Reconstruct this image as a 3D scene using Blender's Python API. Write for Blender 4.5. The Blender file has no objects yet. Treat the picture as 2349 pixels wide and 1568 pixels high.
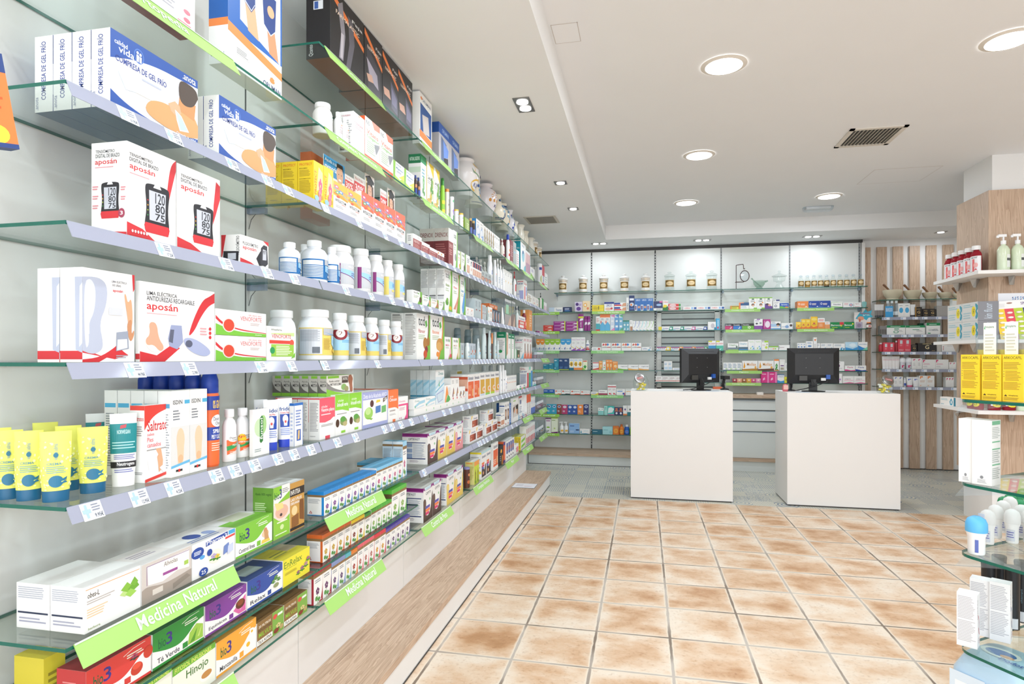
import bpy, math, random
from math import sin, cos, pi, sqrt, radians
C = bpy.context.scene.collection
sc = bpy.context.scene
# ------------------------------------------------------------------ camera
TH, FP, HC, VH, UC = 0.2124, 1400.0, 1.35, 820.0, 1174.5
cd = bpy.data.cameras.new('camera'); cam = bpy.data.objects.new('camera', cd); C.objects.link(cam)
cam.location = (0, 0, HC); cam.rotation_euler = (pi/2, 0, TH)
cd.sensor_width = 36; cd.lens = 36*FP/2349; cd.shift_y = (VH-784)/2349; cd.clip_start = .05; cd.clip_end = 60
sc.camera = cam
# ------------------------------------------------------------------ look
sc.view_settings.view_transform = 'Standard'; sc.view_settings.look = 'None'
sc.view_settings.exposure = 0.34; sc.view_settings.gamma = 1.0; sc.view_settings.use_curve_mapping = False
cy = sc.cycles
cy.max_bounces = 6; cy.diffuse_bounces = 4; cy.glossy_bounces = 3; cy.transmission_bounces = 4
cy.transparent_max_bounces = 40; cy.caustics_reflective = False; cy.caustics_refractive = False
cy.use_denoising = True; cy.sample_clamp_indirect = 4.0; cy.use_adaptive_sampling = True; cy.adaptive_threshold = 0.02
# ------------------------------------------------------------------ world: pale daylight sky outside the shop front
wd = bpy.data.worlds.new('daylight'); sc.world = wd; wd.use_nodes = True
wn = wd.node_tree.nodes['Background']; wn.inputs[0].default_value = (.93, .96, 1, 1); wn.inputs[1].default_value = 1.2
def area(name, loc, rot, sx, sy, power, col=(1, 1, 1), shape='RECTANGLE', spread=pi):
    l = bpy.data.lights.new(name, 'AREA'); l.shape = shape; l.size = sx; l.size_y = sy; l.energy = power; l.color = col; l.spread = spread
    o = bpy.data.objects.new(name, l); C.objects.link(o); o.location = loc; o.rotation_euler = rot; return o
SOF, CEI = 2.785, 2.955      # soffit and raised ceiling heights
area('shop_front_fill', (1.7, -2.9, 1.45), (pi/2+.16, 0, 0), 5.6, 2.5, 100, (.84, .92, 1))  # added soft fill, standing in for daylight from an unseen shop front
ROUND = [(.43, 3.52), (.43, 5.04), (.43, 6.56), (1.80, 3.54), (1.80, 6.59), (.43, 2.0), (.43, .5), (1.8, 2.0), (1.8, .5), (3.2, 3.54), (3.2, 2.0), (.43, -1.0), (1.8, -1.0)]
for x, y in ROUND:
    area('ceiling_lamp_light', (x, y, CEI-.012), (0, 0, 0), .19, .19, 8.2, (.82, .91, 1), 'DISK')
SPOT = [(-.664, 3.40, 'v2'), (-.666, 4.98, '1'), (-.663, 5.87, '1'), (-.543, 7.73, 'h2'), (.70, 7.77, 'h2'), (1.951, 7.81, 'h2'), (3.32, 7.85, '1'), (-.664, 1.9, 'v2'), (-.664, .5, 'v2')]
for x, y, k in SPOT:
    for s in ((-.045, .045) if k != '1' else (0,)):
        dx, dy = (s, 0) if k == 'h2' else (0, s)
        area('downlight_beam', (x+dx, y+dy, SOF-.012), (0, 0, 0), .05, .05, (1.5 if k == 'h2' else 2.6), (.85, .925, 1), 'DISK', 3.1)
# ------------------------------------------------------------------ pixel rays -> places on real planes
cT, sT = cos(TH), sin(TH)
def ry(u): return (u-UC)/FP
def GL(u, a):                      # y where the ray of column u meets the plane x = -a
    r = ry(u); return a*(cT+r*sT)/(sT-r*cT)
def ZD(x, y): return -x*sT+y*cT    # distance along the camera axis
def zat(v, x, y): return HC+(VH-v)/FP*ZD(x, y)
def GB(u, y):                      # x where the ray of column u meets the plane y
    r = ry(u); return y*(r*cT-sT)/(cT+r*sT)
def AL(u, y):                      # a of the plane x=-a met at given y
    r = ry(u); return y*(sT-r*cT)/(cT+r*sT)
def ground(u, v, z):
    Z = (HC-z)*FP/(v-VH); r = ry(u); return (Z*(r*cT-sT), Z*(r*sT+cT))
# ------------------------------------------------------------------ materials
def lin(h):
    if isinstance(h, tuple): return h
    h = h.lstrip('#')
    if len(h) == 3: h = ''.join(c*2 for c in h)
    o = []
    for i in (0, 2, 4):
        c = int(h[i:i+2], 16)/255; o.append(c/12.92 if c <= .04045 else ((c+.055)/1.055)**2.4)
    return tuple(o)
MATS = {}
def pm(col, rough=.42, metal=0, key=None):
    """printed or painted surface"""
    k = (col, rough, metal)
    if k in MATS: return MATS[k]
    m = bpy.data.materials.new('surface_'+str(col).strip('#')); m.use_nodes = True
    b = m.node_tree.nodes['Principled BSDF']; b.inputs['Base Color'].default_value = (*lin(col), 1)
    b.inputs['Roughness'].default_value = rough; b.inputs['Metallic'].default_value = metal
    MATS[k] = m; return m
def nm(name):
    m = bpy.data.materials.new(name); m.use_nodes = True; nt = m.node_tree
    return m, nt, nt.nodes['Principled BSDF']
def ramp(nt, pts, interp='LINEAR'):
    r = nt.nodes.new('ShaderNodeValToRGB'); r.color_ramp.interpolation = interp
    e = r.color_ramp.elements
    while len(e) < len(pts): e.new(.5)
    for i, (p, c) in enumerate(pts): e[i].position = p; e[i].color = (*lin(c), 1)
    return r
def math_(nt, op, a, b=None):
    n = nt.nodes.new('ShaderNodeMath'); n.operation = op
    for i, x in enumerate((a, b)):
        if x is None: continue
        if isinstance(x, (int, float)): n.inputs[i].default_value = x
        else: nt.links.new(x, n.inputs[i])
    return n.outputs[0]
def mixc(nt, f, a, b, mode='MIX'):
    n = nt.nodes.new('ShaderNodeMix'); n.data_type = 'RGBA'; n.blend_type = mode
    for i, x in ((0, f), (6, a), (7, b)):
        if isinstance(x, (int, float)): n.inputs[i].default_value = x
        elif isinstance(x, (str, tuple)): n.inputs[i].default_value = (*lin(x), 1)
        else: nt.links.new(x, n.inputs[i])
    return n.outputs[2]
def wall_paint(name, col, amp=.02):
    m, nt, b = nm(name); tc = nt.nodes.new('ShaderNodeTexCoord'); n = nt.nodes.new('ShaderNodeTexNoise')
    n.inputs['Scale'].default_value = 2.5; n.inputs['Detail'].default_value = 4; nt.links.new(tc.outputs['Object'], n.inputs['Vector'])
    c = lin(col); lo = tuple(x*(1-amp) for x in c); hi = tuple(min(1, x*(1+amp)) for x in c)
    nt.links.new(mixc(nt, n.outputs[0], lo, hi), b.inputs['Base Color']); b.inputs['Roughness'].default_value = .55
    n2 = nt.nodes.new('ShaderNodeTexNoise'); n2.inputs['Scale'].default_value = 260; nt.links.new(tc.outputs['Object'], n2.inputs['Vector'])
    bp = nt.nodes.new('ShaderNodeBump'); bp.inputs['Strength'].default_value = .04; nt.links.new(n2.outputs[0], bp.inputs['Height']); nt.links.new(bp.outputs[0], b.inputs['Normal'])
    return m
def wood(name, axis, dark='#b2947b', light='#dcc2a9'):
    m, nt, b = nm(name); tc = nt.nodes.new('ShaderNodeTexCoord'); mp = nt.nodes.new('ShaderNodeMapping')
    s = [9, 9, 9]; s[axis] = .9; mp.inputs['Scale'].default_value = s
    nt.links.new(tc.outputs['Object'], mp.inputs[0])
    n = nt.nodes.new('ShaderNodeTexNoise'); n.inputs['Scale'].default_value = 1.6; n.inputs['Detail'].default_value = 5; n.inputs['Distortion'].default_value = .8
    nt.links.new(mp.outputs[0], n.inputs['Vector'])
    w = math_(nt, 'FRACT', math_(nt, 'MULTIPLY', n.outputs[0], 9))
    mp2 = nt.nodes.new('ShaderNodeMapping'); s2 = [220, 220, 220]; s2[axis] = 5; mp2.inputs['Scale'].default_value = s2; nt.links.new(tc.outputs['Object'], mp2.inputs[0])
    n2 = nt.nodes.new('ShaderNodeTexNoise'); n2.inputs['Scale'].default_value = 1; n2.inputs['Detail'].default_value = 2; nt.links.new(mp2.outputs[0], n2.inputs['Vector'])
    r = ramp(nt, [(.0, light), (.55, tuple((a*2+b)/3 for a, b in zip(lin(light), lin(dark)))), (1, dark)])
    nt.links.new(w, r.inputs[0])
    c = mixc(nt, .55, mixc(nt, .5, light, dark), r.outputs[0])
    r2 = ramp(nt, [(.35, '#b8a494'), (.6, '#ffffff')]); nt.links.new(n2.outputs[0], r2.inputs[0])
    nt.links.new(mixc(nt, .4, c, r2.outputs[0], 'MULTIPLY'), b.inputs['Base Color']); b.inputs['Roughness'].default_value = .45
    bp = nt.nodes.new('ShaderNodeBump'); bp.inputs['Strength'].default_value = .08; nt.links.new(n2.outputs[0], bp.inputs['Height']); nt.links.new(bp.outputs[0], b.inputs['Normal'])
    return m
def clear(name, tint, gloss=.06, rough=.02, dens=0.0):
    """thin clear glass or plastic: transparency with a Fresnel reflection"""
    m, nt, b = nm(name); nt.nodes.remove(b); out = nt.nodes['Material Output']
    t = nt.nodes.new('ShaderNodeBsdfTransparent'); t.inputs[0].default_value = (*lin(tint), 1)
    g = nt.nodes.new('ShaderNodeBsdfGlossy'); g.inputs['Roughness'].default_value = rough
    f = nt.nodes.new('ShaderNodeLayerWeight'); f.inputs[0].default_value = .5
    fr = math_(nt, 'ADD', math_(nt, 'MULTIPLY', math_(nt, 'POWER', f.outputs['Facing'], 5), .9), .03)
    mx = nt.nodes.new('ShaderNodeMixShader'); nt.links.new(fr, mx.inputs[0])
    nt.links.new(t.outputs[0], mx.inputs[1]); nt.links.new(g.outputs[0], mx.inputs[2]); last = mx
    if dens:
        d = nt.nodes.new('ShaderNodeBsdfDiffuse'); d.inputs[0].default_value = (*lin(tint), 1)
        m2 = nt.nodes.new('ShaderNodeMixShader'); m2.inputs[0].default_value = dens
        nt.links.new(mx.outputs[0], m2.inputs[1]); nt.links.new(d.outputs[0], m2.inputs[2]); last = m2
    nt.links.new(last.outputs[0], out.inputs[0]); MATS[name] = m; return m
def glow(name, col, s):
    m, nt, b = nm(name); b.inputs['Base Color'].default_value = (*col, 1); b.inputs['Emission Color'].default_value = (*col, 1); b.inputs['Emission Strength'].default_value = s; return m
M_GLASS = clear('shelf_glass', '#f7fcfa'); M_EDGE = pm('#0f6353', .15)
M_CLR = clear('clear_plastic', '#eef3f6', dens=.10); M_JAR = clear('jar_glass', '#f8fbfa', dens=.02)
M_RAIL = clear('rail_plastic', '#b7bacb', rough=.1, dens=.75)
M_WALL = wall_paint('wall_panel_paint', '#dfe0dc'); M_WHITE = wall_paint('white_paint', '#eeedeb'); M_CEIL = wall_paint('ceiling_paint', '#f3f5f8')
M_LAM = wall_paint('white_laminate', '#ebe8e4', .008); M_KICK = wall_paint('pale_laminate', '#dfe2de', .01)
M_WOODY = wood('oak_laminate_along', 1); M_WOODX = wood('oak_laminate_across', 0); M_WOODZ = wood('oak_laminate_upright', 2)
M_STEEL = pm('#b9babb', .25, 1); M_LAMP = glow('lamp_diffuser', (1, .98, .95), 6)
BLK = '#17181a'
# ------------------------------------------------------------------ mesh building
class MB:
    def __init__(s): s.v = []; s.f = []; s.m = []; s.mats = []
    def mi(s, m):
        if not hasattr(m, 'node_tree'): m = pm(m)
        for i, x in enumerate(s.mats):
            if x == m: return i
        s.mats.append(m); return len(s.mats)-1
    def poly(s, pts, m): 
        i = len(s.v); s.v += [tuple(p) for p in pts]; s.f.append(tuple(range(i, i+len(pts)))); s.m.append(s.mi(m))
    def box(s, x0, y0, z0, x1, y1, z1, m, faces=None):
        if x0 > x1: x0, x1 = x1, x0
        if y0 > y1: y0, y1 = y1, y0
        if z0 > z1: z0, z1 = z1, z0
        i = len(s.v); s.v += [(x0,y0,z0),(x1,y0,z0),(x1,y1,z0),(x0,y1,z0),(x0,y0,z1),(x1,y0,z1),(x1,y1,z1),(x0,y1,z1)]
        F = dict(B=(0,3,2,1), T=(4,5,6,7), F=(0,1,5,4), R=(1,2,6,5), K=(2,3,7,6), L=(3,0,4,7))
        for k, q in F.items():
            mm = m if not isinstance(m, dict) else m.get(k, m['*'])
            s.f.append(tuple(i+j for j in q)); s.m.append(s.mi(mm))
    def tube(s, p, q, r, m, n=10, r2=None, caps=True):
        p = [float(t) for t in p]; q = [float(t) for t in q]; r2 = r if r2 is None else r2
        d = [b-a for a, b in zip(p, q)]; L = sqrt(sum(t*t for t in d)) or 1; d = [t/L for t in d]
        a = (0, 0, 1) if abs(d[2]) < .9 else (1, 0, 0)
        e = (d[1]*a[2]-d[2]*a[1], d[2]*a[0]-d[0]*a[2], d[0]*a[1]-d[1]*a[0]); l = sqrt(sum(t*t for t in e)); e = [t/l for t in e]
        g = (d[1]*e[2]-d[2]*e[1], d[2]*e[0]-d[0]*e[2], d[0]*e[1]-d[1]*e[0]); i = len(s.v); mm = s.mi(m)
        for c, rr in ((p, r), (q, r2)):
            for k in range(n):
                t = 2*pi*k/n; s.v.append(tuple(c[j]+rr*(e[j]*cos(t)+g[j]*sin(t)) for j in range(3)))
        for k in range(n):
            k2 = (k+1) % n; s.f.append((i+k, i+k2, i+n+k2, i+n+k)); s.m.append(mm)
        if caps:
            s.f.append(tuple(i+n-1-k for k in range(n))); s.m.append(mm); s.f.append(tuple(i+n+k for k in range(n))); s.m.append(mm)
    def path(s, pts, r, m, n=8):
        for a, b in zip(pts, pts[1:]): s.tube(a, b, r, m, n)
    def loft(s, secs, m, n=20, ex=2.0, cap0=True, cap1=True, dx=0, dy=0):
        """secs: (z, width, depth) ; m one material or list per band"""
        i = len(s.v); k = len(secs)
        for z, w, d in secs:
            for j in range(n):
                t = 2*pi*j/n; cx, cyy = cos(t), sin(t)
                x = math.copysign(abs(cx)**(2/ex), cx)*w/2; y = math.copysign(abs(cyy)**(2/ex), cyy)*d/2
                s.v.append((x+dx, y+dy, z))
        for b in range(k-1):
            mm = s.mi(m[b] if isinstance(m, list) else m)
            for j in range(n):
                j2 = (j+1) % n; s.f.append((i+b*n+j, i+b*n+j2, i+(b+1)*n+j2, i+(b+1)*n+j)); s.m.append(mm)
        m0 = m[0] if isinstance(m, list) else m; m1 = m[-1] if isinstance(m, list) else m
        if cap0: s.f.append(tuple(i+n-1-j for j in range(n))); s.m.append(s.mi(m0))
        if cap1: s.f.append(tuple(i+(k-1)*n+j for j in range(n))); s.m.append(s.mi(m1))
    def mesh(s, name, smooth=False):
        me = bpy.data.meshes.new(name); me.from_pydata(s.v, [], s.f)
        for m in s.mats: me.materials.append(m)
        me.polygons.foreach_set('material_index', s.m)
        if smooth:
            me.shade_smooth(); me.set_sharp_from_angle(angle=radians(38))
        me.update(); return me
    def obj(s, name, parent=None, loc=(0,0,0), rz=0, smooth=False):
        return link(name, s.mesh(name, smooth), parent, loc, rz)
def link(name, me, parent=None, loc=(0,0,0), rz=0):
    o = bpy.data.objects.new(name, me); C.objects.link(o); o.location = loc; o.rotation_euler = (0, 0, rz)
    if parent: o.parent = parent
    return o
def tag(o, label, cat, group=None, kind=None):
    if kind: o['kind'] = kind
    if label: o['label'] = label; o['category'] = cat
    if group: o['group'] = group
    return o
def empty(name, loc=(0,0,0), rz=0): return link(name, None, None, loc, rz)
def struct(o): o['kind'] = 'structure'; return o
# ------------------------------------------------------------------ text
TXT = {}
def text_geo(s):
    if s in TXT: return TXT[s]
    cu = bpy.data.curves.new('t', 'FONT'); cu.body = s; cu.resolution_u = 2; cu.offset = .012; cu.fill_mode = 'FRONT'
    ob = bpy.data.objects.new('t', cu); me = bpy.data.meshes.new_from_object(ob)
    V = [(v.co.x, v.co.y) for v in me.vertices]; F = [tuple(p.vertices) for p in me.polygons if p.area > 1e-8]
    bpy.data.objects.remove(ob); bpy.data.curves.remove(cu); bpy.data.meshes.remove(me)
    if V:
        x0 = min(v[0] for v in V); x1 = max(v[0] for v in V); y0 = min(v[1] for v in V); y1 = max(v[1] for v in V)
        V = [((x-x0)/max(1e-6, x1-x0), (y-y0)/max(1e-6, y1-y0)) for x, y in V]
    TXT[s] = (V, F); return TXT[s]
# art primitives in face coordinates 0..1
def R(x0, y0, x1, y1, c): return ('r', x0, y0, x1, y1, c)
def E(x, y, rx, ry_, c): return ('e', x, y, rx, ry_, c)
def P(c, *p): return ('p', [(p[i], p[i+1]) for i in range(0, len(p), 2)], c)
def T(x0, y0, x1, y1, s, c): return ('t', x0, y0, x1, y1, s, c)
def V(x0, y0, x1, y1, s, c): return ('v', x0, y0, x1, y1, s, c)
def L(x0, y0, x1, y1, n, c): return ('l', x0, y0, x1, y1, n, c)
def SW(c, h=.3, k=.12): return P(c, 0, 0, 1, 0, 1, h, .75, h*.62, .5, k*1.1, .25, k*.8, 0, k)
def SWL(c, h=.3, k=.1): return P(c, 0, 0, 1, 0, 1, k, .6, k*1.2, .3, h*.6, 0, h)
def FL(x, y, r, c, c2='#3f8a2e', asp=1.0):      # flower / herb sprig
    o = [P(c2, x-.02, y-r*2.4, x+.02, y-r*2.4, x+.015, y, x-.015, y), E(x-r*.9, y-r*1.3, r*.8, r*.45, c2), E(x+r*.9, y-r*1.6, r*.8, r*.4, c2)]
    for k in range(5): o.append(E(x+r*.75*cos(k*1.257+.3), y+r*.75*asp*sin(k*1.257+.3), r*.5, r*.5*asp, c))
    return o
def clipx(pts, a, b):
    for s, lim in ((1, a), (-1, b)):
        o = []
        for i, p in enumerate(pts):
            q = pts[i-1]; ip, iq = s*(p[0]-lim) >= -1e-9, s*(q[0]-lim) >= -1e-9
            if ip != iq: t = (lim-q[0])/(p[0]-q[0]); o.append((lim, q[1]+t*(p[1]-q[1])))
            if ip: o.append(p)
        pts = o
        if len(pts) < 3: return []
    return pts
def rounded(pts):
    n = len(pts)
    if n < 7: return pts
    for _ in range(2):
        o = []
        for i, p in enumerate(pts):
            a, b = pts[i-1], pts[(i+1) % len(pts)]
            if p[0] <= .001 or p[0] >= .999 or p[1] <= .001 or p[1] >= .999: o.append(p)
            else: o += [(p[0]*.75+a[0]*.25, p[1]*.75+a[1]*.25), (p[0]*.75+b[0]*.25, p[1]*.75+b[1]*.25)]
        pts = o
    return pts
def stamp(mb, art, f, off0=.00018, st=.00006, cols=1):
    """draw art through f(x, y, offset) -> xyz"""
    n = 0
    flat = []
    for a in art: flat += a if isinstance(a, list) else [a]
    if cols > 1:
        nf = []
        for a in flat:
            if a[0] == 'l': nf += [R(a[1], a[2]+(a[4]-a[2])*(i+.3)/a[5], a[3]-(.1*(a[3]-a[1]) if i % 2 else 0), a[2]+(a[4]-a[2])*(i+.7)/a[5], a[6]) for i in range(a[5])]
            else: nf.append(a)
        flat = nf
    for a in flat:
        off = off0+n*st; n += 1; k = a[0]
        if cols > 1 and k in 'rep':
            if k == 'r': pts = [(a[1], a[2]), (a[3], a[2]), (a[3], a[4]), (a[1], a[4])]
            elif k == 'e': pts = [(a[1]+a[3]*cos(t*pi/10), a[2]+a[4]*sin(t*pi/10)) for t in range(20)]
            else: pts = rounded(a[1])
            for i in range(cols):
                c = clipx(pts, i/cols, (i+1)/cols)
                if len(c) > 2: mb.poly([f(x, y, off) for x, y in c], a[-1])
            continue
        if k == 'r':
            _, x0, y0, x1, y1, c = a
            for i in range(cols):
                xa = x0+(x1-x0)*i/cols; xb = x0+(x1-x0)*(i+1)/cols
                mb.poly([f(xa, y0, off), f(xb, y0, off), f(xb, y1, off), f(xa, y1, off)], c)
        elif k == 'e':
            _, x, y, rx, ry_, c = a
            mb.poly([f(x+rx*cos(t*pi/8), y+ry_*sin(t*pi/8), off) for t in range(16)], c)
        elif k == 'p':
            mb.poly([f(x, y, off) for x, y in rounded(a[1])], a[2])
        elif k == 'l':
            _, x0, y0, x1, y1, m, c = a; rr = random.Random(m*7+int(x0*100))
            for i in range(m):
                yy = y0+(y1-y0)*(i+.5)/m; hh = (y1-y0)/m*.24; xe = x0+(x1-x0)*rr.uniform(.72, 1)
                mb.poly([f(x0, yy-hh, off), f(xe, yy-hh, off), f(xe, yy+hh, off), f(x0, yy+hh, off)], c)
        elif k in 'tv':
            _, x0, y0, x1, y1, s, c = a; VV, FF = text_geo(s); i = len(mb.v); mm = mb.mi(c)
            for tx, ty in VV:
                if k == 't': mb.v.append(f(x0+tx*(x1-x0), y0+ty*(y1-y0), off))
                else: mb.v.append(f(x1-ty*(x1-x0), y0+tx*(y1-y0), off))
            for q in FF: mb.f.append(tuple(i+j for j in q)); mb.m.append(mm)
def box_faces(w, h, d):
    return dict(F=lambda x, y, o: ((x-.5)*w, -d/2-o, y*h), L=lambda x, y, o: (-w/2-o, d/2-x*d, y*h),
                R=lambda x, y, o: (w/2+o, -d/2+x*d, y*h), T=lambda x, y, o: ((x-.5)*w, (y-.5)*d, h+o),
                B=lambda x, y, o: ((x-.5)*w, (.5-y)*d, -o*.5), K=lambda x, y, o: ((.5-x)*w, d/2+o, y*h))
def carton(name, w, h, d, col, A):
    mb = MB(); c = A.get('cols', {}); m = {'*': col}; m.update(c); mb.box(-w/2, -d/2, 0, w/2, d/2, h, m)
    fs = box_faces(w, h, d)
    for k in 'FLRTK':
        if A.get(k): stamp(mb, A[k], fs[k])
    return mb.mesh(name)
ORD = ['', 'first', 'second', 'third', 'fourth', 'fifth', 'sixth', 'seventh', 'eighth', 'ninth', 'tenth', 'eleventh', 'twelfth', 'thirteenth', 'fourteenth', 'fifteenth', 'sixteenth', 'seventeenth', 'eighteenth', 'nineteenth', 'twentieth']
NUM = ['zero', 'one', 'two', 'three', 'four', 'five', 'six', 'seven', 'eight', 'nine', 'ten', 'eleven', 'twelve', 'thirteen', 'fourteen', 'fifteen', 'sixteen']
LABELS = {}
def finish(o, look, i, n, j, nd, where, direc, cat, grp):
    s = look
    if n > 1: s += f", {ORD[i+1]} of {NUM[n]} {direc}" if n < 17 else f", {ORD[i+1]} {direc}"
    if nd > 1: s += ', front' if j == 0 else (f', {ORD[j]} behind front')
    s += ', '+where; LABELS[s] = LABELS.get(s, 0)+1
    if len(s.split()) > 16 or LABELS[s] > 1: print('LABEL', len(s.split()), LABELS[s], s)
    tag(o, s, cat, grp if (n*nd > 1) else None)
# ================================================================== ROOM
WX, BY = -1.45, 8.14              # long side wall and rear wall planes
def floor_mats():
    m, nt, b = nm('terracotta_tiles'); tc = nt.nodes.new('ShaderNodeTexCoord'); sp = nt.nodes.new('ShaderNodeSeparateXYZ'); nt.links.new(tc.outputs['Object'], sp.inputs[0])
    gx = math_(nt, 'DIVIDE', math_(nt, 'ADD', sp.outputs[0], .931+3.517), .3517); gy = math_(nt, 'DIVIDE', math_(nt, 'ADD', sp.outputs[1], -5.947+.364*40), .364)
    fx, fy = math_(nt, 'FRACT', gx), math_(nt, 'FRACT', gy)
    wob = nt.nodes.new('ShaderNodeTexNoise'); wob.inputs['Scale'].default_value = 14; nt.links.new(tc.outputs['Object'], wob.inputs['Vector'])
    ex = math_(nt, 'MINIMUM', fx, math_(nt, 'SUBTRACT', 1, fx)); ey = math_(nt, 'MINIMUM', fy, math_(nt, 'SUBTRACT', 1, fy))
    ed = math_(nt, 'ADD', math_(nt, 'MINIMUM', ex, ey), math_(nt, 'MULTIPLY', math_(nt, 'SUBTRACT', wob.outputs[0], .5), .022))
    cb = nt.nodes.new('ShaderNodeCombineXYZ'); nt.links.new(math_(nt, 'FLOOR', gx), cb.inputs[0]); nt.links.new(math_(nt, 'FLOOR', gy), cb.inputs[1])
    wn_ = nt.nodes.new('ShaderNodeTexWhiteNoise'); nt.links.new(cb.outputs[0], wn_.inputs['Vector'])
    av = nt.nodes.new('ShaderNodeVectorMath'); av.operation = 'MULTIPLY_ADD'; nt.links.new(wn_.outputs['Color'], av.inputs[0]); av.inputs[1].default_value = (9, 9, 9); nt.links.new(tc.outputs['Object'], av.inputs[2])
    mp = nt.nodes.new('ShaderNodeMapping'); mp.inputs['Scale'].default_value = (2.2, 3.2, 1); nt.links.new(av.outputs[0], mp.inputs[0])
    n1 = nt.nodes.new('ShaderNodeTexNoise'); n1.inputs['Scale'].default_value = 1.45; n1.inputs['Detail'].default_value = 6; n1.inputs['Roughness'].default_value = .62; nt.links.new(mp.outputs[0], n1.inputs['Vector'])
    # paler towards each tile's rim, stained in the middle
    v = math_(nt, 'ADD', n1.outputs[0], math_(nt, 'MULTIPLY', math_(nt, 'SUBTRACT', math_(nt, 'MINIMUM', math_(nt, 'MULTIPLY', ed, 5), 1), .5), .13))
    v = math_(nt, 'ADD', v, math_(nt, 'MULTIPLY', math_(nt, 'SUBTRACT', wn_.outputs[0], .5), .1))
    r = ramp(nt, [(.36, '#e2d3c0'), (.48, '#dcc4aa'), (.59, '#d0ad8b'), (.70, '#bc9068'), (.84, '#a5774c')]); nt.links.new(v, r.inputs[0])
    n3 = nt.nodes.new('ShaderNodeTexNoise'); n3.inputs['Scale'].default_value = 60; n3.inputs['Detail'].default_value = 4; nt.links.new(av.outputs[0], n3.inputs['Vector'])
    r3 = ramp(nt, [(.25, '#c9b29a'), (.45, '#ffffff')]); nt.links.new(n3.outputs[0], r3.inputs[0])
    c = mixc(nt, .45, r.outputs[0], r3.outputs[0], 'MULTIPLY')
    gn = nt.nodes.new('ShaderNodeTexNoise'); gn.inputs['Scale'].default_value = 1.6; nt.links.new(tc.outputs['Object'], gn.inputs['Vector'])
    gr = ramp(nt, [(.44, '#b9aea2'), (.56, '#7d6c5c')]); nt.links.new(gn.outputs[0], gr.inputs[0])
    pale = ramp(nt, [(.018, '#000000'), (.045, '#ffffff')]); nt.links.new(ed, pale.inputs[0])
    c2 = mixc(nt, pale.outputs[0], '#e2d4c0', c)
    gm = ramp(nt, [(.013, '#000000'), (.021, '#ffffff')]); nt.links.new(ed, gm.inputs[0])
    nt.links.new(mixc(nt, gm.outputs[0], gr.outputs[0], c2), b.inputs['Base Color'])
    b.inputs['Roughness'].default_value = .5
    bp = nt.nodes.new('ShaderNodeBump'); bp.inputs['Strength'].default_value = .25; bp.inputs['Distance'].default_value = .004
    nt.links.new(math_(nt, 'ADD', gm.outputs[0], math_(nt, 'MULTIPLY', n3.outputs[0], .35)), bp.inputs['Height']); nt.links.new(bp.outputs[0], b.inputs['Normal'])
    t1 = m
    # blue and cream patterned cement tiles
    m, nt, b = nm('patterned_cement_tiles'); tc = nt.nodes.new('ShaderNodeTexCoord'); S = .197
    dv = nt.nodes.new('ShaderNodeVectorMath'); dv.operation = 'SCALE'; dv.inputs['Scale'].default_value = 1/S; fz = nt.nodes.new('ShaderNodeVectorMath'); fz.operation = 'MULTIPLY_ADD'; fz.inputs[1].default_value = (1, 1, 0); fz.inputs[2].default_value = (0, 0, .1); nt.links.new(tc.outputs['Object'], fz.inputs[0]); nt.links.new(fz.outputs[0], dv.inputs[0])
    fl = nt.nodes.new('ShaderNodeVectorMath'); fl.operation = 'FLOOR'; nt.links.new(dv.outputs[0], fl.inputs[0])
    fr = nt.nodes.new('ShaderNodeVectorMath'); fr.operation = 'FRACTION'; nt.links.new(dv.outputs[0], fr.inputs[0])
    wn_ = nt.nodes.new('ShaderNodeTexWhiteNoise'); nt.links.new(fl.outputs[0], wn_.inputs['Vector'])
    sx = nt.nodes.new('ShaderNodeSeparateXYZ'); nt.links.new(fr.outputs[0], sx.inputs[0])
    X = math_(nt, 'ABSOLUTE', math_(nt, 'SUBTRACT', sx.outputs[0], .5)); Y = math_(nt, 'ABSOLUTE', math_(nt, 'SUBTRACT', sx.outputs[1], .5))
    rad = math_(nt, 'SQRT', math_(nt, 'ADD', math_(nt, 'MULTIPLY', X, X), math_(nt, 'MULTIPLY', Y, Y)))
    rings = math_(nt, 'SINE', math_(nt, 'MULTIPLY', rad, 38))
    latt = math_(nt, 'MULTIPLY', math_(nt, 'SINE', math_(nt, 'MULTIPLY', math_(nt, 'ADD', X, Y), 30)), math_(nt, 'SINE', math_(nt, 'MULTIPLY', math_(nt, 'SUBTRACT', X, Y), 30)))
    dots = math_(nt, 'SUBTRACT', math_(nt, 'MULTIPLY', math_(nt, 'COSINE', math_(nt, 'MULTIPLY', X, 38)), math_(nt, 'COSINE', math_(nt, 'MULTIPLY', Y, 38))), .3)
    cbx = nt.nodes.new('ShaderNodeCombineXYZ'); nt.links.new(X, cbx.inputs[0]); nt.links.new(Y, cbx.inputs[1]); nt.links.new(wn_.outputs[0], cbx.inputs[2])
    ns = nt.nodes.new('ShaderNodeTexNoise'); ns.inputs['Scale'].default_value = 7; ns.inputs['Detail'].default_value = 2; nt.links.new(cbx.outputs[0], ns.inputs['Vector'])
    flo = math_(nt, 'SUBTRACT', math_(nt, 'FRACT', math_(nt, 'MULTIPLY', ns.outputs[0], 6)), .5)
    def sel(lo, a, b_): return mixc(nt, math_(nt, 'GREATER_THAN', wn_.outputs[0], lo), a, b_)
    pat = sel(.4, latt, sel(.6, dots, sel(.78, rings, flo)))
    k = math_(nt, 'GREATER_THAN', pat, .12)
    cr = ramp(nt, [(0, '#d3cfbd'), (1, '#e3dbc6')]); nt.links.new(wn_.outputs['Color'], cr.inputs[0])
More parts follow.
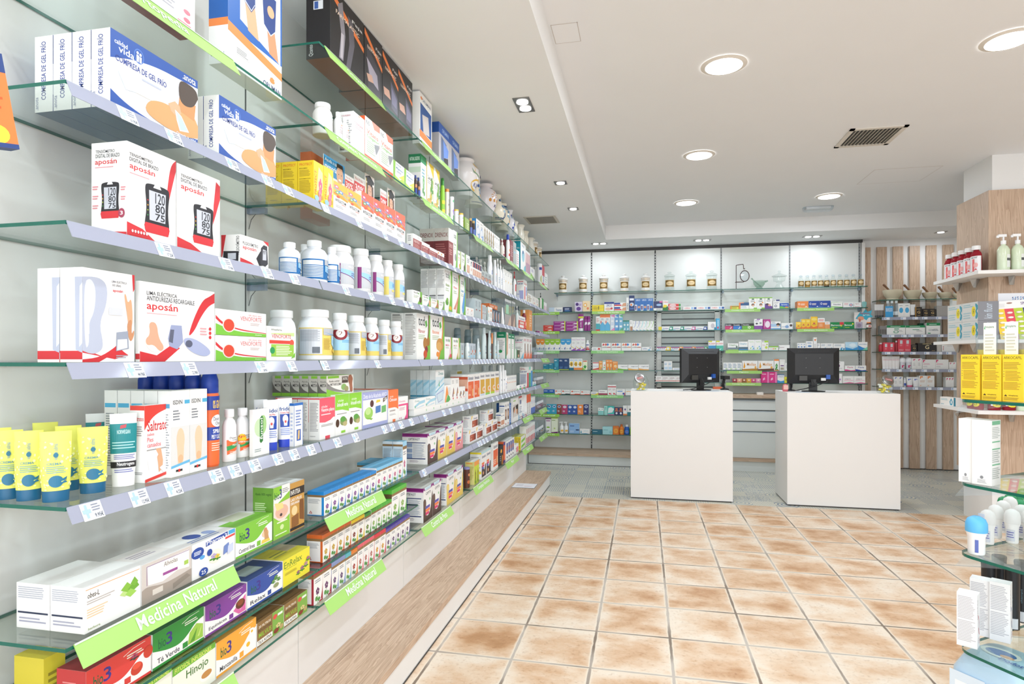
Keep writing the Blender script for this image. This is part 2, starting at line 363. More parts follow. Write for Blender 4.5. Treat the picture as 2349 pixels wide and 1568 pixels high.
    cbv = ramp(nt, [(0, '#64809c'), (.5, '#98a3aa'), (1, '#486a90')]); w2 = nt.nodes.new('ShaderNodeTexWhiteNoise'); a2 = nt.nodes.new('ShaderNodeVectorMath'); a2.inputs[1].default_value = (3, 5, 1); nt.links.new(fl.outputs[0], a2.inputs[0]); nt.links.new(a2.outputs[0], w2.inputs['Vector']); nt.links.new(w2.outputs[0], cbv.inputs[0])
    nt.links.new(mixc(nt, math_(nt, 'MULTIPLY', k, .85), cr.outputs[0], cbv.outputs[0]), b.inputs['Base Color']); b.inputs['Roughness'].default_value = .35
    return t1, m
M_TERRA, M_MOS = floor_mats()
XR, YF = 4.6, -3.0
f = MB(); f.box(WX, YF, -.06, XR, 5.912, 0, M_TERRA); f.box(WX, 5.912, -.06, XR, BY+.12, 0, M_MOS); struct(f.obj('floor'))
f = MB(); f.box(WX-.1, YF, 0, WX, BY+.12, SOF, M_WALL)
for y in (1.015, 2.013, 3.012, 4.011, 5.01, 5.77, 6.72): f.box(WX, y-.0035, .15, WX+.0015, y+.0035, 2.74, '#5b5d5b')
struct(f.obj('wall_left'))
f = MB(); f.box(WX-.1, BY+.12, 0, XR, BY+.22, 3.0, M_WHITE); struct(f.obj('wall_back'))
f = MB(); f.box(XR, YF, 0, XR+.1, BY+.22, 3.0, M_WHITE); struct(f.obj('wall_right'))
f = MB(); f.box(WX-.1, YF-.1, 0, -1.2, YF, 3.0, M_WHITE); f.box(4.4, YF-.1, 0, XR+.1, YF, 3.0, M_WHITE); f.box(-1.2, YF-.1, 2.7, 4.4, YF, 3.0, M_WHITE); f.box(-1.2, YF-.1, 0, 4.4, YF, .12, M_WHITE); struct(f.obj('wall_front'))
f = MB()
f.box(-.45, YF, CEI, XR, 7.50, CEI+.05, M_CEIL)
f.box(WX-.1, YF, SOF, -.45, BY+.22, SOF+.22, {'*': M_CEIL, 'R': M_WHITE}); f.box(-.45, 7.50, SOF, XR, BY+.22, SOF+.22, {'*': M_CEIL, 'F': M_WHITE})
struct(f.obj('ceiling'))
# rear wall panels, one per bay, with a solid strip above, coloured dark as the gap's shade
BX = [-1.45, -.675, .147, .962, 1.774, 2.581]
f = MB(); f.box(WX, BY, 2.745, 2.60, BY+.12, SOF, '#3d3a38'); struct(f.obj('gap_shade_strip'))
for i in range(5):
    f = MB(); f.box(BX[i]+.004, BY, .0, BX[i+1]-.004, BY+.12, 2.745, M_WALL); struct(f.obj('wall_panel'))
f = MB(); f.box(2.585, BY-.02, 0, 2.62, BY+.12, 2.745, M_LAM); struct(f.obj('trim_2'))
for i, x in enumerate(BX[1:]):
    f = MB(); xx = x if i < 4 else x-.02; f.box(xx-.008, BY-.004, .14 if i < 2 else .92, xx+.008, BY, 2.74, '#8d8f90' if i > 1 else '#2d2f31')
    z = .2 if i < 2 else .95
    while z < 2.7: f.box(xx-.003, BY-.005, z, xx+.003, BY-.0038, z+.018, '#f2f2f2' if i < 2 else '#303030'); z += .036
    o = f.obj('shelf_upright'); tag(o, f'slotted metal shelf upright, {ORD[i+1]} from the corner, on rear wall', 'upright', 'slotted uprights on the rear wall')
# lower white panels under the long shelving and its oak bench
f = MB(); ys = [1.015-4, 2.013-2.998, .017, 1.015, 2.013, 3.012, 4.011, 5.01, 5.77, 6.43]
for a, b_ in zip(ys, ys[1:]): f.box(-1.25, max(a, YF)+.002, 0, -1.232, b_-.002, .41, M_LAM)
f.box(-1.26, YF, .0, -1.24, 6.42, .398, '#8b8b88'); tag(f.obj('base_panel'), 'white plinth panel under the long glass shelving beside the bench', 'panel')
t = empty('bench', (0, 0, 0)); f = MB(); f.box(-1.231, YF, .118, -.962, 6.41, .148, M_WOODY); f.obj('bench_top', t)
f = MB(); f.box(-1.231, YF, .0, -.972, 6.405, .1175, M_LAM); f.box(-.971, YF, 0, -.968, 6.405, .006, '#2e2b28'); f.obj('plinth', t)
tag(t, 'long low oak topped bench with white front along side wall', 'bench')
t = empty('low_bench'); f = MB(); f.box(WX+.01, 7.66, .115, .145, BY-.002, .148, M_WOODX); f.obj('bench_top', t)
f = MB(); f.box(WX+.01, 7.68, .0, .145, BY-.002, .1145, M_KICK); f.box(WX+.01, 7.676, 0, .145, 7.68, .005, '#2e2b28'); f.obj('plinth', t); tag(t, 'low oak topped bench at the foot of the rear wall', 'bench')
# base drawer cabinet behind the counters
t = empty('drawer_cabinet'); f = MB(); f.box(.15, 7.74, .125, 2.575, BY-.002, .868, '#b9c0c0'); f.obj('body', t)
f = MB(); f.box(.15, 7.66, .87, 2.58, BY-.002, .905, M_WOODX); f.obj('countertop', t)
f = MB(); f.box(.15, 7.66, .118, 2.58, 7.9, .157, M_WOODX); f.obj('bottom_board', t)
f = MB(); f.box(.15, 7.68, 0, 2.575, 7.9, .117, M_KICK); f.obj('plinth', t)
for x0, x1 in ((.15, .958), (.962, 1.77), (1.774, 2.575)):
    for z0, z1 in ((.16, .455), (.475, .575), (.60, .705), (.73, .832)):
        f = MB(); f.box(x0, 7.69, z0, x1-.003, 7.739, z1, M_KICK); f.box(x0, 7.70, z1, x1-.003, 7.705, z1+.012, '#c2cbd0'); f.obj('drawer', t)
tag(t, 'white drawer cabinet with oak countertop against rear wall behind the counters', 'cabinet')
# slatted wall
f = MB(); 
for k in range(11):
    x = 2.625+.1795*k if k else 2.64; 
    if x > 4.5: break
    m = MB(); x0 = 2.62 if k == 0 else 2.608+.1795*k; m.box(x0 if k else 2.63, 8.23, .012, 2.608+.1795*k+.11, BY+.118, 2.70, M_WOODZ)
    o = m.obj('wall_slat'); tag(o, f'upright oak slat on white wall, {ORD[k+1]} from the white panel edge', 'slat', 'oak slats on the white wall')
f = MB(); f.box(2.62, 8.245, 0, XR, 8.2595, .012, '#4b463f'); struct(f.obj('baseboard_back'))
# pillar
f = MB(); f.box(2.70, 5.53, 0, 3.35, 5.97, CEI, M_WHITE); o = struct(f.obj('pillar'))
f = MB(); f.box(2.66, 5.50, .42, 3.39, 6.0, 2.67, M_WOODZ); struct(f.obj('pillar_cladding'))
# white counters
for i, (x0, x1, lb) in enumerate(((-.121, .811, 'between the shelving and the other counter'), (1.283, 2.213, 'beside the slatted wall'))):
    f = MB(); f.box(x0+.01, 5.99, 0, x1-.01, 6.49, .012, '#3a3632'); f.box(x0, 5.98, .012, x1, 6.50, 1.03, M_LAM)
    tag(f.obj('counter'), 'tall plain white block counter '+lb, 'counter')
# louvred window in the rear wall
t = empty('louvre_window', (0, 0, 0)); x0, x1 = GB(1517, BY), GB(1639, BY); f = MB(); z1, z0 = 1.93, .965
f.box(x0, BY-.008, z0, x1, BY-.001, z1, '#59605f'); f.obj('backing', t); f = MB()
for a in ((x0-.055, z0-.03, x0, z1+.05), (x1, z0-.03, x1+.055, z1+.05), (x0-.055, z1, x1+.055, z1+.05), (x0-.055, z0-.05, x1+.055, z0)): f.box(a[0], BY-.024, a[1], a[2], BY-.001, a[3], M_LAM)
f.obj('frame', t); z = z0+.02
while z < z1-.05: f = MB(); f.box(x0+.004, BY-.02, z, x1-.004, BY-.009, z+.062, '#bcc3c0'); f.obj('slat', t); z += .079
tag(t, 'grey louvred window with white frame behind rear glass shelves', 'window')
# ------------------------------------------------------------------ ceiling fittings
for i, (x, y) in enumerate(ROUND):
    t = empty('ceiling_lamp', (x, y, CEI)); f = MB()
    n = 40
    for k in range(n):
        a, b_ = 2*pi*k/n, 2*pi*(k+1)/n
        f.poly([(.122*cos(b_), .122*sin(b_), -.002), (.122*cos(a), .122*sin(a), -.002), (.098*cos(a), .098*sin(a), -.009), (.098*cos(b_), .098*sin(b_), -.009)], '#e9e3da')
    f.obj('ring', t); f = MB(); f.poly([(.098*cos(-2*pi*k/n), .098*sin(-2*pi*k/n), -.0085) for k in range(n)], M_LAMP); f.obj('diffuser', t)
    tag(t, f'round recessed ceiling lamp with cream ring, {["above the aisle middle","above the aisle, second towards the counters","above the aisle before the first counter","beside the pillar, towards the entrance","above the second counter by the emergency light","over aisle near entrance"][min(i,5)]}', 'ceiling lamp', 'round ceiling lamps')
for i, (x, y, k) in enumerate(SPOT):
    t = empty('downlight', (x, y, SOF)); hx, hy = {'v2': (.047, .10), '1': (.05, .05), 'h2': (.10, .047)}[k]
    f = MB(); f.box(-hx, -hy, -.004, hx, hy, -.0005, pm('#8c8a88', .3, 1)); f.obj('plate', t)
    for s in ((-.045, .045) if k != '1' else (0,)):
        dx, dy = (s, 0) if k == 'h2' else (0, s); f = MB(); f.tube((dx, dy, -.008), (dx, dy, -.004), .033, M_LAMP, 20); f.obj('bulb', t)
    lb = ['double, above long shelving middle', 'single, next towards the counters', 'single, last above long shelving', 'double, rear wall corner end', 'double, above first counter side', 'double, above second counter side', 'single, before the oak slats', 'double, out towards entrance', 'double, at entrance'][i]
    tag(t, 'small square metal downlight, '+lb, 'downlight', 'square downlights')
t = empty('air_vent', (1.605, 4.88, CEI)); f = MB(); w, h = .185, .195
for a in ((-w, -h, w, -h+.03), (-w, h-.03, w, h), (-w, -h, -w+.03, h), (w-.03, -h, w, h)): f.box(a[0], a[1], -.008, a[2], a[3], -.0005, '#dcd6cc')
f.obj('frame', t); f = MB(); f.box(-w+.03, -h+.03, -.0015, w-.03, h-.03, -.0005, '#2c2822'); f.obj('duct', t)
for k in range(12): f = MB(); x = -w+.05+k*.0248; f.box(x-.0015, -h+.03, -.009, x+.0015, h-.03, -.0012, '#cfc7b8'); f.obj('slat', t)
tag(t, 'square ceiling air vent with dark slots beside the round lamps', 'vent')
t = empty('air_vent', (-1.035, 6.27, SOF)); f = MB(); f.box(-.165, -.17, -.006, .165, .17, -.0005, '#cfcac0'); f.obj('frame', t)
for k in range(16): f = MB(); y = -.14+k*.0185; f.box(-.14, y, -.009, .14, y+.008, -.006, '#8e8b82'); f.obj('slat', t)
tag(t, 'grey slotted ceiling vent above the ceramic jars', 'vent')
t = empty('emergency_light', (1.817, 7.05, CEI)); f = MB(); f.loft([(-.045, .26, .08), (-.03, .29, .11), (-.0005, .30, .12)], M_CLR, 24, 5); f.obj('cover', t); f = MB(); f.box(-.12, -.035, -.02, .12, .035, -.0008, '#eae6e2'); f.obj('tray', t); tag(t, 'small oblong clear emergency light on the ceiling', 'emergency light')
for nme, x0, y0, x1, y1, lb in (('ceiling_hatch', -.44, 2.92, -.31, 3.10, 'beside the dropped ceiling edge'), ('ceiling_hatch', 1.93, 5.75, 2.45, 6.2, 'towards the pillar')):
    f = MB(); e = .003
    for a in ((x0, y0, x1, y0+e), (x0, y1-e, x1, y1), (x0, y0, x0+e, y1), (x1-e, y0, x1, y1)): f.box(a[0], a[1], CEI-.0012, a[2], a[3], CEI-.0003, '#c9c2bb')
    f.box(x0+e, y0+e, CEI-.001, x1-e, y1-e, CEI-.0003, M_CEIL); tag(f.obj(nme), 'flush square ceiling hatch panel '+lb, 'hatch')
# ================================================================== LONG WALL SHELVES
LZ = {1: 2.497, 2: 2.20, 3: 1.916, 4: 1.63, 5: 1.34, 6: 1.045, 7: .757, 8: .585, 9: .45}
LN = {1: 'topmost', 2: 'second', 3: 'third', 4: 'fourth', 5: 'fifth', 6: 'sixth', 7: 'seventh', 8: 'eighth', 9: 'lowest'}
LB = [1.02, 2.013, 3.012, 4.011, 5.01, 5.77, 6.72, 7.52]
AF = 1.15
BAYS = {1: range(1, 7), 2: range(0, 7), 3: range(0, 7), 4: range(0, 7), 5: range(0, 7), 6: range(0, 7), 7: range(0, 7), 8: range(0, 2), 9: range(0, 7)}
M_BRK = clear('bracket_plastic', '#ccd6e2', dens=.3)
def bracket(t, x, y, z, dx, dy):
    f = MB(); f.box(min(x, x+dx*.075)-(.009 if dy else 0), min(y, y+dy*.06)-(.009 if dx else 0), z-.030, max(x, x+dx*.075)+(.009 if dy else 0), max(y, y+dy*.06)+(.009 if dx else 0), z-.0085, M_BRK)
    for k in (.012, .046): f.tube((x+dx*k, y+dy*k, z-.028), (x+dx*k, y+dy*k, z-.0085), .006, pm('#c3c9d2', .2), 8)
    f.path([(x+dx*.03, y+dy*.03, z-.03), (x+dx*.012, y+dy*.012, z-.05), (x+dx*.002, y+dy*.002, z-.085)], .0012, '#3b3d40', 5)
    f.obj('shelf_bracket', t)
for lv, bays in BAYS.items():
    for b in bays:
        y0, y1 = LB[b]+.002, LB[b+1]-.002; z = LZ[lv]; t = MB()
        t.box(-(1.447), y0, z-.008, -AF, y1, z, {'*': M_EDGE, 'T': M_GLASS, 'B': M_GLASS, 'K': M_EDGE})
        t = t.obj('glass_shelf'); bracket(t, WX+.001, y0+.014, z, 1, 0)
        tag(t, f'clear glass shelf with green edges, long wall {LN[lv]} level, {ORD[b+1]} bay', 'shelf', 'glass shelves on the long wall')
def slant(f, y0, y1, z, h, m, out=.02, th=.0015, x=-AF):
    f.poly([(x+.001, y0, z), (x+.001, y1, z), (x+out, y1, z-h), (x+out, y0, z-h)][::-1], m)
    f.poly([(x+.001-th, y0, z-.002), (x+.001-th, y1, z-.002), (x+out-th, y1, z-h), (x+out-th, y0, z-h)], m)
    for y in (y0, y1): f.poly([(x+.001, y, z), (x+.001-th, y, z-.002), (x+out-th, y, z-h), (x+out, y, z-h)], m)
    f.poly([(x+out, y0, z-h), (x+out, y1, z-h), (x+out-th, y1, z-h), (x+out-th, y0, z-h)], m)
def slmap(y0, y1, z, h, out=.02, x=-AF):
    def f(a, b, o):
        n = sqrt(h*h+out*out); t = 1-b; return (x+.001+(out-.001)*t+o*h/n*4, y0+(y1-y0)*a, z-h*t+o*out/n*4)
    return f
PRICES = ['22.90€', '24.95€', '9.95€', '12.95€', '4.25€', '8.20€', '7.50€', '11.90€', '8.45€', '6.90€', '5.95€', '10.90€', '17.25€', '37.90€', '38.90€', '44.90€']
CROSS = []
for cx_ in range(5):
    for cy_ in range(5):
        if cx_ == 2 or cy_ == 2 or (1 <= cx_ <= 3 and 1 <= cy_ <= 3 and False): CROSS.append(R(.06+cx_*.075, .2+cy_*.13, .06+cx_*.075+.05, .2+cy_*.13+.1, '#9fc0e6'))
        elif (cx_, cy_) in ((1, 1), (1, 3), (3, 1), (3, 3)): pass
def ticket_art(i): return CROSS+[R(.18, .12, .30, .92, '#a9c6e8'), R(.05, .4, .43, .64, '#a9c6e8'), L(.5, .45, .95, .92, 3, '#8a8f9c'), T(.55, .08, .95, .34, PRICES[i % len(PRICES)], '#555b66')]
def rail(lv, y0, y1, tk, w=.05):
    z = LZ[lv]; h = .034; f = MB(); slant(f, y0, y1, z, h, M_RAIL, .016); o = f.obj('price_rail')
    for i, u in enumerate(tk):
        y = GL(u, AF); g = MB(); mp = slmap(y-w/2, y+w/2, z-.002, h, .0165); n = 1
        g.poly([mp(0, 0, .0003), mp(1, 0, .0003), mp(1, 1, .0003), mp(0, 1, .0003)], '#f2f4fa')
        if u < 1100: stamp(g, ticket_art(i+lv*3), mp, .00036, .00001)
        else: stamp(g, [R(.1, .2, .4, .9, '#b4c9e6'), L(.5, .2, .95, .9, 3, '#9298a6')], mp, .0004, .00001)
        g.obj('price_ticket', o)
    return o
tk = {3: [[285, 392, 527, 608], [655, 742, 820, 880, 916], [968, 985, 1003, 1022, 1040, 1056, 1072], [1086, 1095, 1104, 1113, 1122, 1131, 1140], [1160, 1167, 1174, 1181], [1190, 1196, 1202, 1208, 1214], [1226, 1234]],
      4: [[370, 512, 607], [670, 790, 848, 896], [927, 940, 966, 985, 1008, 1024, 1038, 1052, 1066], [1086, 1096, 1107, 1118, 1129, 1140], [1155, 1163, 1172, 1180], [1190, 1197, 1204, 1211], [1225, 1234]],
      5: [[302, 428, 593, 663], [740, 862], [1009, 1056], [1082, 1088, 1095, 1102, 1109, 1116, 1123, 1130, 1137, 1144, 1151], [1160, 1167, 1173, 1180], [1190, 1197, 1204, 1211], [1226]],
      6: [[203, 312, 391, 490, 533, 578, 632, 669, 708], [769, 811, 878, 896, 916, 940], [973, 1015, 1031, 1057, 1073], [1091, 1097, 1111, 1128, 1138, 1149], [1158, 1164, 1171, 1177, 1183], [1192, 1200, 1208], [1226]],
      7: [[], [], [970, 1021], [1095, 1100, 1107, 1114, 1124, 1135], [1160, 1172, 1182], [], []]}
for lv in (3, 4, 5, 6, 7):
    for b in (range(0, 7) if lv != 7 else (2, 3, 4)):
        y1 = LB[b+1]-.004
        if b == 6 and lv in (5, 6): y1 = 6.86
        o = rail(lv, LB[b]+.004, y1, tk[lv][b])
        tag(o, f'slanted lilac plastic price rail with tickets, long wall {LN[lv]} shelf, {ORD[b+1]} bay', 'price rail', 'price rails on the long wall')
GREEN = '#a5d471'
def sign(lv, y0, text, frac=(.3, .7), y1=None, k=''):
    z = LZ[lv]; h = .048; y1 = y1 or y0+.5; f = MB(); slant(f, y0, y1, z+.002, h, GREEN, .026); mp = slmap(y0, y1, z+.002, h, .026)
    stamp(f, [T(frac[0], .25, frac[1], .82, text, '#fbfff4'), R(0, .93, 1, 1, '#d7e9cf')], mp, .0003, .00006)
    tag(f.obj('category_sign'), f'light green shelf sign reading {text}, long wall {LN[lv]} shelf{k}', 'sign', 'green category signs')
sign(2, 1.04, 'Ortopedia', (.25, .62)); sign(1, 2.05, 'Ortopedia', (.32, .62)); sign(1, 3.05, 'Ortopedia', (.32, .62), k=', next bay')
sign(2, 2.05, 'Complejos Vitamínicos', (.15, .85)); sign(2, 3.05, 'Control de Peso', (.22, .78)); sign(2, 4.05, 'Celiacos', (.34, .66)); sign(2, 5.05, 'Bebé', (.4, .6)); sign(2, 5.80, 'Higiene', (.35, .65)); sign(2, 6.76, 'Bucal', (.4, .6))
sign(7, 1.04, 'Medicina Natural', (.3, .82), k=', first bay'); sign(7, 2.05, 'Medicina Natural', (.3, .82), k=', second bay'); sign(9, 1.04, 'Medicina Natural', (.3, .82), k=', first bay'); sign(9, 2.05, 'Medicina Natural', (.3, .82), k=', second bay')
sign(9, 3.05, 'Control de Peso', (.26, .78)); sign(9, 4.05, 'Complejos Vitamínicos', (.18, .82)); sign(9, 5.05, 'Mayor', (.4, .6)); sign(9, 5.80, 'Higiene', (.33, .67)); sign(9, 6.76, 'Bucal', (.36, .62))
sign(7, 5.80, 'Higiene', (.33, .67)); sign(7, 6.76, 'Bucal', (.36, .62)); sign(5, 6.9, 'Labios', (.36, .62), 7.45); sign(6, 6.86, 'Uñas', (.36, .62), 7.4)
# ================================================================== REAR WALL SHELVES
BZ = dict(A=2.195, B=1.945, C=1.695, D=1.44, E=1.191, F=.87, G=.6145, H=.365, I=1.044)
BN = dict(A='top', B='second', C='third', D='fourth', E='fifth', F='low sixth', G='seventh', H='lowest', I='sixth')
YG = 7.90
def bshelf(k, i, x0, x1):
    z = BZ[k]; t = MB(); yb = BY-(.026 if i == 2 and k in 'BCDEI' else .006); t.box(x0, YG, z-.008, x1, yb, z, {'*': M_EDGE, 'T': M_GLASS, 'B': M_GLASS}); t = t.obj('glass_shelf')
    for x in ((x0+.012,) if x1 < 2.5 else (x0+.012, x1-.03)): bracket(t, x, BY-.006, z, 0, -1) if i != 2 or k == 'A' else bracket(t, x, BY-.026, z, 0, -1)
    tag(t, f'clear glass shelf with green edges, rear wall {BN[k]} level, {ORD[i+1]} bay', 'shelf', 'glass shelves on the rear wall')
for k in 'ABCDE':
    for i in range(5): bshelf(k, i, (BX[i]+.003) if i else WX+.31, BX[i+1]-.003)
for k in 'FGH':
    for i in range(2): bshelf(k, i, (BX[i]+.003) if i else WX+.31, BX[i+1]-.003)
for i in (2, 3, 4): bshelf('I', i, BX[i]+.003, BX[i+1]-.003)
def bsign(k, u0, u1, text, col=GREEN, fr=(.18, .82), x0=None, kk=''):
    z = BZ[k]; x0 = GB(u0, YG) if x0 is None else x0; x1 = GB(u1, YG); f = MB(); h = .036
    f.box(x0, YG-.012, z-h, x1, YG-.0095, z, col); f.box(x0, YG-.0095, z-.003, x1, YG-.0005, z, '#dfeccf')
    stamp(f, [T(fr[0], .28, fr[1], .75, text, '#fbfff4')], lambda a, b, o: (x0+(x1-x0)*a, YG-.012-o, z-h+h*b))
    tag(f.obj('category_sign'), f'light green sign reading {text}, rear wall {BN[k]} shelf{kk}', 'sign', 'green category signs')
bsign('B', 1358, 1433.5, 'Cuidado de las Heridas'); bsign('C', 1357, 1433, 'Consejo Farmacéutico', kk=', second bay'); bsign('D', 1356, 1431, 'Gripes y Resfriados', '#8fd07e', kk=', second bay'); bsign('E', 1356, 1430, 'Gripes y Resfriados', '#8fd07e', kk=', second bay'); bsign('F', 1356, 1430, 'Gripes y Resfriados', '#8fd07e', kk=', second bay')
for k, tx, cl in (('B', 'Ortopedia', '#98cf4b'), ('C', 'Mascotas', '#98cf4b'), ('D', 'Gripes y Resfriados', '#8fd07e'), ('E', 'Gripes y Resfriados', '#8fd07e'), ('F', 'Gripes y Resfriados', '#8fd07e'), ('G', 'Salud Sexual', '#98cf4b'), ('H', 'Higiene', '#98cf4b')):
    bsign(k, 0, 1283.5, tx, cl, (.1, .86), x0=GB(1283.5, YG)-.41, kk=', corner bay')
bsign('B', 1663, 1744, 'Consejo Farmacéutico', kk=', fourth bay'); bsign('C', 1664, 1745, 'Consejo Farmacéutico', kk=', fourth bay'); bsign('D', 1664, 1745, 'Digestivo', fr=(.38, .64), kk=', fourth bay'); bsign('E', 1667, 1747.6, 'Digestivo', fr=(.36, .62), kk=', fourth bay'); bsign('I', 1665, 1746, 'Consejo Farmacéutico', kk=', fourth bay')
bsign('B', 1828, 1913, 'Complejos Vitamínicos', kk=', fifth bay'); bsign('C', 1828, 1913, 'Complejos Vitamínicos', kk=', fifth bay')
# ================================================================== SLATTED WALL SHELVES
SZ = {0: 2.035, 1: 1.828, 2: 1.622, 3: 1.42, 4: 1.216, 5: 1.0075}
SN = ['top', 'second', 'third', 'fourth', 'fifth', 'lowest']; YS = 7.98
for k, z in SZ.items():
    t = MB(); x0 = 2.73; t.box(x0, YS, z-.008, 4.0, 8.228, z, {'*': M_EDGE, 'T': M_GLASS, 'B': M_GLASS}); t = t.obj('glass_shelf')
    for x in (2.84, 3.38, 3.9): f = MB(); f.loft([(0, .03, .05), (.008, .04, .06), (.02, .04, .06)], M_CLR, 16, 3, dx=x, dy=8.19); g = f.obj('shelf_bracket', t); g.location.z = z-.0285
    tag(t, f'clear glass shelf before the oak slats, {SN[k]} level', 'shelf', 'glass shelves before the oak slats')
    if k:
        f = MB(); f.box(x0+.02, YS-.014, z-.034, 3.98, YS-.0125, z, M_RAIL); o = f.obj('price_rail')
        rr = random.Random(k)
        for x in [x0+.07+i*.13+rr.uniform(-.03, .03) for i in range(9)]:
            g = MB(); g.box(x, YS-.0155, z-.032, x+.055, YS-.0145, z-.003, '#eef1f8'); g.box(x+.006, YS-.016, z-.027, x+.02, YS-.0156, z-.008, '#9fb9dc'); g.obj('price_ticket', o)
        tag(o, f'straight clear price rail with tickets before the oak slats, {SN[k]} level', 'price rail', 'price rails before the oak slats')
# ================================================================== PRODUCT BUILDERS
LONG = ('from entrance', pi/2)
KW = [('skincare', 'skincare_box'), ('plaster', 'plaster_box'), ('denture', 'denture_cream_box'), ('condom', 'condom_box'), ('nasal', 'nasal_spray_box'), ('vitamin', 'vitamin_box'), ('tonic', 'vitamin_box'), ('slimming', 'slimming_box'), ('shower', 'gel_carton'), ('make up', 'make_up_box'), ('mouthwash', 'mouthwash_box'), ('toothpaste', 'toothpaste_box'), ('cold remedy', 'cold_remedy_box'), ('throat', 'throat_tablet_box'), ('bee', 'syrup_box'), ('syrup', 'syrup_box'), ('eye', 'eye_drops_box'), ('digestive', 'digestive_box'), ('letter', 'cosmetic_box'), ('cosmetic', 'cosmetic_box'), ('ampoule', 'ampoule_box'), ('gold', 'ampoule_box'), ('serum', 'serum_box'), ('coral', 'serum_box'), ('snail', 'pastille_box'), ('pastilles', 'pastille_box'), ('sunscreen', 'sunscreen_box'), ('collagen', 'collagen_box'), ('herb', 'herb_box'), ('soap', 'soap_box'), ('tampon', 'tampon_box'), ('lens', 'lens_solution_box'), ('rounded top', 'infant_milk_sachet_box'), ('fruit tablet', 'tablet_box'), ('drops', 'drops_box'), ('arc', 'spray_box'), ('cream', 'cream_box'), ('capsule', 'capsule_box'), ('tea', 'tea_box'), ('pain', 'tablet_box'), ('blister', 'blister_carton')]
def kindname(name, look):
    if name == 'medicine_box':
        for k, v in KW:
            if k in look: return 'nutrition_box' if v == 'infant_milk_sachet_box' else v
    return name
def zlim(lv, y):
    b = max(0, min(6, sum(1 for t in LB[1:] if y > t))); zs = [LZ[k] for k, bb in BAYS.items() if b in bb and LZ[k] > LZ[lv]+.01]
    return (min(zs)-.012 if zs else SOF-.01)-LZ[lv]
def place_carton(name, me, x, y, z, rz, look, i, n, j, nd, where, direc, cat, grp):
    o = link(name, me, None, (x, y, z), rz); finish(o, look, i, n, j, nd, where, direc, cat, grp or (look+', '+where)); return o
def LW(lv, look, u0, u1, vt, n=1, ub=None, d=.06, sb=.02, z0=0, col='#f4f3f0', F=(), L=(), T=(), K=(), cols=None, name='medicine_box', cat='box', nd=1, grp=None, h=None, h1=None):
    a = AF+sb; z = LZ[lv]; Y0, Y1 = GL(u0, a), GL(u1, a); p = (Y1-Y0)/n; w = p*.985
    if ub is not None: d = AL(ub, Y0)-a
    d = max(.012, d); nd = min(nd, max(1, int((1.442-a)/(d+.002))))
    if a+d > 1.445: d = 1.445-a
    if h is None: h = zat(vt, -a, Y0)-z-z0
    h = min(h, zlim(lv, (Y0+Y1)/2)-z0); name = kindname(name, look)
    me = carton(name, w, h, d, col, dict(F=F, L=L, T=T, K=K, cols=cols or {}))
    for j in range(nd):
        for i in range(n):
            if j and i: continue
            place_carton(name, me, -(a+d/2)-j*(d+.002), Y0+(i+.5)*p, z+z0+.0004, pi/2, look, i, n if not j else 1, j, nd if not i else 1, f"long wall's {LN[lv]} shelf", LONG[0], cat, grp)
    return h
def BW(k, look, u0, u1, vt, n=1, d=.07, sb=.02, z0=0, col='#f4f3f0', F=(), L=(), T=(), cols=None, name='medicine_box', cat='box', nz=1, y=YG, zz=BZ, where='rear wall', names=BN, direc='from corner', h=None):
    yf = y+sb; z = zz[k]; X0, X1 = GB(u0, yf), GB(u1, yf); p = (X1-X0)/n; w = p*.985
    if h is None: h = (zat(vt, X0, yf)-z)/nz
    name = kindname(name, look)
    me = carton(name, w, h*.99, d, col, dict(F=F, L=L, T=T, cols=cols or {})); m = 0
    for q in range(nz):
        for i in range(n):
            o = link(name, me, None, (X0+(i+.5)*p, yf+d/2, z+z0+.0004+q*h), 0)
            lk = look+(['', ', bottom', ', above'][0 if nz == 1 else 1 if q == 0 else 2] if nz < 3 else [', bottom', ', middle', ', top'][q])
            finish(o, lk, i, n, 0, 1, f"{where}'s {names[k]} shelf" , direc, cat, (look+', '+where) if n*nz > 1 else None)
    return h
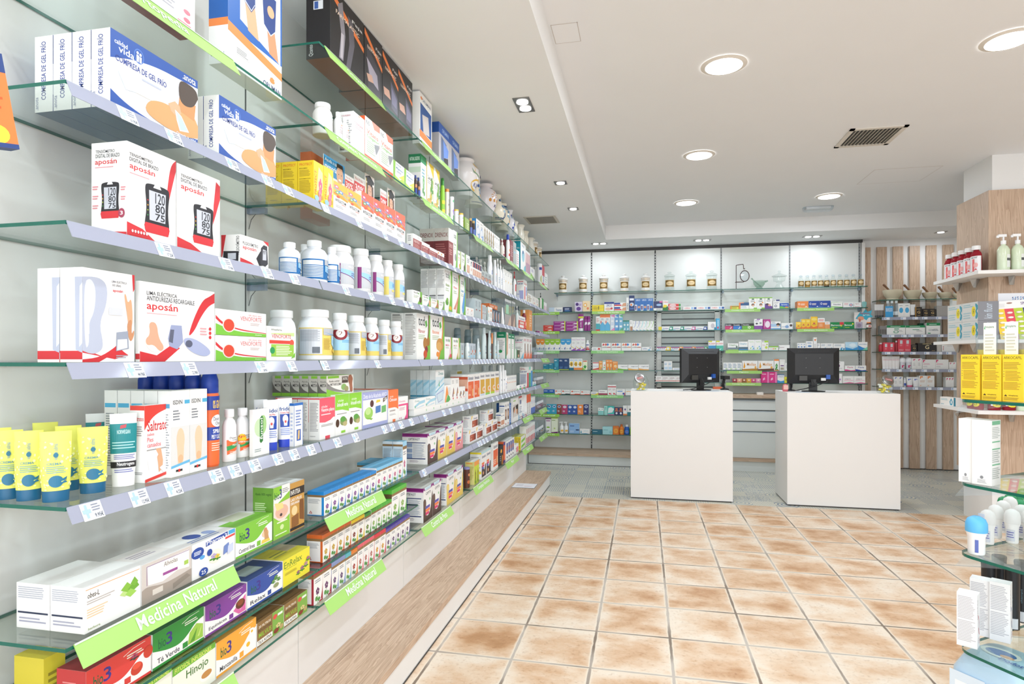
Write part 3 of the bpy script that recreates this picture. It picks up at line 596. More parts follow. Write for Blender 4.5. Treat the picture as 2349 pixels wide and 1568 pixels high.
# ---- round and tubular packs: child parts carry cap and label
def curved(secs, ex=2.0, span=80):
    """front mapping that follows a lofted body"""
    def f(x, y, o):
        z = secs[0][0]+(secs[-1][0]-secs[0][0])*min(1, max(0, y)); w, d = secs[-1][1:]
        for (za, wa, da), (zb, wb, db) in zip(secs, secs[1:]):
            if za-1e-9 <= z <= zb+1e-9: t = (z-za)/max(1e-9, zb-za); w = wa+(wb-wa)*t; d = da+(db-da)*t; break
        th = radians((x-.5)*2*span); return ((w/2+o+.0006)*sin(th), -(d/2+o+.0006)*cos(th), z)
    return f
def pack(kind, w, h, d, body, cap, art=(), bodymat=None, span=80):
    """returns dict part -> mesh for a bottle, jar or tube"""
    out = {}; mb = MB(); ex = 2.0
    bm = bodymat or body
    if kind == 'tube':      # squeeze tube standing on its cap
        ch = h*.16; S = [(ch, w*.86, d*.95), (ch+h*.1, w*.92, d*.9), (h*.55, w*.98, d*.62), (h*.86, w, d*.25), (h*.94, w*1.01, .004), (h, w*1.02, .003)]
        mb.loft(S, bm, 24); c = MB(); c.loft([(0, w*.84, d*.95), (ch*.9, w*.87, d*.97), (ch, w*.85, d*.94)], cap, 24); out['cap'] = c; LS = [S[0], S[1], S[2], S[3]]
    elif kind == 'jar':     # wide plastic pot with broad lid
        S = [(0, w*.94, d*.94), (h*.02, w, d), (h*.66, w, d), (h*.76, w*.9, d*.9), (h*.82, w*.74, d*.74), (h*.86, w*.72, d*.72)]
        mb.loft(S, bm, 28); c = MB(); c.loft([(h*.85, w*.76, d*.76), (h*.86, w*.8, d*.8), (h*.98, w*.8, d*.8), (h, w*.77, d*.77)], cap, 28); out['cap'] = c; LS = [(h*.1, w, d), (h*.64, w, d)]
    elif kind == 'bottle':
        S = [(0, w*.94, d*.94), (h*.02, w, d), (h*.68, w, d), (h*.77, w*.8, d*.8), (h*.82, w*.5, d*.5), (h*.86, w*.48, d*.48)]
        mb.loft(S, bm, 24); c = MB(); c.loft([(h*.85, w*.56, w*.56), (h*.99, w*.56, w*.56), (h, w*.52, w*.52)], cap, 20); out['cap'] = c; LS = [(h*.08, w, d), (h*.62, w, d)]
    elif kind == 'flask':   # flat oval shampoo bottle
        S = [(0, w*.9, d*.9), (h*.03, w, d), (h*.55, w, d), (h*.74, w*.8, d*.9), (h*.8, w*.5, d*.7), (h*.82, w*.45, d*.6)]
        mb.loft(S, bm, 24); c = MB(); c.loft([(h*.81, w*.5, d*.72), (h*.97, w*.46, d*.68), (h, w*.4, d*.6)], cap, 20); out['cap'] = c; LS = [(h*.08, w, d), (h*.55, w, d)]
    elif kind == 'pump':
        S = [(0, w*.94, d*.94), (h*.02, w, d), (h*.58, w, d), (h*.67, w*.7, d*.7), (h*.71, w*.36, d*.36), (h*.74, w*.34, d*.34)]
        mb.loft(S, bm, 24); c = MB(); c.loft([(h*.73, w*.42, w*.42), (h*.83, w*.42, w*.42)], cap, 16); c.tube((0, 0, h*.83), (0, 0, h*.93), w*.08, cap); c.box(-w*.42, -w*.1, h*.93, w*.22, w*.1, h, cap); c.box(-w*.55, -w*.07, h*.91, -w*.38, w*.07, h*.97, cap); out['pump_head'] = c; LS = [(h*.06, w, d), (h*.5, w, d)]
    elif kind == 'can':     # aerosol
        S = [(0, w*.95, d*.95), (h*.02, w, d), (h*.76, w, d), (h*.8, w*.86, d*.86)]
        mb.loft(S, bm, 24); c = MB(); c.loft([(h*.79, w*.9, w*.9), (h*.8, w*.95, w*.95), (h*.93, w*.93, w*.93), (h, w*.72, w*.72)], cap, 24); out['cap'] = c; LS = [(h*.02, w, d), (h*.76, w, d)]
    elif kind == 'tin':
        S = [(0, w*.98, d*.98), (h*.02, w, d), (h*.9, w, d)]
        mb.loft(S, bm, 24); c = MB(); c.loft([(h*.9, w*1.02, d*1.02), (h*.99, w*1.02, d*1.02), (h, w*.97, d*.97)], cap, 24); out['lid'] = c; LS = [(h*.02, w, d), (h*.9, w, d)]
    elif kind == 'rollon':
        S = [(0, w*.72, d*.72), (h*.03, w*.76, d*.76), (h*.45, w*.78, d*.78), (h*.6, w*.98, d*.98)]
        mb.loft(S, bm, 24); c = MB(); c.loft([(h*.59, w*.98, d*.98), (h*.62, w, d), (h*.82, w*.98, d*.98), (h*.93, w*.8, d*.8), (h, w*.35, d*.35)], cap, 24); out['cap'] = c; LS = [(h*.03, w*.77, d*.77), (h*.45, w*.78, d*.78)]
    out['body'] = mb
    if art:
        lb = MB(); stamp(lb, art, curved(LS, span=span), .0002, .00012 if span > 100 else .00004, cols=18 if span < 100 else 28); out['label'] = lb
    r = {}
    for k, m in out.items(): r[k] = m.mesh(k, smooth=(k != 'label'))
    return r
def put_pack(name, parts, x, y, z, rz, look, i, n, j, nd, where, direc, cat, grp=None):
    o = link(name, parts['body'], None, (x, y, z), rz)
    for k, me in parts.items():
        if k != 'body': link(k, me, o)
    finish(o, look, i, n, j, nd, where, direc, cat, grp or look+', '+where); return o
def LP(lv, look, uc, wp, vt, kind, body, cap, art=(), name='bottle', cat='bottle', dr=1.0, sb=.02, z0=0, vb=None, nd=1, lw=None, h=None, bodymat=None, us=None, grp=None, pitch=None, span=80, rot=0):
    """one or several round packs on the long wall; us = list of further centre columns"""
    z = LZ[lv]+z0; us = [uc] if us is None else us
    a = AF+sb+.03; y = GL(us[0], a)
    for _ in range(3):
        Z = ZD(-a, y); w = wp*Z/FP/sqrt(1+ry(us[0])**2)
        if vb is None: a = AF+sb+w*dr/2; y = GL(us[0], a)
        else:
            gx, gy = ground(us[0], vb, LZ[lv]); r = ry(us[0]); dx, dy = r*cT-sT, r*sT+cT; l = sqrt(dx*dx+dy*dy); x = gx+dx/l*w*.42; a = -x; y = gy+dy/l*w*.42
    if h is None: h = zat(vt, -a, y)-z
    h = min(h, zlim(lv, y)-z0)
    if name == 'bottle' and kind in ('tube', 'jar', 'can', 'tin'): name = {'tube': 'cream_tube', 'jar': 'plastic_jar', 'can': 'spray_can', 'tin': 'canister'}[kind]; cat = {'tube': 'tube', 'jar': 'jar', 'can': 'spray can', 'tin': 'canister'}[kind]
    ps = pack(kind, w, h, w*dr, body, cap, art, bodymat=bodymat, span=span)
    for i, u in enumerate(us):
        yy = GL(u, a) if vb is None else (y if i == 0 else GL(u, a))
        for j in range(nd):
            put_pack(name, ps, -a-j*(pitch or (w*dr+.003)), yy, z+.0004, pi/2+(rot or (-.7 if kind == 'tube' and vb else 0)), look, i, len(us), j, nd, f"long wall's {LN[lv]} shelf", LONG[0], cat, grp)
def BP(k, look, us, wp, vt, kind, body, cap, art=(), name='bottle', cat='bottle', dr=1.0, sb=.02, y=YG, zz=BZ, where='rear wall', names=BN, direc='from corner', bodymat=None):
    yf = y+sb+.03; X = GB(us[0], yf); Z = ZD(X, yf); w = wp*Z/FP; yf = y+sb+w*dr/2; X = GB(us[0], yf); z = zz[k]; h = zat(vt, X, yf)-z
    if name == 'bottle' and kind in ('tube', 'jar', 'can', 'tin'): name = {'tube': 'cream_tube', 'jar': 'plastic_jar', 'can': 'spray_can', 'tin': 'canister'}[kind]; cat = {'tube': 'tube', 'jar': 'jar', 'can': 'spray can', 'tin': 'canister'}[kind]
    ps = pack(kind, w, h, w*dr, body, cap, art, bodymat=bodymat)
    for i, u in enumerate(us): put_pack(name, ps, GB(u, yf), yf, z+.0004, 0, look, i, len(us), 0, 1, f"{where}'s {names[k]} shelf", direc, cat)
GR = '#8b8f96'; DK = '#33363c'; RD = '#d2333a'; BL = '#2257a8'; SK = '#dba983'; SK2 = '#c98f68'; GN = '#7cc242'
def word(s, c=DK, y0=.62, y1=.82, x0=.1, x1=.9, ln=3): return [T(x0, y0, x1, y1, s, c), L(x0, .25, x1, y0-.08, ln, GR)]

def RM(art, a, b):
    o = []
    for t in art:
        g = lambda x: a+x*(b-a)
        if t[0] in 'rlt': t = (t[0], g(t[1]), t[2], g(t[3]))+t[4:]
        elif t[0] == 'e': t = ('e', g(t[1]), t[2], t[3]*(b-a), t[4], t[5])
        elif t[0] == 'p': t = ('p', [(g(x), y) for x, y in t[1]], t[2])
        o.append(t)
    return o
# ================================================================== PRODUCTS, LONG WALL, FIRST BAY
LW(2, 'white boxed monitor with pink icons', 300, 448, -190, ub=262, col='#f5f3f2', F=[T(.1, .42, .62, .5, 'TENSIÓMETRO', '#4a4a50'), L(.1, .2, .7, .38, 4, '#9a9aa0'), E(.86, .3, .06, .035, '#e46a7c'), E(.86, .18, .06, .035, '#e46a7c'), L(.7, .05, .95, .13, 3, '#e46a7c')], cols={'B': '#8e4a4e'}, name='boxed_monitor')
LW(2, 'tall blue and orange knee support box', 522, 647, -150, ub=478, name='brace_box', col='#f2f2f0', cols={'B': '#e8e6e0'},
   F=[R(0, .30, 1, 1, '#1f5fae'), P('#f08a46', 0, .34, 1, .235, 1, .165, 0, .26), P('#d9dfe8', .2, .98, .97, .98, .97, .30, .2, .42), P(SK, .24, .98, .46, .98, .44, .7, .54, .36, .34, .38, .26, .7), P(SK2, .62, .98, .85, .98, .8, .7, .93, .31, .74, .33, .66, .7),
      P('#26407e', .23, .92, .47, .92, .47, .62, .4, .55, .27, .6), E(.36, .78, .07, .055, SK), P('#26407e', .6, .84, .88, .84, .86, .55, .77, .5, .64, .54), E(.77, .7, .07, .05, SK), P('#dfe6f2', .25, .61, .4, .56, .46, .63, .46, .64, .4, .57, .26, .62), P('#dfe6f2', .63, .54, .77, .49, .87, .56, .87, .57, .77, .5, .64, .55),
      T(.62, .02, .97, .07, 'ORLIMAN', '#3d4f77'), E(.8, .105, .05, .018, '#f08a46'), P('#f08a46', .75, .125, .8, .11, .85, .125, .8, .14), R(.12, .12, .38, .18, '#f7f7f7'), L(.14, .125, .36, .175, 4, '#777')],
   L=[R(0, .36, 1, 1, '#1f5fae'), R(0, .30, 1, .36, '#f08a46'), V(.3, .75, .7, 1, 'MEDICAL', '#eef4ff'), T(.1, .06, .8, .09, 'ORLIMAN', '#5a6c8c')])
GEL = [R(0, 0, 1, 1, '#f4f4f8'), P('#1f4fa3', 0, .62, 0, 1, 1, 1, 1, .88, .78, .86, .5, .84, .25, .76, .1, .68), P('#1f4fa3', 0, 0, 1, 0, 1, .10, .7, .04, .4, .05, .15, .12, 0, .22), T(.04, .84, .17, .9, 'calidad', '#f2f6ff'), T(.08, .75, .24, .84, 'vida', '#f2f6ff'), E(.29, .84, .055, .1, '#4f79c4'), E(.29, .84, .045, .085, '#1f4fa3'), E(.275, .88, .012, .02, '#fff'), E(.305, .87, .012, .02, '#fff'), P('#fff', .262, .85, .288, .85, .286, .76, .264, .76), P('#fff', .292, .84, .318, .84, .316, .76, .294, .76),
       T(.05, .62, .60, .72, 'COMPRESA DE GEL FRÍO', '#27408e'), L(.32, .53, .6, .58, 1, '#b7bfd8'), T(.8, .9, .97, .98, '.anota', '#f4f7ff'),
       P('#cfe0ea', .07, .5, .2, .52, .26, .33, .15, .3), P('#efe9d8', .2, .52, .45, .46, .5, .33, .26, .33), P('#d9a067', .35, .13, .38, .3, .5, .38, .64, .4, .76, .34, .8, .5, .95, .42, 1, .3, 1, .12, .85, .05, .6, .05), P('#cb915a', .74, .4, .76, .62, .97, .6, .95, .35), P('#4a3b30', .75, .58, .75, .84, .84, .87, .98, .84, 1, .72, .94, .55, .82, .5), P('#deaa84', .62, .42, .7, .5, .76, .46, .78, .36, .7, .3, .65, .33), P('#e9e7ea', .7, .38, .78, .33, .88, .14, .76, .1, .72, .24), P('#bcd2e6', .715, .36, .775, .32, .86, .16, .77, .12), T(.72, .03, .97, .08, 'Ortopedia de calidad', '#e9f0ff')]
SP = [V(.3, .16, .62, .93, 'COMPRESA DE GEL FRÍO', '#27408e'), V(.04, .03, .2, .2, '.anota', '#8b93ad')]
for u0, u1, vt, ub, k, n_ in ((251, 454.5, 61, 208, 'near', 4), (501, 633, 215, 466, 'far', 2)):
    LW(3, 'white blue cold gel compress box, '+('large view' if k == 'near' else 'second pile'), u0, u1, vt, ub=ub, F=GEL, L=SP, cols={'B': '#5b7396', 'K': '#1f4fa3'}, name='gel_compress_box', nd=n_, h=.175, grp='cold gel compress boxes')
APO = lambda top, w=.62: [T(.05, .86, .5, .9, 'TENSIÓMETRO', '#4b4b52'), T(.05, .805, .62, .845, 'DIGITAL DE BRAZO', '#4b4b52'), T(.05, .71, .55, .785, 'aposán', RD), L(.05, .67, .5, .69, 1, '#e0a0a6'), P(RD, 0, 0, 0, .16, .3, .12, .55, .02, .6, 0), P(RD, .88, .92, 1, 1, 1, .88, .93, .72, .84, .5, .78, .36, .8, .6)]+MON(.33, .1, .86, .64)+[R(.05, .03+.02*0, .42, .035, RD)]+[E(.1+.055*q, .075, .02, .016, '#f6dede') for q in range(6)]
def MON(x0, y0, x1, y1):
    w, h = x1-x0, y1-y0; f = lambda a, b: (x0+a*w, y0+b*h)
    pts = [(0.06, 0), (.94, 0), (1, .12), (.92, .5), (1, .9), (.92, 1), (.1, 1), (.02, .9), (.1, .5), (0, .12)]
    o = [P('#26262b', *[c for p in pts for c in f(*p)]), P(RD, *f(.06, 0), *f(.94, 0), *f(1, .14), *f(.95, .2), *f(.05, .2), *f(0, .14)), P('#c9cdd6', *f(.2, .26), *f(.82, .26), *f(.84, .86), *f(.18, .86)), P('#f1f1f4', *f(.34, .93), *f(.66, .93), *f(.6, 1.0), *f(.4, 1.0))]
    for t, a, b in (('120', .62, .84), ('80', .44, .61), ('75', .28, .42)): o.append(T(*f(.42, a), *f(.8, b), t, '#2a2c33'))
    o += [E(*f(.13, .35+.1*q), .012, .008, ['#3e9b4f', '#a9c23f', '#e8a33a', '#d2333a'][q]) for q in range(4)]
    return o
APS = [T(.12, .89, .66, .93, 'TENSIÓMETRO', '#4b4b52'), T(.12, .84, .8, .88, 'DIGITAL DE BRAZO', '#4b4b52'), T(.1, .755, .72, .825, 'aposán', RD), L(.1, .73, .7, .75, 1, '#e0a0a6')]+MON(.26, .2, .8, .58)+[SWL(RD, .1, .05), E(.86, .25, .09, .05, '#a3405a'), T(.82, .23, .9, .27, '3', '#fff')]+[L(.04, .3+.1*q, .22, .35+.1*q, 2, '#d98c94') for q in range(3)]+[L(.84, .38+.1*q, .98, .43+.1*q, 2, '#d98c94') for q in range(2)]
LW(4, 'white blood pressure monitor box, side shown', 290, 404, 322, ub=209, F=APO(0), L=APS, name='blood_pressure_monitor_box')
LW(4, 'white blood pressure monitor box, narrower', 405.5, 505, 373, d=.07, F=[T(.08, .86, .56, .9, 'TENSIÓMETRO', '#4b4b52'), T(.08, .8, .68, .845, 'DIGITAL DE BRAZO', '#4b4b52'), T(.08, .7, .6, .78, 'aposán', RD), P(RD, 0, 0, 0, .14, .3, .1, .55, .02, .6, 0), P(RD, .9, .96, 1, .92, 1, .75, .9, .55, .82, .4, .84, .65)]+MON(.34, .12, .84, .6), name='blood_pressure_monitor_box')
LW(4, 'small white pulse oximeter box', 550.6, 616, 537, ub=507, F=[T(.08, .68, .62, .82, 'PULSIOXÍMETRO', '#4b4b52'), T(.08, .5, .55, .66, 'aposán', RD), P(RD, 0, 0, 0, .2, .35, .12, .6, 0), P(RD, .8, 1, 1, 1, 1, .85), P('#26262b', .55, .3, .7, .6, .82, .64, .8, .1, .66, .06), P('#3a3a40', .7, .12, .72, .72, .82, .86, .95, .84, .98, .2, .88, .08), P('#c9cdd6', .78, .3, .79, .7, .92, .68, .92, .32), T(.8, .52, .9, .66, '97', '#222')], L=[P(RD, 0, 1, .25, 1, .1, .4, 0, .1), V(.75, .3, .95, .95, 'PULSIOXÍMETRO', '#555'), P('#26262b', .1, .08, .9, .08, .92, .42, .12, .44), P('#c9cdd6', .35, .14, .78, .14, .78, .36, .35, .36)], name='oximeter_box')
BLI = '#b9c0d2'
LW(5, 'white nail file box with clear window', 188, 309, 612, ub=137, nd=2, d=.07, F=[P(RD, 0, 0, 0, 0, 1, 0, 1, .04, .8, .1, .62, .2, .45, .04, .2, .1, 0, .13), P('#eceef2', 0, 0, 1, 0, 1, .1, .6, .03, 0, .1), P(RD, 0, .03, .3, .05, .6, .16, .7, .23, .6, .1, .3, -.0, 0, 0), P(BLI, 0, .9, .3, .92, .46, .84, .44, .62, .3, .42, .38, .2, .34, .12, .18, .08, 0, .12), P('#dde2ec', .02, .84, .14, .9, .24, .8, .22, .55, .1, .4, .12, .18, .04, .14), P('#f3f5fa', .06, .8, .1, .8, .12, .3, .08, .3), T(.54, .88, .84, .91, 'LIMA ELÉCTRICA', '#8d8d95'), T(.55, .84, .72, .87, 'DE UÑAS', '#8d8d95'), T(.56, .77, .76, .81, 'aposán', RD), P(RD, .95, 1, 1, 1, 1, .84, .97, .8), P(SK, .78, .77, .82, .77, .86, .66, .93, .74, .96, .55, .95, .4, .88, .38, .84, .55), P(SK2, .84, .45, .95, .5, .93, .3, .99, .38, .99, .3, .92, .22, .86, .3), P('#9aa2b2', .62, .12, .63, .33, .86, .35, .88, .15), P('#e4e8f0', .64, .13, .65, .25, .84, .26, .85, .16), L(.62, .04, .86, .08, 2, '#a9a9b2'), R(.48, .52, .75, .6, '#d3d6df')],
   L=[R(0, .03, 1, .12, RD), P(BLI, .66, .9, 1, .9, 1, .1, .7, .13), P('#dde2ec', .88, .8, 1, .84, 1, .2, .86, .16)], name='nail_file_box')
LW(5, 'white foot file box with red swoosh', 319, 492.8, 643.5, ub=311, F=[T(.08, .84, .46, .9, 'LIMA ELÉCTRICA', '#4b4b52'), T(.08, .77, .7, .83, 'ANTIDUREZAS RECARGABLE', '#4b4b52'), T(.08, .63, .47, .75, 'aposán', RD), L(.08, .6, .46, .62, 1, '#e3a6ab'), P('#e6e6ea', .62, .4, .74, .62, .98, .84, .98, .7, .8, .5, .7, .36), P(RD, .6, .32, .7, .62, .82, .86, .92, .92, 1, .98, 1, .84, .9, .78, .78, .6, .7, .42), P(RD, 0, 0, .3, 0, .5, .18, .36, .2, .2, .08, 0, .13), E(.18, .32, .13, .2, '#f6ece6'), P('#e2a98c', .1, .5, .2, .5, .22, .3, .3, .18, .24, .12, .16, .22, .08, .2, .06, .28, .12, .34), P('#9aa3c4', .34, .3, .38, .48, .52, .48, .54, .26, .46, .16, .36, .2), P('#5f6478', .35, .26, .37, .42, .42, .42, .4, .24), P('#aab3d4', .54, .32, .7, .32, .92, .18, .94, .1, .84, .06, .66, .12, .56, .22), E(.62, .24, .05, .05, '#5b6076'), E(.93, .46, .02, .025, RD), E(.93, .4, .02, .025, RD), E(.93, .34, .02, .025, RD), L(.78, .36, .9, .48, 3, '#e3a6ab')], L=[R(0, .03, 1, .1, RD)], name='foot_file_box')
VEN = [P(RD, 0, .75, .12, .5, .28, .36, .5, .26, .8, .2, 1, .17, 1, .14, .5, .2, .25, .32, .1, .42, 0, .62), P(GN, 0, .44, .25, .24, .5, .16, 1, .13, 1, 0, 0, 0), E(.24, .4, .12, .28, '#e8d9d4'), E(.24, .4, .1, .24, '#d94a34'), T(.46, .62, .9, .8, 'VENOFORTE', '#d9868a'), T(.62, .84, .9, .9, 'GEL efecto alivio', '#e0a0a2'), L(.66, .44, .88, .56, 2, '#c9b7b7'), T(.76, .03, .9, .1, 'Arkopharma', '#eaf6dc')]
h_ = LW(5, 'green white leg gel box, bottom', 493.7, 611, 768, F=VEN, d=.05); LW(5, 'green white leg gel box, stacked above', 493.7, 611, 706.5, z0=h_+.001, F=VEN, d=.05, h=h_)
LW(5, 'square green vein capsule box', 611.5, 679, 747, d=.04, F=[T(.14, .86, .5, .94, 'Arkopharma', '#5d6a5d'), P('#cbe39a', .14, .8, .94, .85, .94, .74, .14, .78), T(.16, .66, .82, .78, 'VENOFORTE', '#d2636b'), R(.08, .5, .85, .6, '#dc4a3e'), E(.85, .54, .08, .1, '#e05a48'), R(.14, .12, .92, .48, '#9ccb4d'), L(.3, .15, .85, .45, 6, '#eef7dc'), E(.18, .3, .08, .1, '#2d9a5a'), P('#7cc242', .82, .06, .98, .26, .96, .1)])
PRO = [T(.02, .0, .05, .01, 'a', '#fff')]
# yellow foot cream tubes
YT = [R(0, 0, 1, 1, '#eef06e')]
rr = random.Random(4)
for q in range(46): YT.append(E(rr.uniform(.04, .96), rr.uniform(.03, 1.0), rr.uniform(.02, .04), rr.uniform(.014, .03), '#f6f8b6'))
YT += [V(.44, .62, .54, .95, 'verkos sdima', '#8ba0a8'), E(.5, .72, .055, .05, '#23718e'), T(.3, .52, .62, .57, 'CREMA', '#5d8fa0'), L(.28, .35, .72, .5, 4, '#7aa3ab'), E(.5, .19, .17, .12, '#1f6f92'), P('#1f6f92', .6, .22, .76, .28, .7, .2, .78, .16, .6, .14), P('#eef06e', .62, .19, .7, .2, .62, .17)]
for q, (u, vb, wp, vt, lk) in enumerate(((128, 1153, 74, 963, 'front, fully visible'), (66, 1150, 68, 962, 'second from end'), (20, 1147, 66, 964, 'front, at end'), (213, 1133, 70, 954, 'beside teal tube'), (157, 1127, 60, 954, 'behind front pair'), (104, 1112, 58, 952, 'back row middle'), (-4, 1137, 60, 962, 'back row, at end'))):
    LP(6, 'yellow patterned foot cream tube with blue cap, '+lk, u, wp, vt, 'tube', '#eef06e', '#175f86', YT, vb=vb, dr=.62, h=.148, grp='yellow foot cream tubes', name='cream_tube', cat='tube')
TL = [R(0, .42, 1, 1, '#13868c'), T(.32, .8, .68, .88, 'NORWEGIAN', '#cfeeee'), P('#c24b55', .4, .9, .56, .92, .58, .99, .42, .97), L(.15, .5, .85, .66, 3, '#a9dcdc'), L(.2, .3, .85, .4, 3, '#6a6fae'), R(0, .14, 1, .26, '#1d1d22'), T(.3, .16, .84, .25, 'Neutrogena', '#f4f4f4'), L(.2, .04, .8, .12, 2, '#6a6fae')]
LP(6, 'teal and white hand cream tube with white cap', 283, 62, 948, 'tube', '#f2f4f4', '#f4f4f2', TL, vb=1117, dr=.6, name='cream_tube', cat='tube')
LP(6, 'teal and white hand cream tube behind yellow ones', 226, 58, 948, 'tube', '#f2f4f4', '#f4f4f2', TL, vb=1092, dr=.6, name='cream_tube', cat='tube')
LW(6, 'red white foot salts box', 330.7, 393, 931, ub=298, sb=.035, F=[P('#e0433a', 0, 1, 1, 1, 1, .95, .7, .92, .35, .86, .12, .76, 0, .68), T(.1, .66, .95, .8, 'Saltratos', RD), T(.1, .6, .35, .64, 'sales', '#e3707a'), T(.1, .52, .32, .58, 'Pies', '#e3707a'), T(.1, .45, .6, .51, 'cansados', '#e3707a'), L(.08, .4, .8, .43, 1, '#999'), P(SK, .42, .42, .6, .42, .68, .25, .66, .14, .52, .1, .5, .2), P('#e3e4e8', .1, .3, .42, .4, .5, .34, .3, .2, .16, .14), P('#e3e4e8', .55, .16, .8, .22, .95, .12, .7, .08), P('#e0433a', .02, 0, 1, .06, 1, .1, .02, .04)], L=[R(0, .94, 1, 1, '#e0433a'), T(.3, .8, .95, .86, 'Saltratos', RD), L(.1, .1, .9, .14, 2, '#999'), L(.3, .6, .9, .74, 5, '#999')])
ISD = [T(.1, .84, .6, .89, 'ISDIN', '#4a4e55'), R(.72, .84, 1, .885, '#57b4dd'), L(.1, .65, .5, .78, 4, '#8b9198'), R(0, .13, 1, .58, '#dcdcda'), E(.5, .42, .22, .14, '#e9c9a9'), P('#e9c9a9', .3, .4, .7, .42, .66, .2, .6, .13, .36, .13, .34, .22), E(.5, .2, .14, .05, '#dfb68f'), P('#69b7e0', 0, .1, 1, .14, 1, .17, 0, .13), R(.25, .055, .6, .08, '#333'), R(.38, .05, .47, .085, '#d33')]
LW(6, 'white foot care box, sole pictured', 392, 475, 897, n=2, ub=362, sb=.02, nd=5, F=ISD, L=[R(.04, .8, .9, .85, '#57b4dd'), L(.12, .1, .9, .74, 22, '#9aa0a4')])
LP(6, 'blue and orange foot spray can', 481, 44, 857, 'can', '#ee6a33', '#123a9c', [R(0, 0, 1, .36, '#ee6a33'), R(0, .36, 1, .55, '#1f3e9c'), R(0, .8, 1, 1, '#1f3e9c'), T(.3, .82, .75, .94, '0% GRATIS', '#ffd83c'), E(.5, .64, .26, .09, '#f4f4f8'), T(.32, .64, .6, .7, 'Devor', '#22262f'), T(.4, .58, .68, .63, 'Olor', '#22262f'), T(.3, .46, .75, .52, 'SPRAY', '#fff'), T(.25, .38, .8, .44, 'PIES Y CALZADO', '#fff'), L(.25, .2, .8, .33, 4, '#fbd9c8')], sb=.03, nd=5, pitch=.052, vb=1071)
POW = [P('#ee6a33', .1, .62, .9, .72, .9, .28, .5, .2, .12, .1), E(.5, .66, .33, .12, '#f7f4f2'), T(.26, .65, .66, .73, 'Devor', '#22262f'), T(.4, .58, .72, .64, 'Olor', '#22262f'), P('#2f9a52', .1, .4, .9, .52, .9, .4, .12, .24), T(.4, .4, .7, .46, 'POLVO', '#fff'), L(.25, .1, .8, .22, 3, '#fbd9c8')]
LP(6, 'white foot powder bottle with orange label', 526, 40, 938, 'bottle', '#f4f4f4', '#f2f2f2', POW, vb=1059, dr=.7)
LP(6, 'white foot powder bottle wearing 9.95€ sticker', 556, 42, 935.6, 'bottle', '#f4f4f4', '#f2f2f2', POW+[E(.2, .55, .22, .2, '#f7c52b'), P('#ef7a28', .0, .5, .4, .5, .36, .38, .2, .34, .04, .38), T(.05, .55, .22, .7, '9', RD), T(.23, .61, .36, .7, '95€', RD), T(.04, .42, .37, .48, 'OFERTA', '#fff')], vb=1049, dr=.7)
LW(6, 'white green fungal powder box', 580, 618, 940, ub=573, F=[E(.42, .6, .34, .2, '#c7dfb6'), E(.62, .66, .2, .2, '#a5d08a'), P('#2f7a3a', .4, .3, .48, .26, .6, .3, .62, .8, .54, .86, .4, .8), V(.42, .34, .58, .8, 'funsol', '#f4f8ee'), L(.1, .08, .5, .16, 2, '#9aa')])
FR = [T(.2, .84, .85, .95, 'fridol', '#2b4f96'), T(.25, .76, .7, .81, 'Crema Pies', '#e05a54'), P('#2a4fae', .22, .36, .78, .36, .78, .74, .22, .74), E(.5, .6, .14, .12, '#f3f3f6'), P('#f3f3f6', .4, .56, .6, .56, .58, .4, .42, .4), E(.5, .52, .05, .04, '#e05a54'), L(.22, .12, .8, .33, 4, '#7a90cf')]
LP(6, 'white foot cream tube with blue cap', 621, 36, 917, 'tube', '#f4f5f8', '#2a45c0', FR, dr=.6, vb=1034, us=[621, 653])
LP(6, 'white foot cream tube set back', 598, 32, 916, 'tube', '#f4f5f8', '#2a45c0', FR, dr=.6, vb=1023)
LW(6, 'slim white blue ankle bandage box', 674, 695, 925, ub=664, F=[R(0, .94, 1, 1, '#2f6fc0'), R(0, 0, .04, 1, '#2f6fc0'), R(.96, 0, 1, 1, '#2f6fc0'), L(.2, .45, .8, .85, 6, '#7e94c8'), R(.3, .12, .75, .38, '#2f5fb4'), P('#e2bd7c', .45, .36, .65, .36, .6, .16, .4, .14)], L=[R(0, .94, 1, 1, '#2f6fc0'), L(.2, .1, .8, .8, 8, '#b9c4de')])
REDL = [R(0, .97, 1, 1, '#e04a58'), L(.1, .2, .9, .9, 20, '#a9a9ac'), T(.1, .07, .6, .1, 'Arkopharma', '#555')]
HV = LW(6, 'pink and white slimming capsule box', 732.7, 768.5, 913.8, ub=708, nd=4, F=[R(0, .5, 1, 1, '#ea5d6e'), P('#ea5d6e', 0, .42, .35, .4, .7, .44, 1, .54, 1, .6, 0, .6), T(.12, .76, .5, .82, 'arkodiet', '#fbdfe2'), T(.1, .64, .95, .75, 'Vientre plano', '#fff'), L(.1, .57, .8, .62, 1, '#fbdfe2'), L(.1, .3, .9, .36, 2, '#999'), R(.36, 0, .66, .07, '#e24a5c')], L=REDL)
LW(6, 'green white green coffee slimming box', 768.8, 829.5, 906, n=2, d=.06, F=[R(0, .66, 1, 1, '#8fd23c'), P('#8fd23c', 0, .62, .5, .62, 1, .56, 1, .7, 0, .7), T(.2, .82, .6, .88, 'arkodiet', '#eef9dc'), T(.12, .7, .92, .8, 'Arkocafé verde', '#fff'), L(.12, .5, .9, .54, 1, '#999'), E(.16, .3, .13, .1, '#4a2c1c'), E(.6, .32, .26, .1, '#8a9a5a'), E(.55, .38, .2, .07, '#5fa046'), E(.7, .26, .16, .06, '#b9b07c'), R(.42, .04, .72, .1, '#8fd23c')])
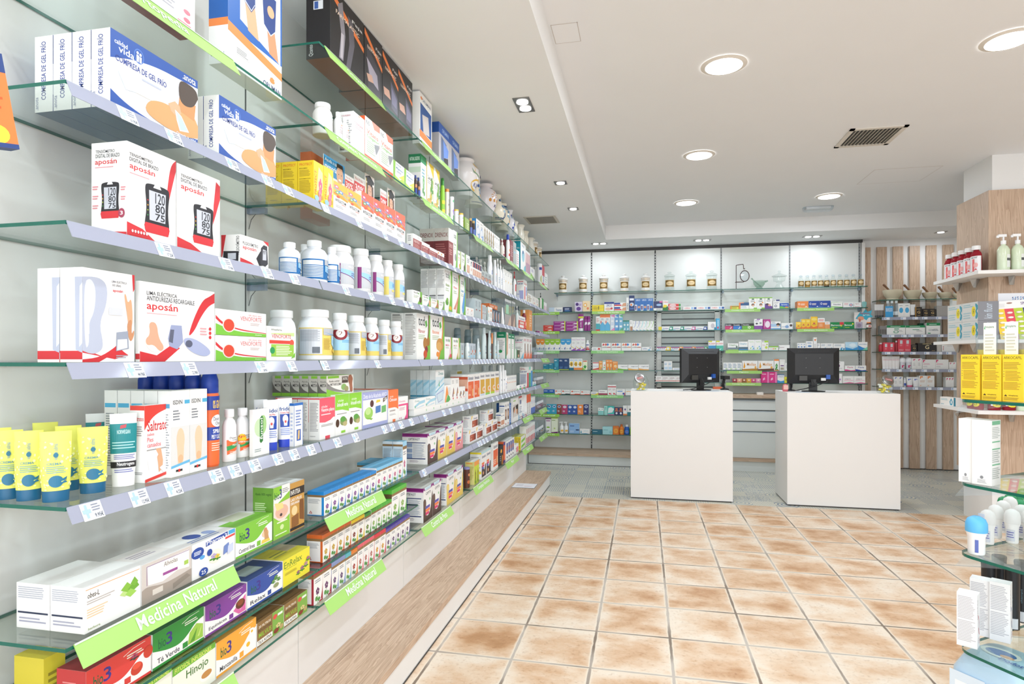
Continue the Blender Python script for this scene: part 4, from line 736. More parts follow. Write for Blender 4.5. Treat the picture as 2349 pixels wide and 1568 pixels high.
LW(6, 'lilac bordered artichoke diet box', 830, 889.8, 900.8, d=.06, F=[R(0, 0, 1, 1, '#a7aedb'), R(.03, .1, .97, .78, '#f3f2f0'), T(.05, .82, .95, .94, 'Dieta de la Alcachofa ARKO', '#f4f5ff'), E(.24, .4, .16, .17, '#9ccf5e'), E(.22, .46, .1, .1, '#c4e394'), P('#7cb83f', .1, .3, .4, .24, .34, .2), E(.36, .66, .07, .1, '#5a3330'), P('#4f7fc0', .5, .36, .7, .38, .7, .58, .5, .56), P('#6fb46a', .74, .34, .92, .36, .92, .56, .74, .54), P('#e9cf3a', .52, .66, .68, .68, .68, .74, .54, .74), P('#6b5547', .8, .64, .98, .74, .98, .84, .8, .76), T(.83, .7, .96, .78, '-20%', '#fff')])
LW(6, 'orange white chitosan box', 890.6, 913.6, 894.7, ub=836, nd=3, d=.06, F=[R(0, .44, 1, 1, '#f0793f'), P('#f0793f', 0, .44, .4, .46, .8, .42, 1, .36, 1, .5, 0, .5), T(.15, .76, .5, .82, 'arkodiet', '#fde3d3'), T(.1, .64, .85, .74, 'Chitosan', '#fff'), T(.12, .32, .7, .37, 'CHITOFORT', '#6b4a44'), L(.12, .2, .8, .26, 2, '#bbb'), R(.42, 0, .7, .07, '#f0793f')], cols={'T': '#e06a48'})
LW(6, 'white pink menopause supplement box', 914, 936, 911, d=.06, F=[R(0, .6, 1, .68, '#e94f8a'), R(.82, 0, 1, .64, '#e94f8a'), P('#e94f8a', .6, 0, 1, 0, 1, .3, .84, .2), T(.08, .76, .7, .84, 'Donna', '#e08aa8'), L(.08, .4, .7, .54, 3, '#d9a8b8'), T(.08, .03, .3, .1, 'H', '#c43a7c')])
CARD = [R(0, 0, 1, 1, '#efece6'), P('#8ccb3c', 0, 0, .96, 0, .96, .04, .6, .1, .3, .2, 0, .36), P('#8f8b88', 0, .36, .25, .22, .55, .14, .96, .1, .96, .15, .6, .2, .3, .34, .1, .52, 0, .7), P('#8ccb3c', .04, .86, .44, .86, .44, .98, .04, .98), T(.08, .64, .46, .78, 'Ayuda a activar', '#6d6a66'), T(.06, .5, .54, .62, 'tu METABOLISMO', '#3f3c3a'), R(.55, .6, .78, .92, '#5a4a42'), T(.57, .74, .76, .88, '30%', '#f4f0ea'), E(.62, .4, .1, .16, '#8fb46a'), E(.72, .3, .08, .14, '#a3a06c'), P('#a86a50', .8, .98, .9, 1, .98, .8, .94, .6, .98, .1, .86, .1, .84, .5, .78, .7)]
LW(6, 'display card about metabolism on pink boxes', 748.5, 811, 862, n=1, d=.037, nd=6, sb=.04, z0=HV+.0006, F=CARD, L=[R(0, 0, 1, .16, '#8ccb3c'), P('#6a6660', 0, .16, 1, .16, 1, .2, .5, .3, .2, .46, .05, .62, 0, .7), R(.3, .86, 1, .98, '#8ccb3c'), T(.28, .64, .95, .76, 'Ayuda', '#7d7a74'), T(.28, .46, .98, .6, 'META', '#3f3c3a')], col='#efece6', cols={'L': '#c9c4bb', 'T': '#8ccb3c'}, name='display_card', cat='display card')
# seventh, eighth and lowest shelves
TEA = lambda c, wd, pic, nm2='bio3', th=.44: [R(0, 0, 1, 1, '#f6f5f2'), P(c, 0, 1, 1, 1, 1, .72, .82, .66, .66, .42, .5, .3, .3, th-.1, .12, th, 0, th+.08), P(c, 0, 0, 1, 0, 1, .07, 0, .07), T(.1, .5, .24, .78, 'bio', '#16603c'), T(.245, .5, .36, .84, '3', '#3a2f86'), T(.08, .12, .5, .26, wd, '#4c4c58'), P('#f2f6ea', .55, .84, .7, .92, .9, .94, .9, .95, .7, .935, .54, .85), L(.6, .72, .88, .84, 2, '#e9efe0'), R(.56, .1, .66, .26, c)]+pic
LW(7, 'long white slimming tea box, herb picture', 192.5, 323.4, 1350, ub=114.5, nd=3, F=[P('#f0a15a', .02, .93, .98, .92, .98, .935, .02, .945), T(.05, .74, .25, .86, 'obes-L', '#55504e'), L(.04, .6, .56, .7, 2, '#b9b3b0'), L(.04, .3, .4, .52, 4, '#f0c9a2'), T(.06, .05, .26, .1, 'herbora', '#9aa86a'), P('#bcd98a', .6, .5, .7, .6, .78, .5, .7, .42), P('#86bb44', .62, .6, .74, .74, .84, .6, .75, .5), P('#6fa83a', .75, .56, .9, .72, .97, .55, .85, .48), P('#9ccc5a', .7, .46, .8, .56, .92, .44, .8, .36), P('#78b03e', .8, .66, .88, .8, .95, .66, .88, .58)], L=[L(.05, .66, .95, .93, 6, '#b3b7c2'), R(.04, .33, .95, .37, '#2c3550'), L(.08, .12, .9, .26, 2, '#aab')], name='tea_box', grp='white slimming tea boxes')
LW(7, 'grey sepia herbal tea box', 324, 439.6, 1298, d=.12, F=[R(0, 0, 1, 1, '#cfc8c2'), P('#f3f0ec', .1, .9, .95, .93, .95, .45, .7, .5, .4, .38, .12, .44), R(.09, .9, .95, .915, '#8a6a9a'), R(.09, .44, .1, .9, '#8a6a9a'), T(.42, .74, .7, .86, 'Aliviolas', '#8f8782'), R(.4, .52, .7, .59, '#9b4f96'), P('#a59a90', 0, 0, 1, 0, 1, .38, .7, .32, .4, .3, .1, .42, 0, .36), P('#d9d2c8', .2, .14, .4, .14, .4, .28, .2, .28), P('#8e857b', .6, .05, .98, .2, .9, .3, .6, .2), R(.84, .55, .93, .66, '#a5c95a')], T=[R(.1, .3, .8, .8, '#ece7e2'), L(.2, .4, .7, .7, 3, '#b3a9b4')], name='tea_box')
LW(7, 'white and blue digestive tea box', 440, 539, 1252, d=.12, F=[E(.12, .72, .14, .16, '#2b4da0'), L(.04, .66, .2, .78, 3, '#e9effc'), E(.22, .55, .06, .06, '#57a3dd'), P('#2b4da0', .3, .8, .82, .88, .82, 1.0, .3, .93), T(.32, .83, .8, .96, 'Pharma3', '#fff'), R(.84, .88, 1, 1, '#49a8dc'), P('#dc4a48', .76, .78, 1, .8, 1, .86, .76, .84), E(.52, .42, .16, .2, '#eef0dc'), FL(.48, .44, .06, '#b9a3cf'), FL(.56, .4, .05, '#e3c84e'), E(.38, .6, .06, .1, '#2b4da0'), E(.24, .12, .1, .12, '#2b4da0'), T(.19, .06, .29, .17, '25', '#fff'), P('#6f88c4', .7, .34, .84, .4, .84, .66, .72, .6), P('#c9d3ee', .8, .3, .95, .36, .95, .6, .82, .56)], T=[E(.4, .5, .14, .2, '#2b4da0'), E(.7, .4, .1, .16, '#9aacd8'), L(.1, .1, .8, .3, 2, '#8ea0cf')], name='tea_box')
LW(7, 'green slimming tea box with bathing woman picture', 539.8, 624.5, 1210.7, d=.12, F=TEA('#7fc241', 'Control línea', [E(.8, .4, .1, .12, '#e9c9a6'), E(.8, .52, .05, .08, SK2), P('#e8cf5a', .68, .1, .94, .1, .9, .22, .7, .22), P('#c99a6a', .76, .5, .86, .5, .9, .2, .78, .2)]), T=[R(0, 0, 1, .5, '#7fc241'), R(.3, .4, .9, .9, '#dfe3c9')], name='tea_box')
LW(7, 'tall green baby digestive tea box', 627, 664.7, 1120, ub=580, F=[R(0, 0, 1, 1, '#8cc63f'), P('#f2f2ee', 0, .62, 1, .85, 1, 1, .5, 1, .5, .85, 0, .78), T(.06, .76, .34, .9, 'bio', '#16603c'), T(.36, .76, .5, .94, '3', '#3a2f86'), L(.55, .84, .95, .94, 3, '#999'), P('#efd9cf', 0, .66, 1, .7, 1, .4, .6, .3, .3, .34, 0, .44), E(.5, .5, .4, .13, '#e0b39c'), P('#f3d58c', .05, .7, .55, .66, .6, .56, .2, .54), E(.45, .44, .08, .03, '#4a3a44'), L(.2, .28, .9, .33, 1, '#eaf5d6'), E(.5, .2, .12, .05, '#cfe6a4'), L(.1, .06, .9, .1, 1, '#eaf5d6')], L=[R(0, 0, 1, 1, '#6da03a'), T(.12, .84, .9, .9, 'Ayuda 100% vegetal', '#2f5a24'), L(.1, .3, .7, .72, 11, '#c9e0a9'), E(.82, .34, .12, .09, '#3f9ac4'), E(.82, .34, .05, .06, '#f0ead0')], name='tea_box')
LW(7, 'brown coffee coloured infusion box', 665, 698, 1109.7, d=.1, F=[R(0, 0, 1, 1, '#c6964a'), R(0, .72, 1, .88, '#2e2622'), T(.05, .75, .7, .85, 'INFUTISA', '#f4f0e8'), P('#8a5a2c', .1, .3, .6, .34, .6, .1, .1, .06), E(.3, .42, .2, .1, '#e8cf9a'), T(.05, .62, .8, .68, 'LAX 3 PLUS', '#fff'), T(.05, .55, .8, .6, 'DESCANSADO', '#fff'), R(0, .02, 1, .08, '#2e2622'), P('#7a4c22', .65, .6, .95, .6, .98, .15, .66, .2)], name='tea_box')
LW(8, 'red linseed diet tea box', 196, 347, 1541.7, ub=129, F=TEA('#d9413c', 'Especial Dieta', [E(.76, .35, .1, .16, '#c9402f'), E(.76, .42, .07, .08, '#e4553f'), E(.95, .62, .08, .16, '#c9402f'), FL(.72, .72, .045, '#b04a6a', '#3a3f38')]), L=[R(0, 0, 1, 1, '#c23a38'), L(.2, .5, .8, .72, 3, '#e08a86')], T=[R(0, 0, 1, 1, '#8f2f33'), R(.4, .3, .8, .8, '#d9b9b4')], name='tea_box')
LW(8, 'dark green green tea box', 349, 468, 1457, d=.11, F=TEA('#2d8f3c', 'Té Verde', [P('#9cc84e', .66, .12, .98, .1, .98, .5, .84, .62, .7, .45), P('#5d9a34', .7, .14, .86, .5, .8, .14), P('#c9e07c', .86, .2, .96, .5, .9, .2)]), T=[R(0, 0, 1, 1, '#2c6a36'), R(.3, .3, .7, .8, '#b9c9a9')], name='tea_box')
LW(8, 'purple echinacea cold tea box', 469.6, 565.5, 1391.5, d=.11, F=TEA('#7f3f98', 'Equinácea', [P('#d96aa4', .66, .3, .98, .66, .98, .1, .8, .1), P('#e59ac2', .7, .55, .98, .4, .84, .2), E(.84, .42, .12, .16, '#5f3324'), E(.84, .46, .08, .1, '#8a4a2a')]), T=[R(0, 0, 1, 1, '#6a3a80'), R(.4, .3, .8, .8, '#c9a9c4')], name='tea_box')
LW(8, 'dark blue relaxing tea box', 566.4, 648, 1334.8, d=.11, F=TEA('#2f4f9f', 'Relax', [FL(.8, .6, .05, '#5a8a4a'), FL(.72, .5, .04, '#6f9a54'), FL(.88, .5, .04, '#6f9a54'), E(.8, .3, .08, .08, '#8f9a6a')]), T=[R(0, 0, 1, 1, '#2c4378'), R(.2, .3, .7, .8, '#a9b9b4')], name='tea_box')
LW(8, 'yellow relaxing infusion box', 648.6, 710.5, 1287, d=.12, F=[R(0, 0, 1, 1, '#eadf3c'), T(.04, .66, .7, .9, 'EnRelax', '#6f8a2c'), T(.06, .58, .5, .64, 'Tranquilidad natural', '#8a9a3c'), FL(.55, .26, .05, '#9a5a7a'), FL(.7, .34, .06, '#a96a8a'), FL(.84, .42, .06, '#b98a9a'), FL(.92, .6, .05, '#a96a8a'), L(.06, .4, .5, .5, 2, '#b9a93a')], T=[R(0, 0, 1, 1, '#dccf3a'), L(.1, .3, .6, .6, 2, '#9a9a3c'), R(.6, .4, 1, 1, '#b9a98a')], name='tea_box')
FIT = lambda wd: [R(0, 0, 1, 1, '#eef0e2'), P('#6fb43a', 0, .82, 1, .86, 1, 1, 0, 1), T(.05, .86, .9, .97, 'FITOSOL INFUSIONES', '#e9f07a'), T(.3, .5, .82, .76, wd, '#4a7a3a'), E(.78, .3, .16, .14, '#f6f4ee'), E(.78, .33, .13, .09, '#c08a4a'), FL(.15, .3, .08, '#a9c46a'), FL(.28, .16, .06, '#b9cf84')]
LW(9, 'green white infusion box, mint', 322, 394, 1564.7, d=.11, F=FIT('Menta'), T=[R(0, 0, 1, 1, '#6f8f3a'), L(.1, .2, .9, .8, 3, '#e3dc4a')], name='tea_box')
LW(9, 'green white fennel infusion box', 394.6, 494.5, 1537, d=.11, F=FIT('Hinojo'), T=[R(0, 0, 1, 1, '#6f8f3a'), L(.1, .2, .9, .8, 3, '#e3dc4a')], name='tea_box')
LW(9, 'orange camomile tea box', 495.3, 588, 1475.8, d=.11, F=TEA('#f0a63a', 'Manzanilla', [E(.78, .34, .14, .18, '#f4f4f0'), E(.78, .34, .05, .07, '#e8b52a'), E(.88, .66, .07, .1, '#f4f4f0'), E(.88, .66, .03, .04, '#e8b52a')]), T=[R(0, 0, 1, 1, '#b98a3c'), R(.2, .2, .7, .8, '#c9b99a')], name='tea_box')
LW(9, 'brown green lime blossom tea box', 589, 705, 1431, n=2, d=.11, F=[R(0, 0, 1, 1, '#8a6a3c'), R(.56, 0, 1, 1, '#7fae4a'), T(.06, .74, .5, .84, '20 FILTROS', '#f0ead8'), T(.04, .58, .52, .7, 'INFUSIONES', '#4a3a22'), T(.06, .36, .52, .54, 'MILVUS', '#8fc23c'), R(0, .06, .56, .26, '#f4f2ea'), T(.04, .1, .52, .22, 'TILA ALPINA', '#3a3026'), E(.66, .78, .08, .1, '#d9504a'), R(.76, .74, .95, .84, '#eef2e6'), FL(.78, .34, .08, '#d9c98a'), E(.7, .16, .1, .1, '#8a3a2c'), E(.9, .2, .08, .1, '#b9a36a')], T=[R(0, 0, 1, .5, '#7a5a34'), R(0, .5, 1, 1, '#5f9a2c'), T(.1, .55, .9, .8, 'TILA ALPINA', '#2c3a1c')], name='tea_box')
LW(8, 'yellow infusion box at the shelf end', 100, 150, 1512, sb=.13, d=.08, col='#d9c83c', F=[L(.2, .3, .8, .7, 3, '#9a8a2c')], name='tea_box')
# orange insole box hanging from a wall peg before the shelves
t = empty('hanging_box', (-1.075, .80, 1.70), radians(92)); t.rotation_euler = (0, radians(-10), radians(80))
f = MB(); f.box(-.055, -.012, 0, .055, .012, .155, {'*': '#ef7c3a', 'B': '#24407e', 'L': '#ef7c3a'}); stamp(f, [R(0, .8, 1, 1, '#24407e'), E(.4, .4, .28, .3, '#f5b48a'), E(.4, .4, .18, .22, '#ef7c3a'), E(.74, .14, .16, .1, '#f2d33c'), R(0, 0, 1, .05, '#24407e'), L(.6, .4, .9, .6, 4, '#c95a22')], box_faces(.11, .155, .024)['F']); f.obj('body', t)
tag(t, 'orange and blue insole box hanging on peg at the shelving end', 'box')
for y, z in ((.88, 2.03), (.845, 1.395), (.86, 1.71)):
    f = MB(); f.tube((WX, y, z-.02), (-1.13, y, z), .004, M_STEEL, 10); f.tube((-1.13, y, z), (-1.115, y, z+.006), .004, M_STEEL, 10)
    tag(f.obj('display_peg'), f'thin steel display peg on side wall, {"upper" if z > 2 else "lower" if z < 1.5 else "middle, by the orange box"} one', 'peg', 'display pegs')
# ================================================================== PRODUCTS, LONG WALL, FURTHER BAYS
BKA = lambda p: [R(0, 0, 1, 1, '#1c1a1e'), P('#f0803c', 0, .97, 1, .62, 1, .55, 0, .88)]+p+[T(.62, .8, .95, .86, 'Faja', '#e6e6e6'), T(.15, .7, .85, .755, 'FARMALASTIC', '#fbe3cf')]
LEGS = [P('#8c8890', .2, .85, .34, .95, .42, .5, .36, .12, .24, .12, .3, .5), P('#5d5a63', .5, .85, .66, .8, .7, .5, .56, .06, .44, .06, .54, .45), P('#b9b2b8', .3, .5, .38, .5, .34, .14, .28, .14)]
BELT = [P('#3b3a44', .1, .75, .9, .5, .85, .1, .2, .1), P('#a59fae', .1, .55, .7, .42, .78, .2, .3, .26), P('#c99f8a', .1, .3, .4, .34, .5, .24, .2, .2)]
HIP = [P('#57556a', .5, .6, .95, .4, .95, .1, .55, .14), P('#7a7896', .55, .5, .9, .36, .88, .2, .58, .22), P('#d3a48e', .05, .38, .4, .4, .5, .26, .1, .26)]
cb = {'L': '#201f22', 'B': '#8c4f28'}
LW(1, 'tall black stocking box, legs pictured', 757, 835, -75, ub=702, F=BKA(LEGS), L=[R(.3, .68, .7, .8, '#e8ecf2'), R(.34, .69, .5, .79, '#3c5fa8'), V(.1, .04, .3, .2, 'Qcanto', '#ddd')], cols=cb, name='support_garment_box', cat='box')
LW(1, 'tall black girdle box, waist pictured', 836, 877, 8, d=.12, F=BKA(BELT), cols=cb, name='support_garment_box')
LW(1, 'black girdle box, hand on hip', 877.5, 946, 111, n=2, d=.12, F=BKA(HIP), cols=cb, name='support_garment_box')
LW(1, 'white brace box with blue picture', 962.5, 990.6, 191, ub=946, name='brace_box', F=[T(.2, .86, .9, .92, 'ORLIMAN', '#5a6c8c'), E(.14, .9, .08, .03, '#f08a46'), P('#1f4f93', .05, .28, .05, .8, .95, .76, .95, .26), P('#cfc6c2', .2, .6, .7, .66, .8, .3, .3, .26), P('#f08a46', 0, .28, 1, .24, 1, .1, 0, .14)])
LW(1, 'blue and grey brace box with torso', 1006.6, 1053.5, 278, n=2, ub=990.6, name='brace_box', col='#b7b4ba', F=[R(0, .74, 1, 1, '#2256a8'), T(.3, .82, .9, .92, 'ORLIMAN', '#a9c4ee'), P('#5d6f92', .2, .7, .7, .6, .6, .1, .2, .1), P('#6f93dc', .4, .64, .9, .5, .85, .3, .45, .2), P('#3c3a3e', .45, .2, .85, .28, .9, 0, .5, 0)], L=[R(0, .74, 1, 1, '#1d4a96')])
# ceramic pharmacy jars on the topmost shelf
def ceramic(look, x, y, h, prof, col, art, n=1, name='ceramic_jar', extra=None, i=0, tot=1, cat='ceramic jar', bm=None):
    S = [(z*h, r*2, r*2) for z, r in prof]; mb = MB(); m = bm or pm(col, .15); mb.loft(S, m, 32); o = mb.obj(name, None, (x, y, LZ[1]+.0004), pi/2, smooth=True)
    if art:
        lb = MB(); stamp(lb, art, curved([s for s in S if s[0] > 0], span=85), .0002, .0001, cols=18); lb.obj('painted_decoration', o)
    if extra: extra(o, h)
    tag(o, look+", on long wall's topmost shelf", cat); return o
YB = [E(.6, .62, .28, .26, '#e9bb44'), E(.6, .62, .22, .2, '#f4f2f2'), E(.62, .7, .1, .08, '#7f95c4'), E(.45, .8, .06, .08, '#e9bb44'), E(.5, .26, .24, .16, '#e9bb44'), E(.5, .26, .19, .115, '#f4f3f5'), T(.36, .2, .64, .3, 'R. Dis', '#3e4e96'), P('#7f9f7c', .25, .7, .3, .6, .5, .5, .5, .47, .28, .56), E(.8, .5, .06, .14, '#7f95c4')]
ceramic('big round white jar painted yellow and blue', -1.255, 4.195, .262, [(0, .062), (.05, .064), (.1, .06), (.3, .09), (.55, .112), (.72, .108), (.86, .075), (.92, .066), (.97, .074), (1, .072)], '#eeeaea', YB)
BLF = lambda c='#2f4f96', c2='#5f8fb4', s=3: [E(random.Random(s+q).uniform(.25, .8), random.Random(s*9+q).uniform(.15, .85), .07, .045, [c, c2, '#8fb0c8'][q % 3]) for q in range(16)]
ceramic('tall waisted cream jar, blue garlands, navy rim', -1.262, 4.46, .236, [(0, .068), (.04, .07), (.12, .062), (.3, .052), (.8, .05), (.9, .055), (1, .05)], '#ece5d2', BLF()+[E(.55, .3, .06, .05, '#e6bb4c'), R(0, .88, 1, .91, '#26386e'), R(0, .93, 1, .96, '#26386e'), R(0, .02, 1, .04, '#4a5f8e')])
ACO = [E(x, y, .045, .055, '#c98a34') for x, y in ((.35, .72), (.27, .58), (.43, .58), (.2, .44), (.36, .44), (.5, .44))]+[E(.78, .55, .07, .2, '#dca43a'), E(.88, .55, .04, .14, '#b7a3cc'), P('#5d4a44', .25, .86, .4, .84, .55, .88, .4, .87), T(.4, .22, .8, .32, 'R.Alp', '#3e3e7a')]
def spout(o, h):
    f = MB(); f.tube((.075, -.02, h*.72), (.125, -.03, h*.9), .016, pm('#e3dcdf', .15), 14, .012); f.obj('spout', o)
ceramic('rosy white spouted jar with golden acorns', -1.262, 4.83, .262, [(0, .058), (.05, .06), (.12, .06), (.35, .085), (.6, .098), (.76, .085), (.86, .056), (.93, .052), (.98, .06), (1, .058)], '#e3dcdf', ACO, extra=spout)
def hnd(o, h):
    f = MB(); f.path([(.045, 0, h*.86), (.085, 0, h*.84), (.1, 0, h*.7), (.08, 0, h*.52), (.06, 0, h*.46)], .008, pm('#e6dfcd', .15), 10); f.obj('handle', o)
ceramic('cream jug with dark blue scrollwork', -1.25, 5.14, .258, [(0, .048), (.05, .05), (.1, .046), (.3, .08), (.55, .082), (.75, .05), (.88, .038), (.96, .046), (1, .044)], '#e8e0cd', BLF('#24457c', '#3f6f96', 5)+[R(0, .14, 1, .17, '#26386e'), R(0, .1, 1, .12, '#26386e'), T(.4, .22, .75, .32, 'Apo', '#26386e')], extra=hnd)
ceramic('cream jar with navy neck band and vines', -1.262, 5.40, .255, [(0, .06), (.04, .062), (.12, .05), (.3, .074), (.7, .074), (.8, .05), (.9, .045), (.96, .05), (1, .03)], '#e8e0cd', BLF('#4f7fa0', '#6f9fb8', 7)+[R(0, .82, 1, .87, '#26386e'), E(.5, .3, .05, .06, '#e0a43a')])
ceramic('slim white vase with cobalt flowers', -1.255, 5.67, .25, [(0, .056), (.05, .058), (.14, .036), (.4, .056), (.62, .058), (.8, .03), (.93, .034), (1, .044)], '#efeef4', BLF('#2a3fae', '#3f57c4', 9)+[T(.4, .14, .8, .24, 'Sal', '#2a3fae')])
URN = [(0, .045), (.04, .046), (.12, .03), (.3, .046), (.55, .052), (.78, .042), (.9, .046), (.97, .056), (1, .052)]
def knob(o, h):
    f = MB(); f.loft([(h, .08, .08), (h+.012, .06, .06), (h+.02, .016, .016), (h+.03, .03, .03), (h+.045, .012, .012)], pm('#ece8dd', .15), 20); f.obj('lid', o)
ceramic('plain cream lidded urn behind the cobalt vase', -1.27, 5.93, .2, URN, '#ece8dd', None, extra=knob, name='ceramic_urn')
ceramic('plain cream open urn, first of open ones', -1.25, 6.16, .215, URN, '#eae6d8', None, name='ceramic_urn')
ceramic('plain ivory urn beside clear lidded jar', -1.25, 6.40, .2, URN, '#ebe4d2', None, name='ceramic_urn')
ceramic('plain cream urn before labelled apothecary jar', -1.25, 6.72, .19, URN, '#ece8dd', None, name='ceramic_urn')
GOLD = [R(0, 0, 1, 1, '#b38a3c'), R(.06, .08, .94, .92, '#6d5326'), E(.5, .5, .38, .34, '#c9a45c'), E(.5, .5, .32, .27, '#e3cba0'), T(.3, .45, .7, .56, 'Alcohol', '#8a6a3a')]
def apoth(x, y, z, h, rz, look, parent_wall, glass=False, w=None):
    r = (w or .105)/2; m = M_JAR if glass else pm('#f2f0ec', .15); g = pm('#b8923f', .25, .8)
    mb = MB(); mb.loft([(0, 1.7*r, 1.7*r), (.02*h, 1.8*r, 1.8*r), (.2*h, 1.72*r, 1.72*r), (.62*h, 1.72*r, 1.72*r), (.66*h, 1.8*r, 1.8*r), (.74*h, 1.8*r, 1.8*r)], m, 28); o = mb.obj('apothecary_jar', None, (x, y, z+.0004), rz, smooth=True)
    c = MB(); c.loft([(.741*h, 1.9*r, 1.9*r), (.76*h, 2*r, 2*r), (.80*h, 2.0*r, 2.0*r), (.86*h, 1.3*r, 1.3*r), (.89*h, .4*r, .4*r), (.91*h, .36*r, .36*r), (.93*h, .7*r, .7*r), (.965*h, .8*r, .8*r), (1.0*h, .3*r, .3*r)], m, 28)
    link('lid', c.mesh('lid', True), o)
    lb = MB(); stamp(lb, GOLD, curved([(.2*h, 1.72*r, 1.72*r), (.55*h, 1.72*r, 1.72*r)], span=62), .0004, .00012, cols=14); lb.obj('gold_label', o)
    if not glass:
        for zz in (.61, .66, .7, .03):
            b = MB(); b.loft([(zz*h, 1.83*r, 1.83*r), ((zz+.016)*h, 1.83*r, 1.83*r)], g, 28); b.obj('gold_band', o)
    else:
        b = MB(); b.loft([(.01*h, 1.5*r, 1.5*r), (.04*h, 1.6*r, 1.6*r)], pm('#e9eeec'), 24); b.obj('glass_foot', o)
    tag(o, look, 'apothecary jar'); return o
apoth(-1.28, 6.58, LZ[1], .245, pi/2, "clear glass lidded jar between ivory urns, long wall's topmost shelf", 0, True)
apoth(-1.25, 6.98, LZ[1], .235, pi/2, "white labelled apothecary jar next to last, long wall's topmost shelf", 0)
apoth(-1.25, 7.28, LZ[1], .225, pi/2, "white labelled apothecary jar at the far end, long wall's topmost shelf", 0)
# second shelf
LP(2, 'white lidded clear salts jar with label', 740, 46, 240, 'jar', '#ece9e4', '#f3f2f0', [R(.52, .1, .98, .9, '#f0efe9'), P('#4fae84', .54, .8, .62, .9, .54, .9), T(.58, .72, .95, .82, 'SALES DULCES', '#6fae94'), L(.58, .25, .95, .65, 5, '#aaa')])
WB = [T(.25, .72, .8, .82, 'COLÁGENO', '#b23a5a'), L(.25, .4, .8, .65, 3, '#b9a9ae'), E(.5, .9, .08, .05, '#e29a6a')]
LP(2, 'small white collagen bottle', 775, 20, 258, 'bottle', '#f4f3f2', '#f4f3f2', WB, us=[775, 790])
LW(2, 'white collagen box with plum lettering', 810.7, 836.5, 254, ub=776, F=[T(.15, .9, .85, .94, 'LAJUSTICIA', '#c98a8a'), E(.5, .965, .08, .02, '#e29a6a'), T(.1, .72, .9, .79, 'COLÁGENO', '#b23a5a'), L(.15, .62, .85, .7, 2, '#c9a9ae'), P('#d9d6da', .3, .4, .8, .46, .8, .4, .3, .34), T(.4, .04, .9, .09, 'arkopharma', '#c98a8a')], L=[T(.2, .88, .8, .93, 'COLÁGENO', '#b23a5a'), L(.1, .2, .9, .8, 12, '#b9b9bc'), R(.1, .05, .4, .14, '#555')])
LW(2, 'white collagen box with orange corner', 837, 901.5, 264, n=2, d=.09, F=[P('#ef6b34', .45, 1, .62, .84, 1, .86, 1, 1), T(.08, .84, .3, .93, 'NS', '#333'), T(.1, .64, .9, .74, 'Vitans', '#ee6a3a'), T(.12, .54, .95, .63, 'Colágeno+', '#7fc45a'), L(.12, .22, .7, .5, 6, '#b9c9b0'), P('#8f9298', .62, .5, .98, .56, .98, .5, .78, .3, .74, .3), R(0, 0, 1, .14, '#ee6a3a'), L(.1, .03, .9, .1, 1, '#fbdccc')], cols={'L': '#ee6a3a'})
LW(2, 'white yellow green magnesium box', 902, 950, 365, n=2, d=.05, F=[P('#b9dc54', 0, 0, 1, 0, 1, .42, .6, .2, 0, .34), P('#e9e05a', .5, .3, 1, .6, 1, .3), P('#8cc63f', 0, 0, .14, 0, .2, 1, 0, 1), T(.25, .64, .9, .76, 'Magnesio', '#3a8ab8'), T(.25, .86, .7, .93, 'Arkovital', '#7a9ac4'), L(.3, .5, .8, .6, 2, '#9ab'), R(.6, .05, .95, .12, '#4fa8cf')])
LP(2, 'blue labelled brown ampoule bottle', 955, 7.5, 402, 'bottle', '#4a3a34', '#28408e', [R(0, .1, 1, .55, '#2a4aa0'), R(0, .62, 1, .9, '#c98a5a')], us=[953, 960])
LW(2, 'green topped white digestive herbs box', 965.4, 978, 352, ub=937, F=[R(0, .82, 1, 1, '#2f8a5a'), L(.2, .5, .8, .72, 3, '#7ab'), FL(.5, .4, .14, '#6fae6a')], L=[R(0, .8, 1, 1, '#2a7a50'), T(.1, .86, .9, .94, 'NATURAL DIGESTIVE', '#dff0e0'), R(0, .6, 1, .72, '#cfe3cc'), L(.1, .1, .9, .5, 6, '#aab')])
LW(2, 'tall yellow white herb box with flowers', 978.5, 1008.5, 368, n=2, d=.08, F=[R(0, 0, .06, 1, '#d9b52c'), P('#e3bb2c', .3, 1, 1, 1, 1, .7), T(.15, .6, .8, .7, 'Caléndula', '#4a4a3a'), L(.15, .5, .7, .58, 2, '#999'), FL(.7, .34, .16, '#8fae3a'), FL(.6, .18, .12, '#c9a43a'), FL(.8, .56, .12, '#6f9a3a'), E(.3, .1, .2, .06, '#c9a43a')], cols={'L': '#d4ad28', 'T': '#d9b52c'})
LP(2, 'green yellow shampoo bottle beside herb boxes', 1015, 11, 409, 'flask', '#8fc83c', '#3f8a3a', [R(0, .5, 1, .7, '#eadf3c'), R(0, 0, 1, .2, '#eadf3c')])
LP(2, 'cream tea canister with orange lid', 1025.5, 9.5, 434, 'tin', '#f0ead2', '#d98a3c', [T(.3, .6, .8, .72, 'TE', '#4a3a2a'), T(.3, .46, .8, .56, 'PU', '#4a3a2a'), FL(.5, .3, .1, '#c9a44a')])
LP(2, 'white purple green powder canister', 1036, 10.5, 452, 'tin', '#f1f1ef', '#f4f4f2', [P('#9a7fc4', .2, .5, 1, .8, 1, .5, .4, .3), R(.3, .0, 1, .3, '#2f8a4a'), E(.5, .92, .3, .06, '#6fbf8a')])
LP(2, 'short white can with yellow rim', 1046.5, 11, 481, 'tin', '#f4f3ef', '#efc14a', [T(.2, .72, .8, .84, 'nutrol', '#6fae94'), E(.6, .3, .14, .08, '#e8a34a'), L(.3, .5, .8, .6, 2, '#d99')], us=[1046.5, 1057.5])
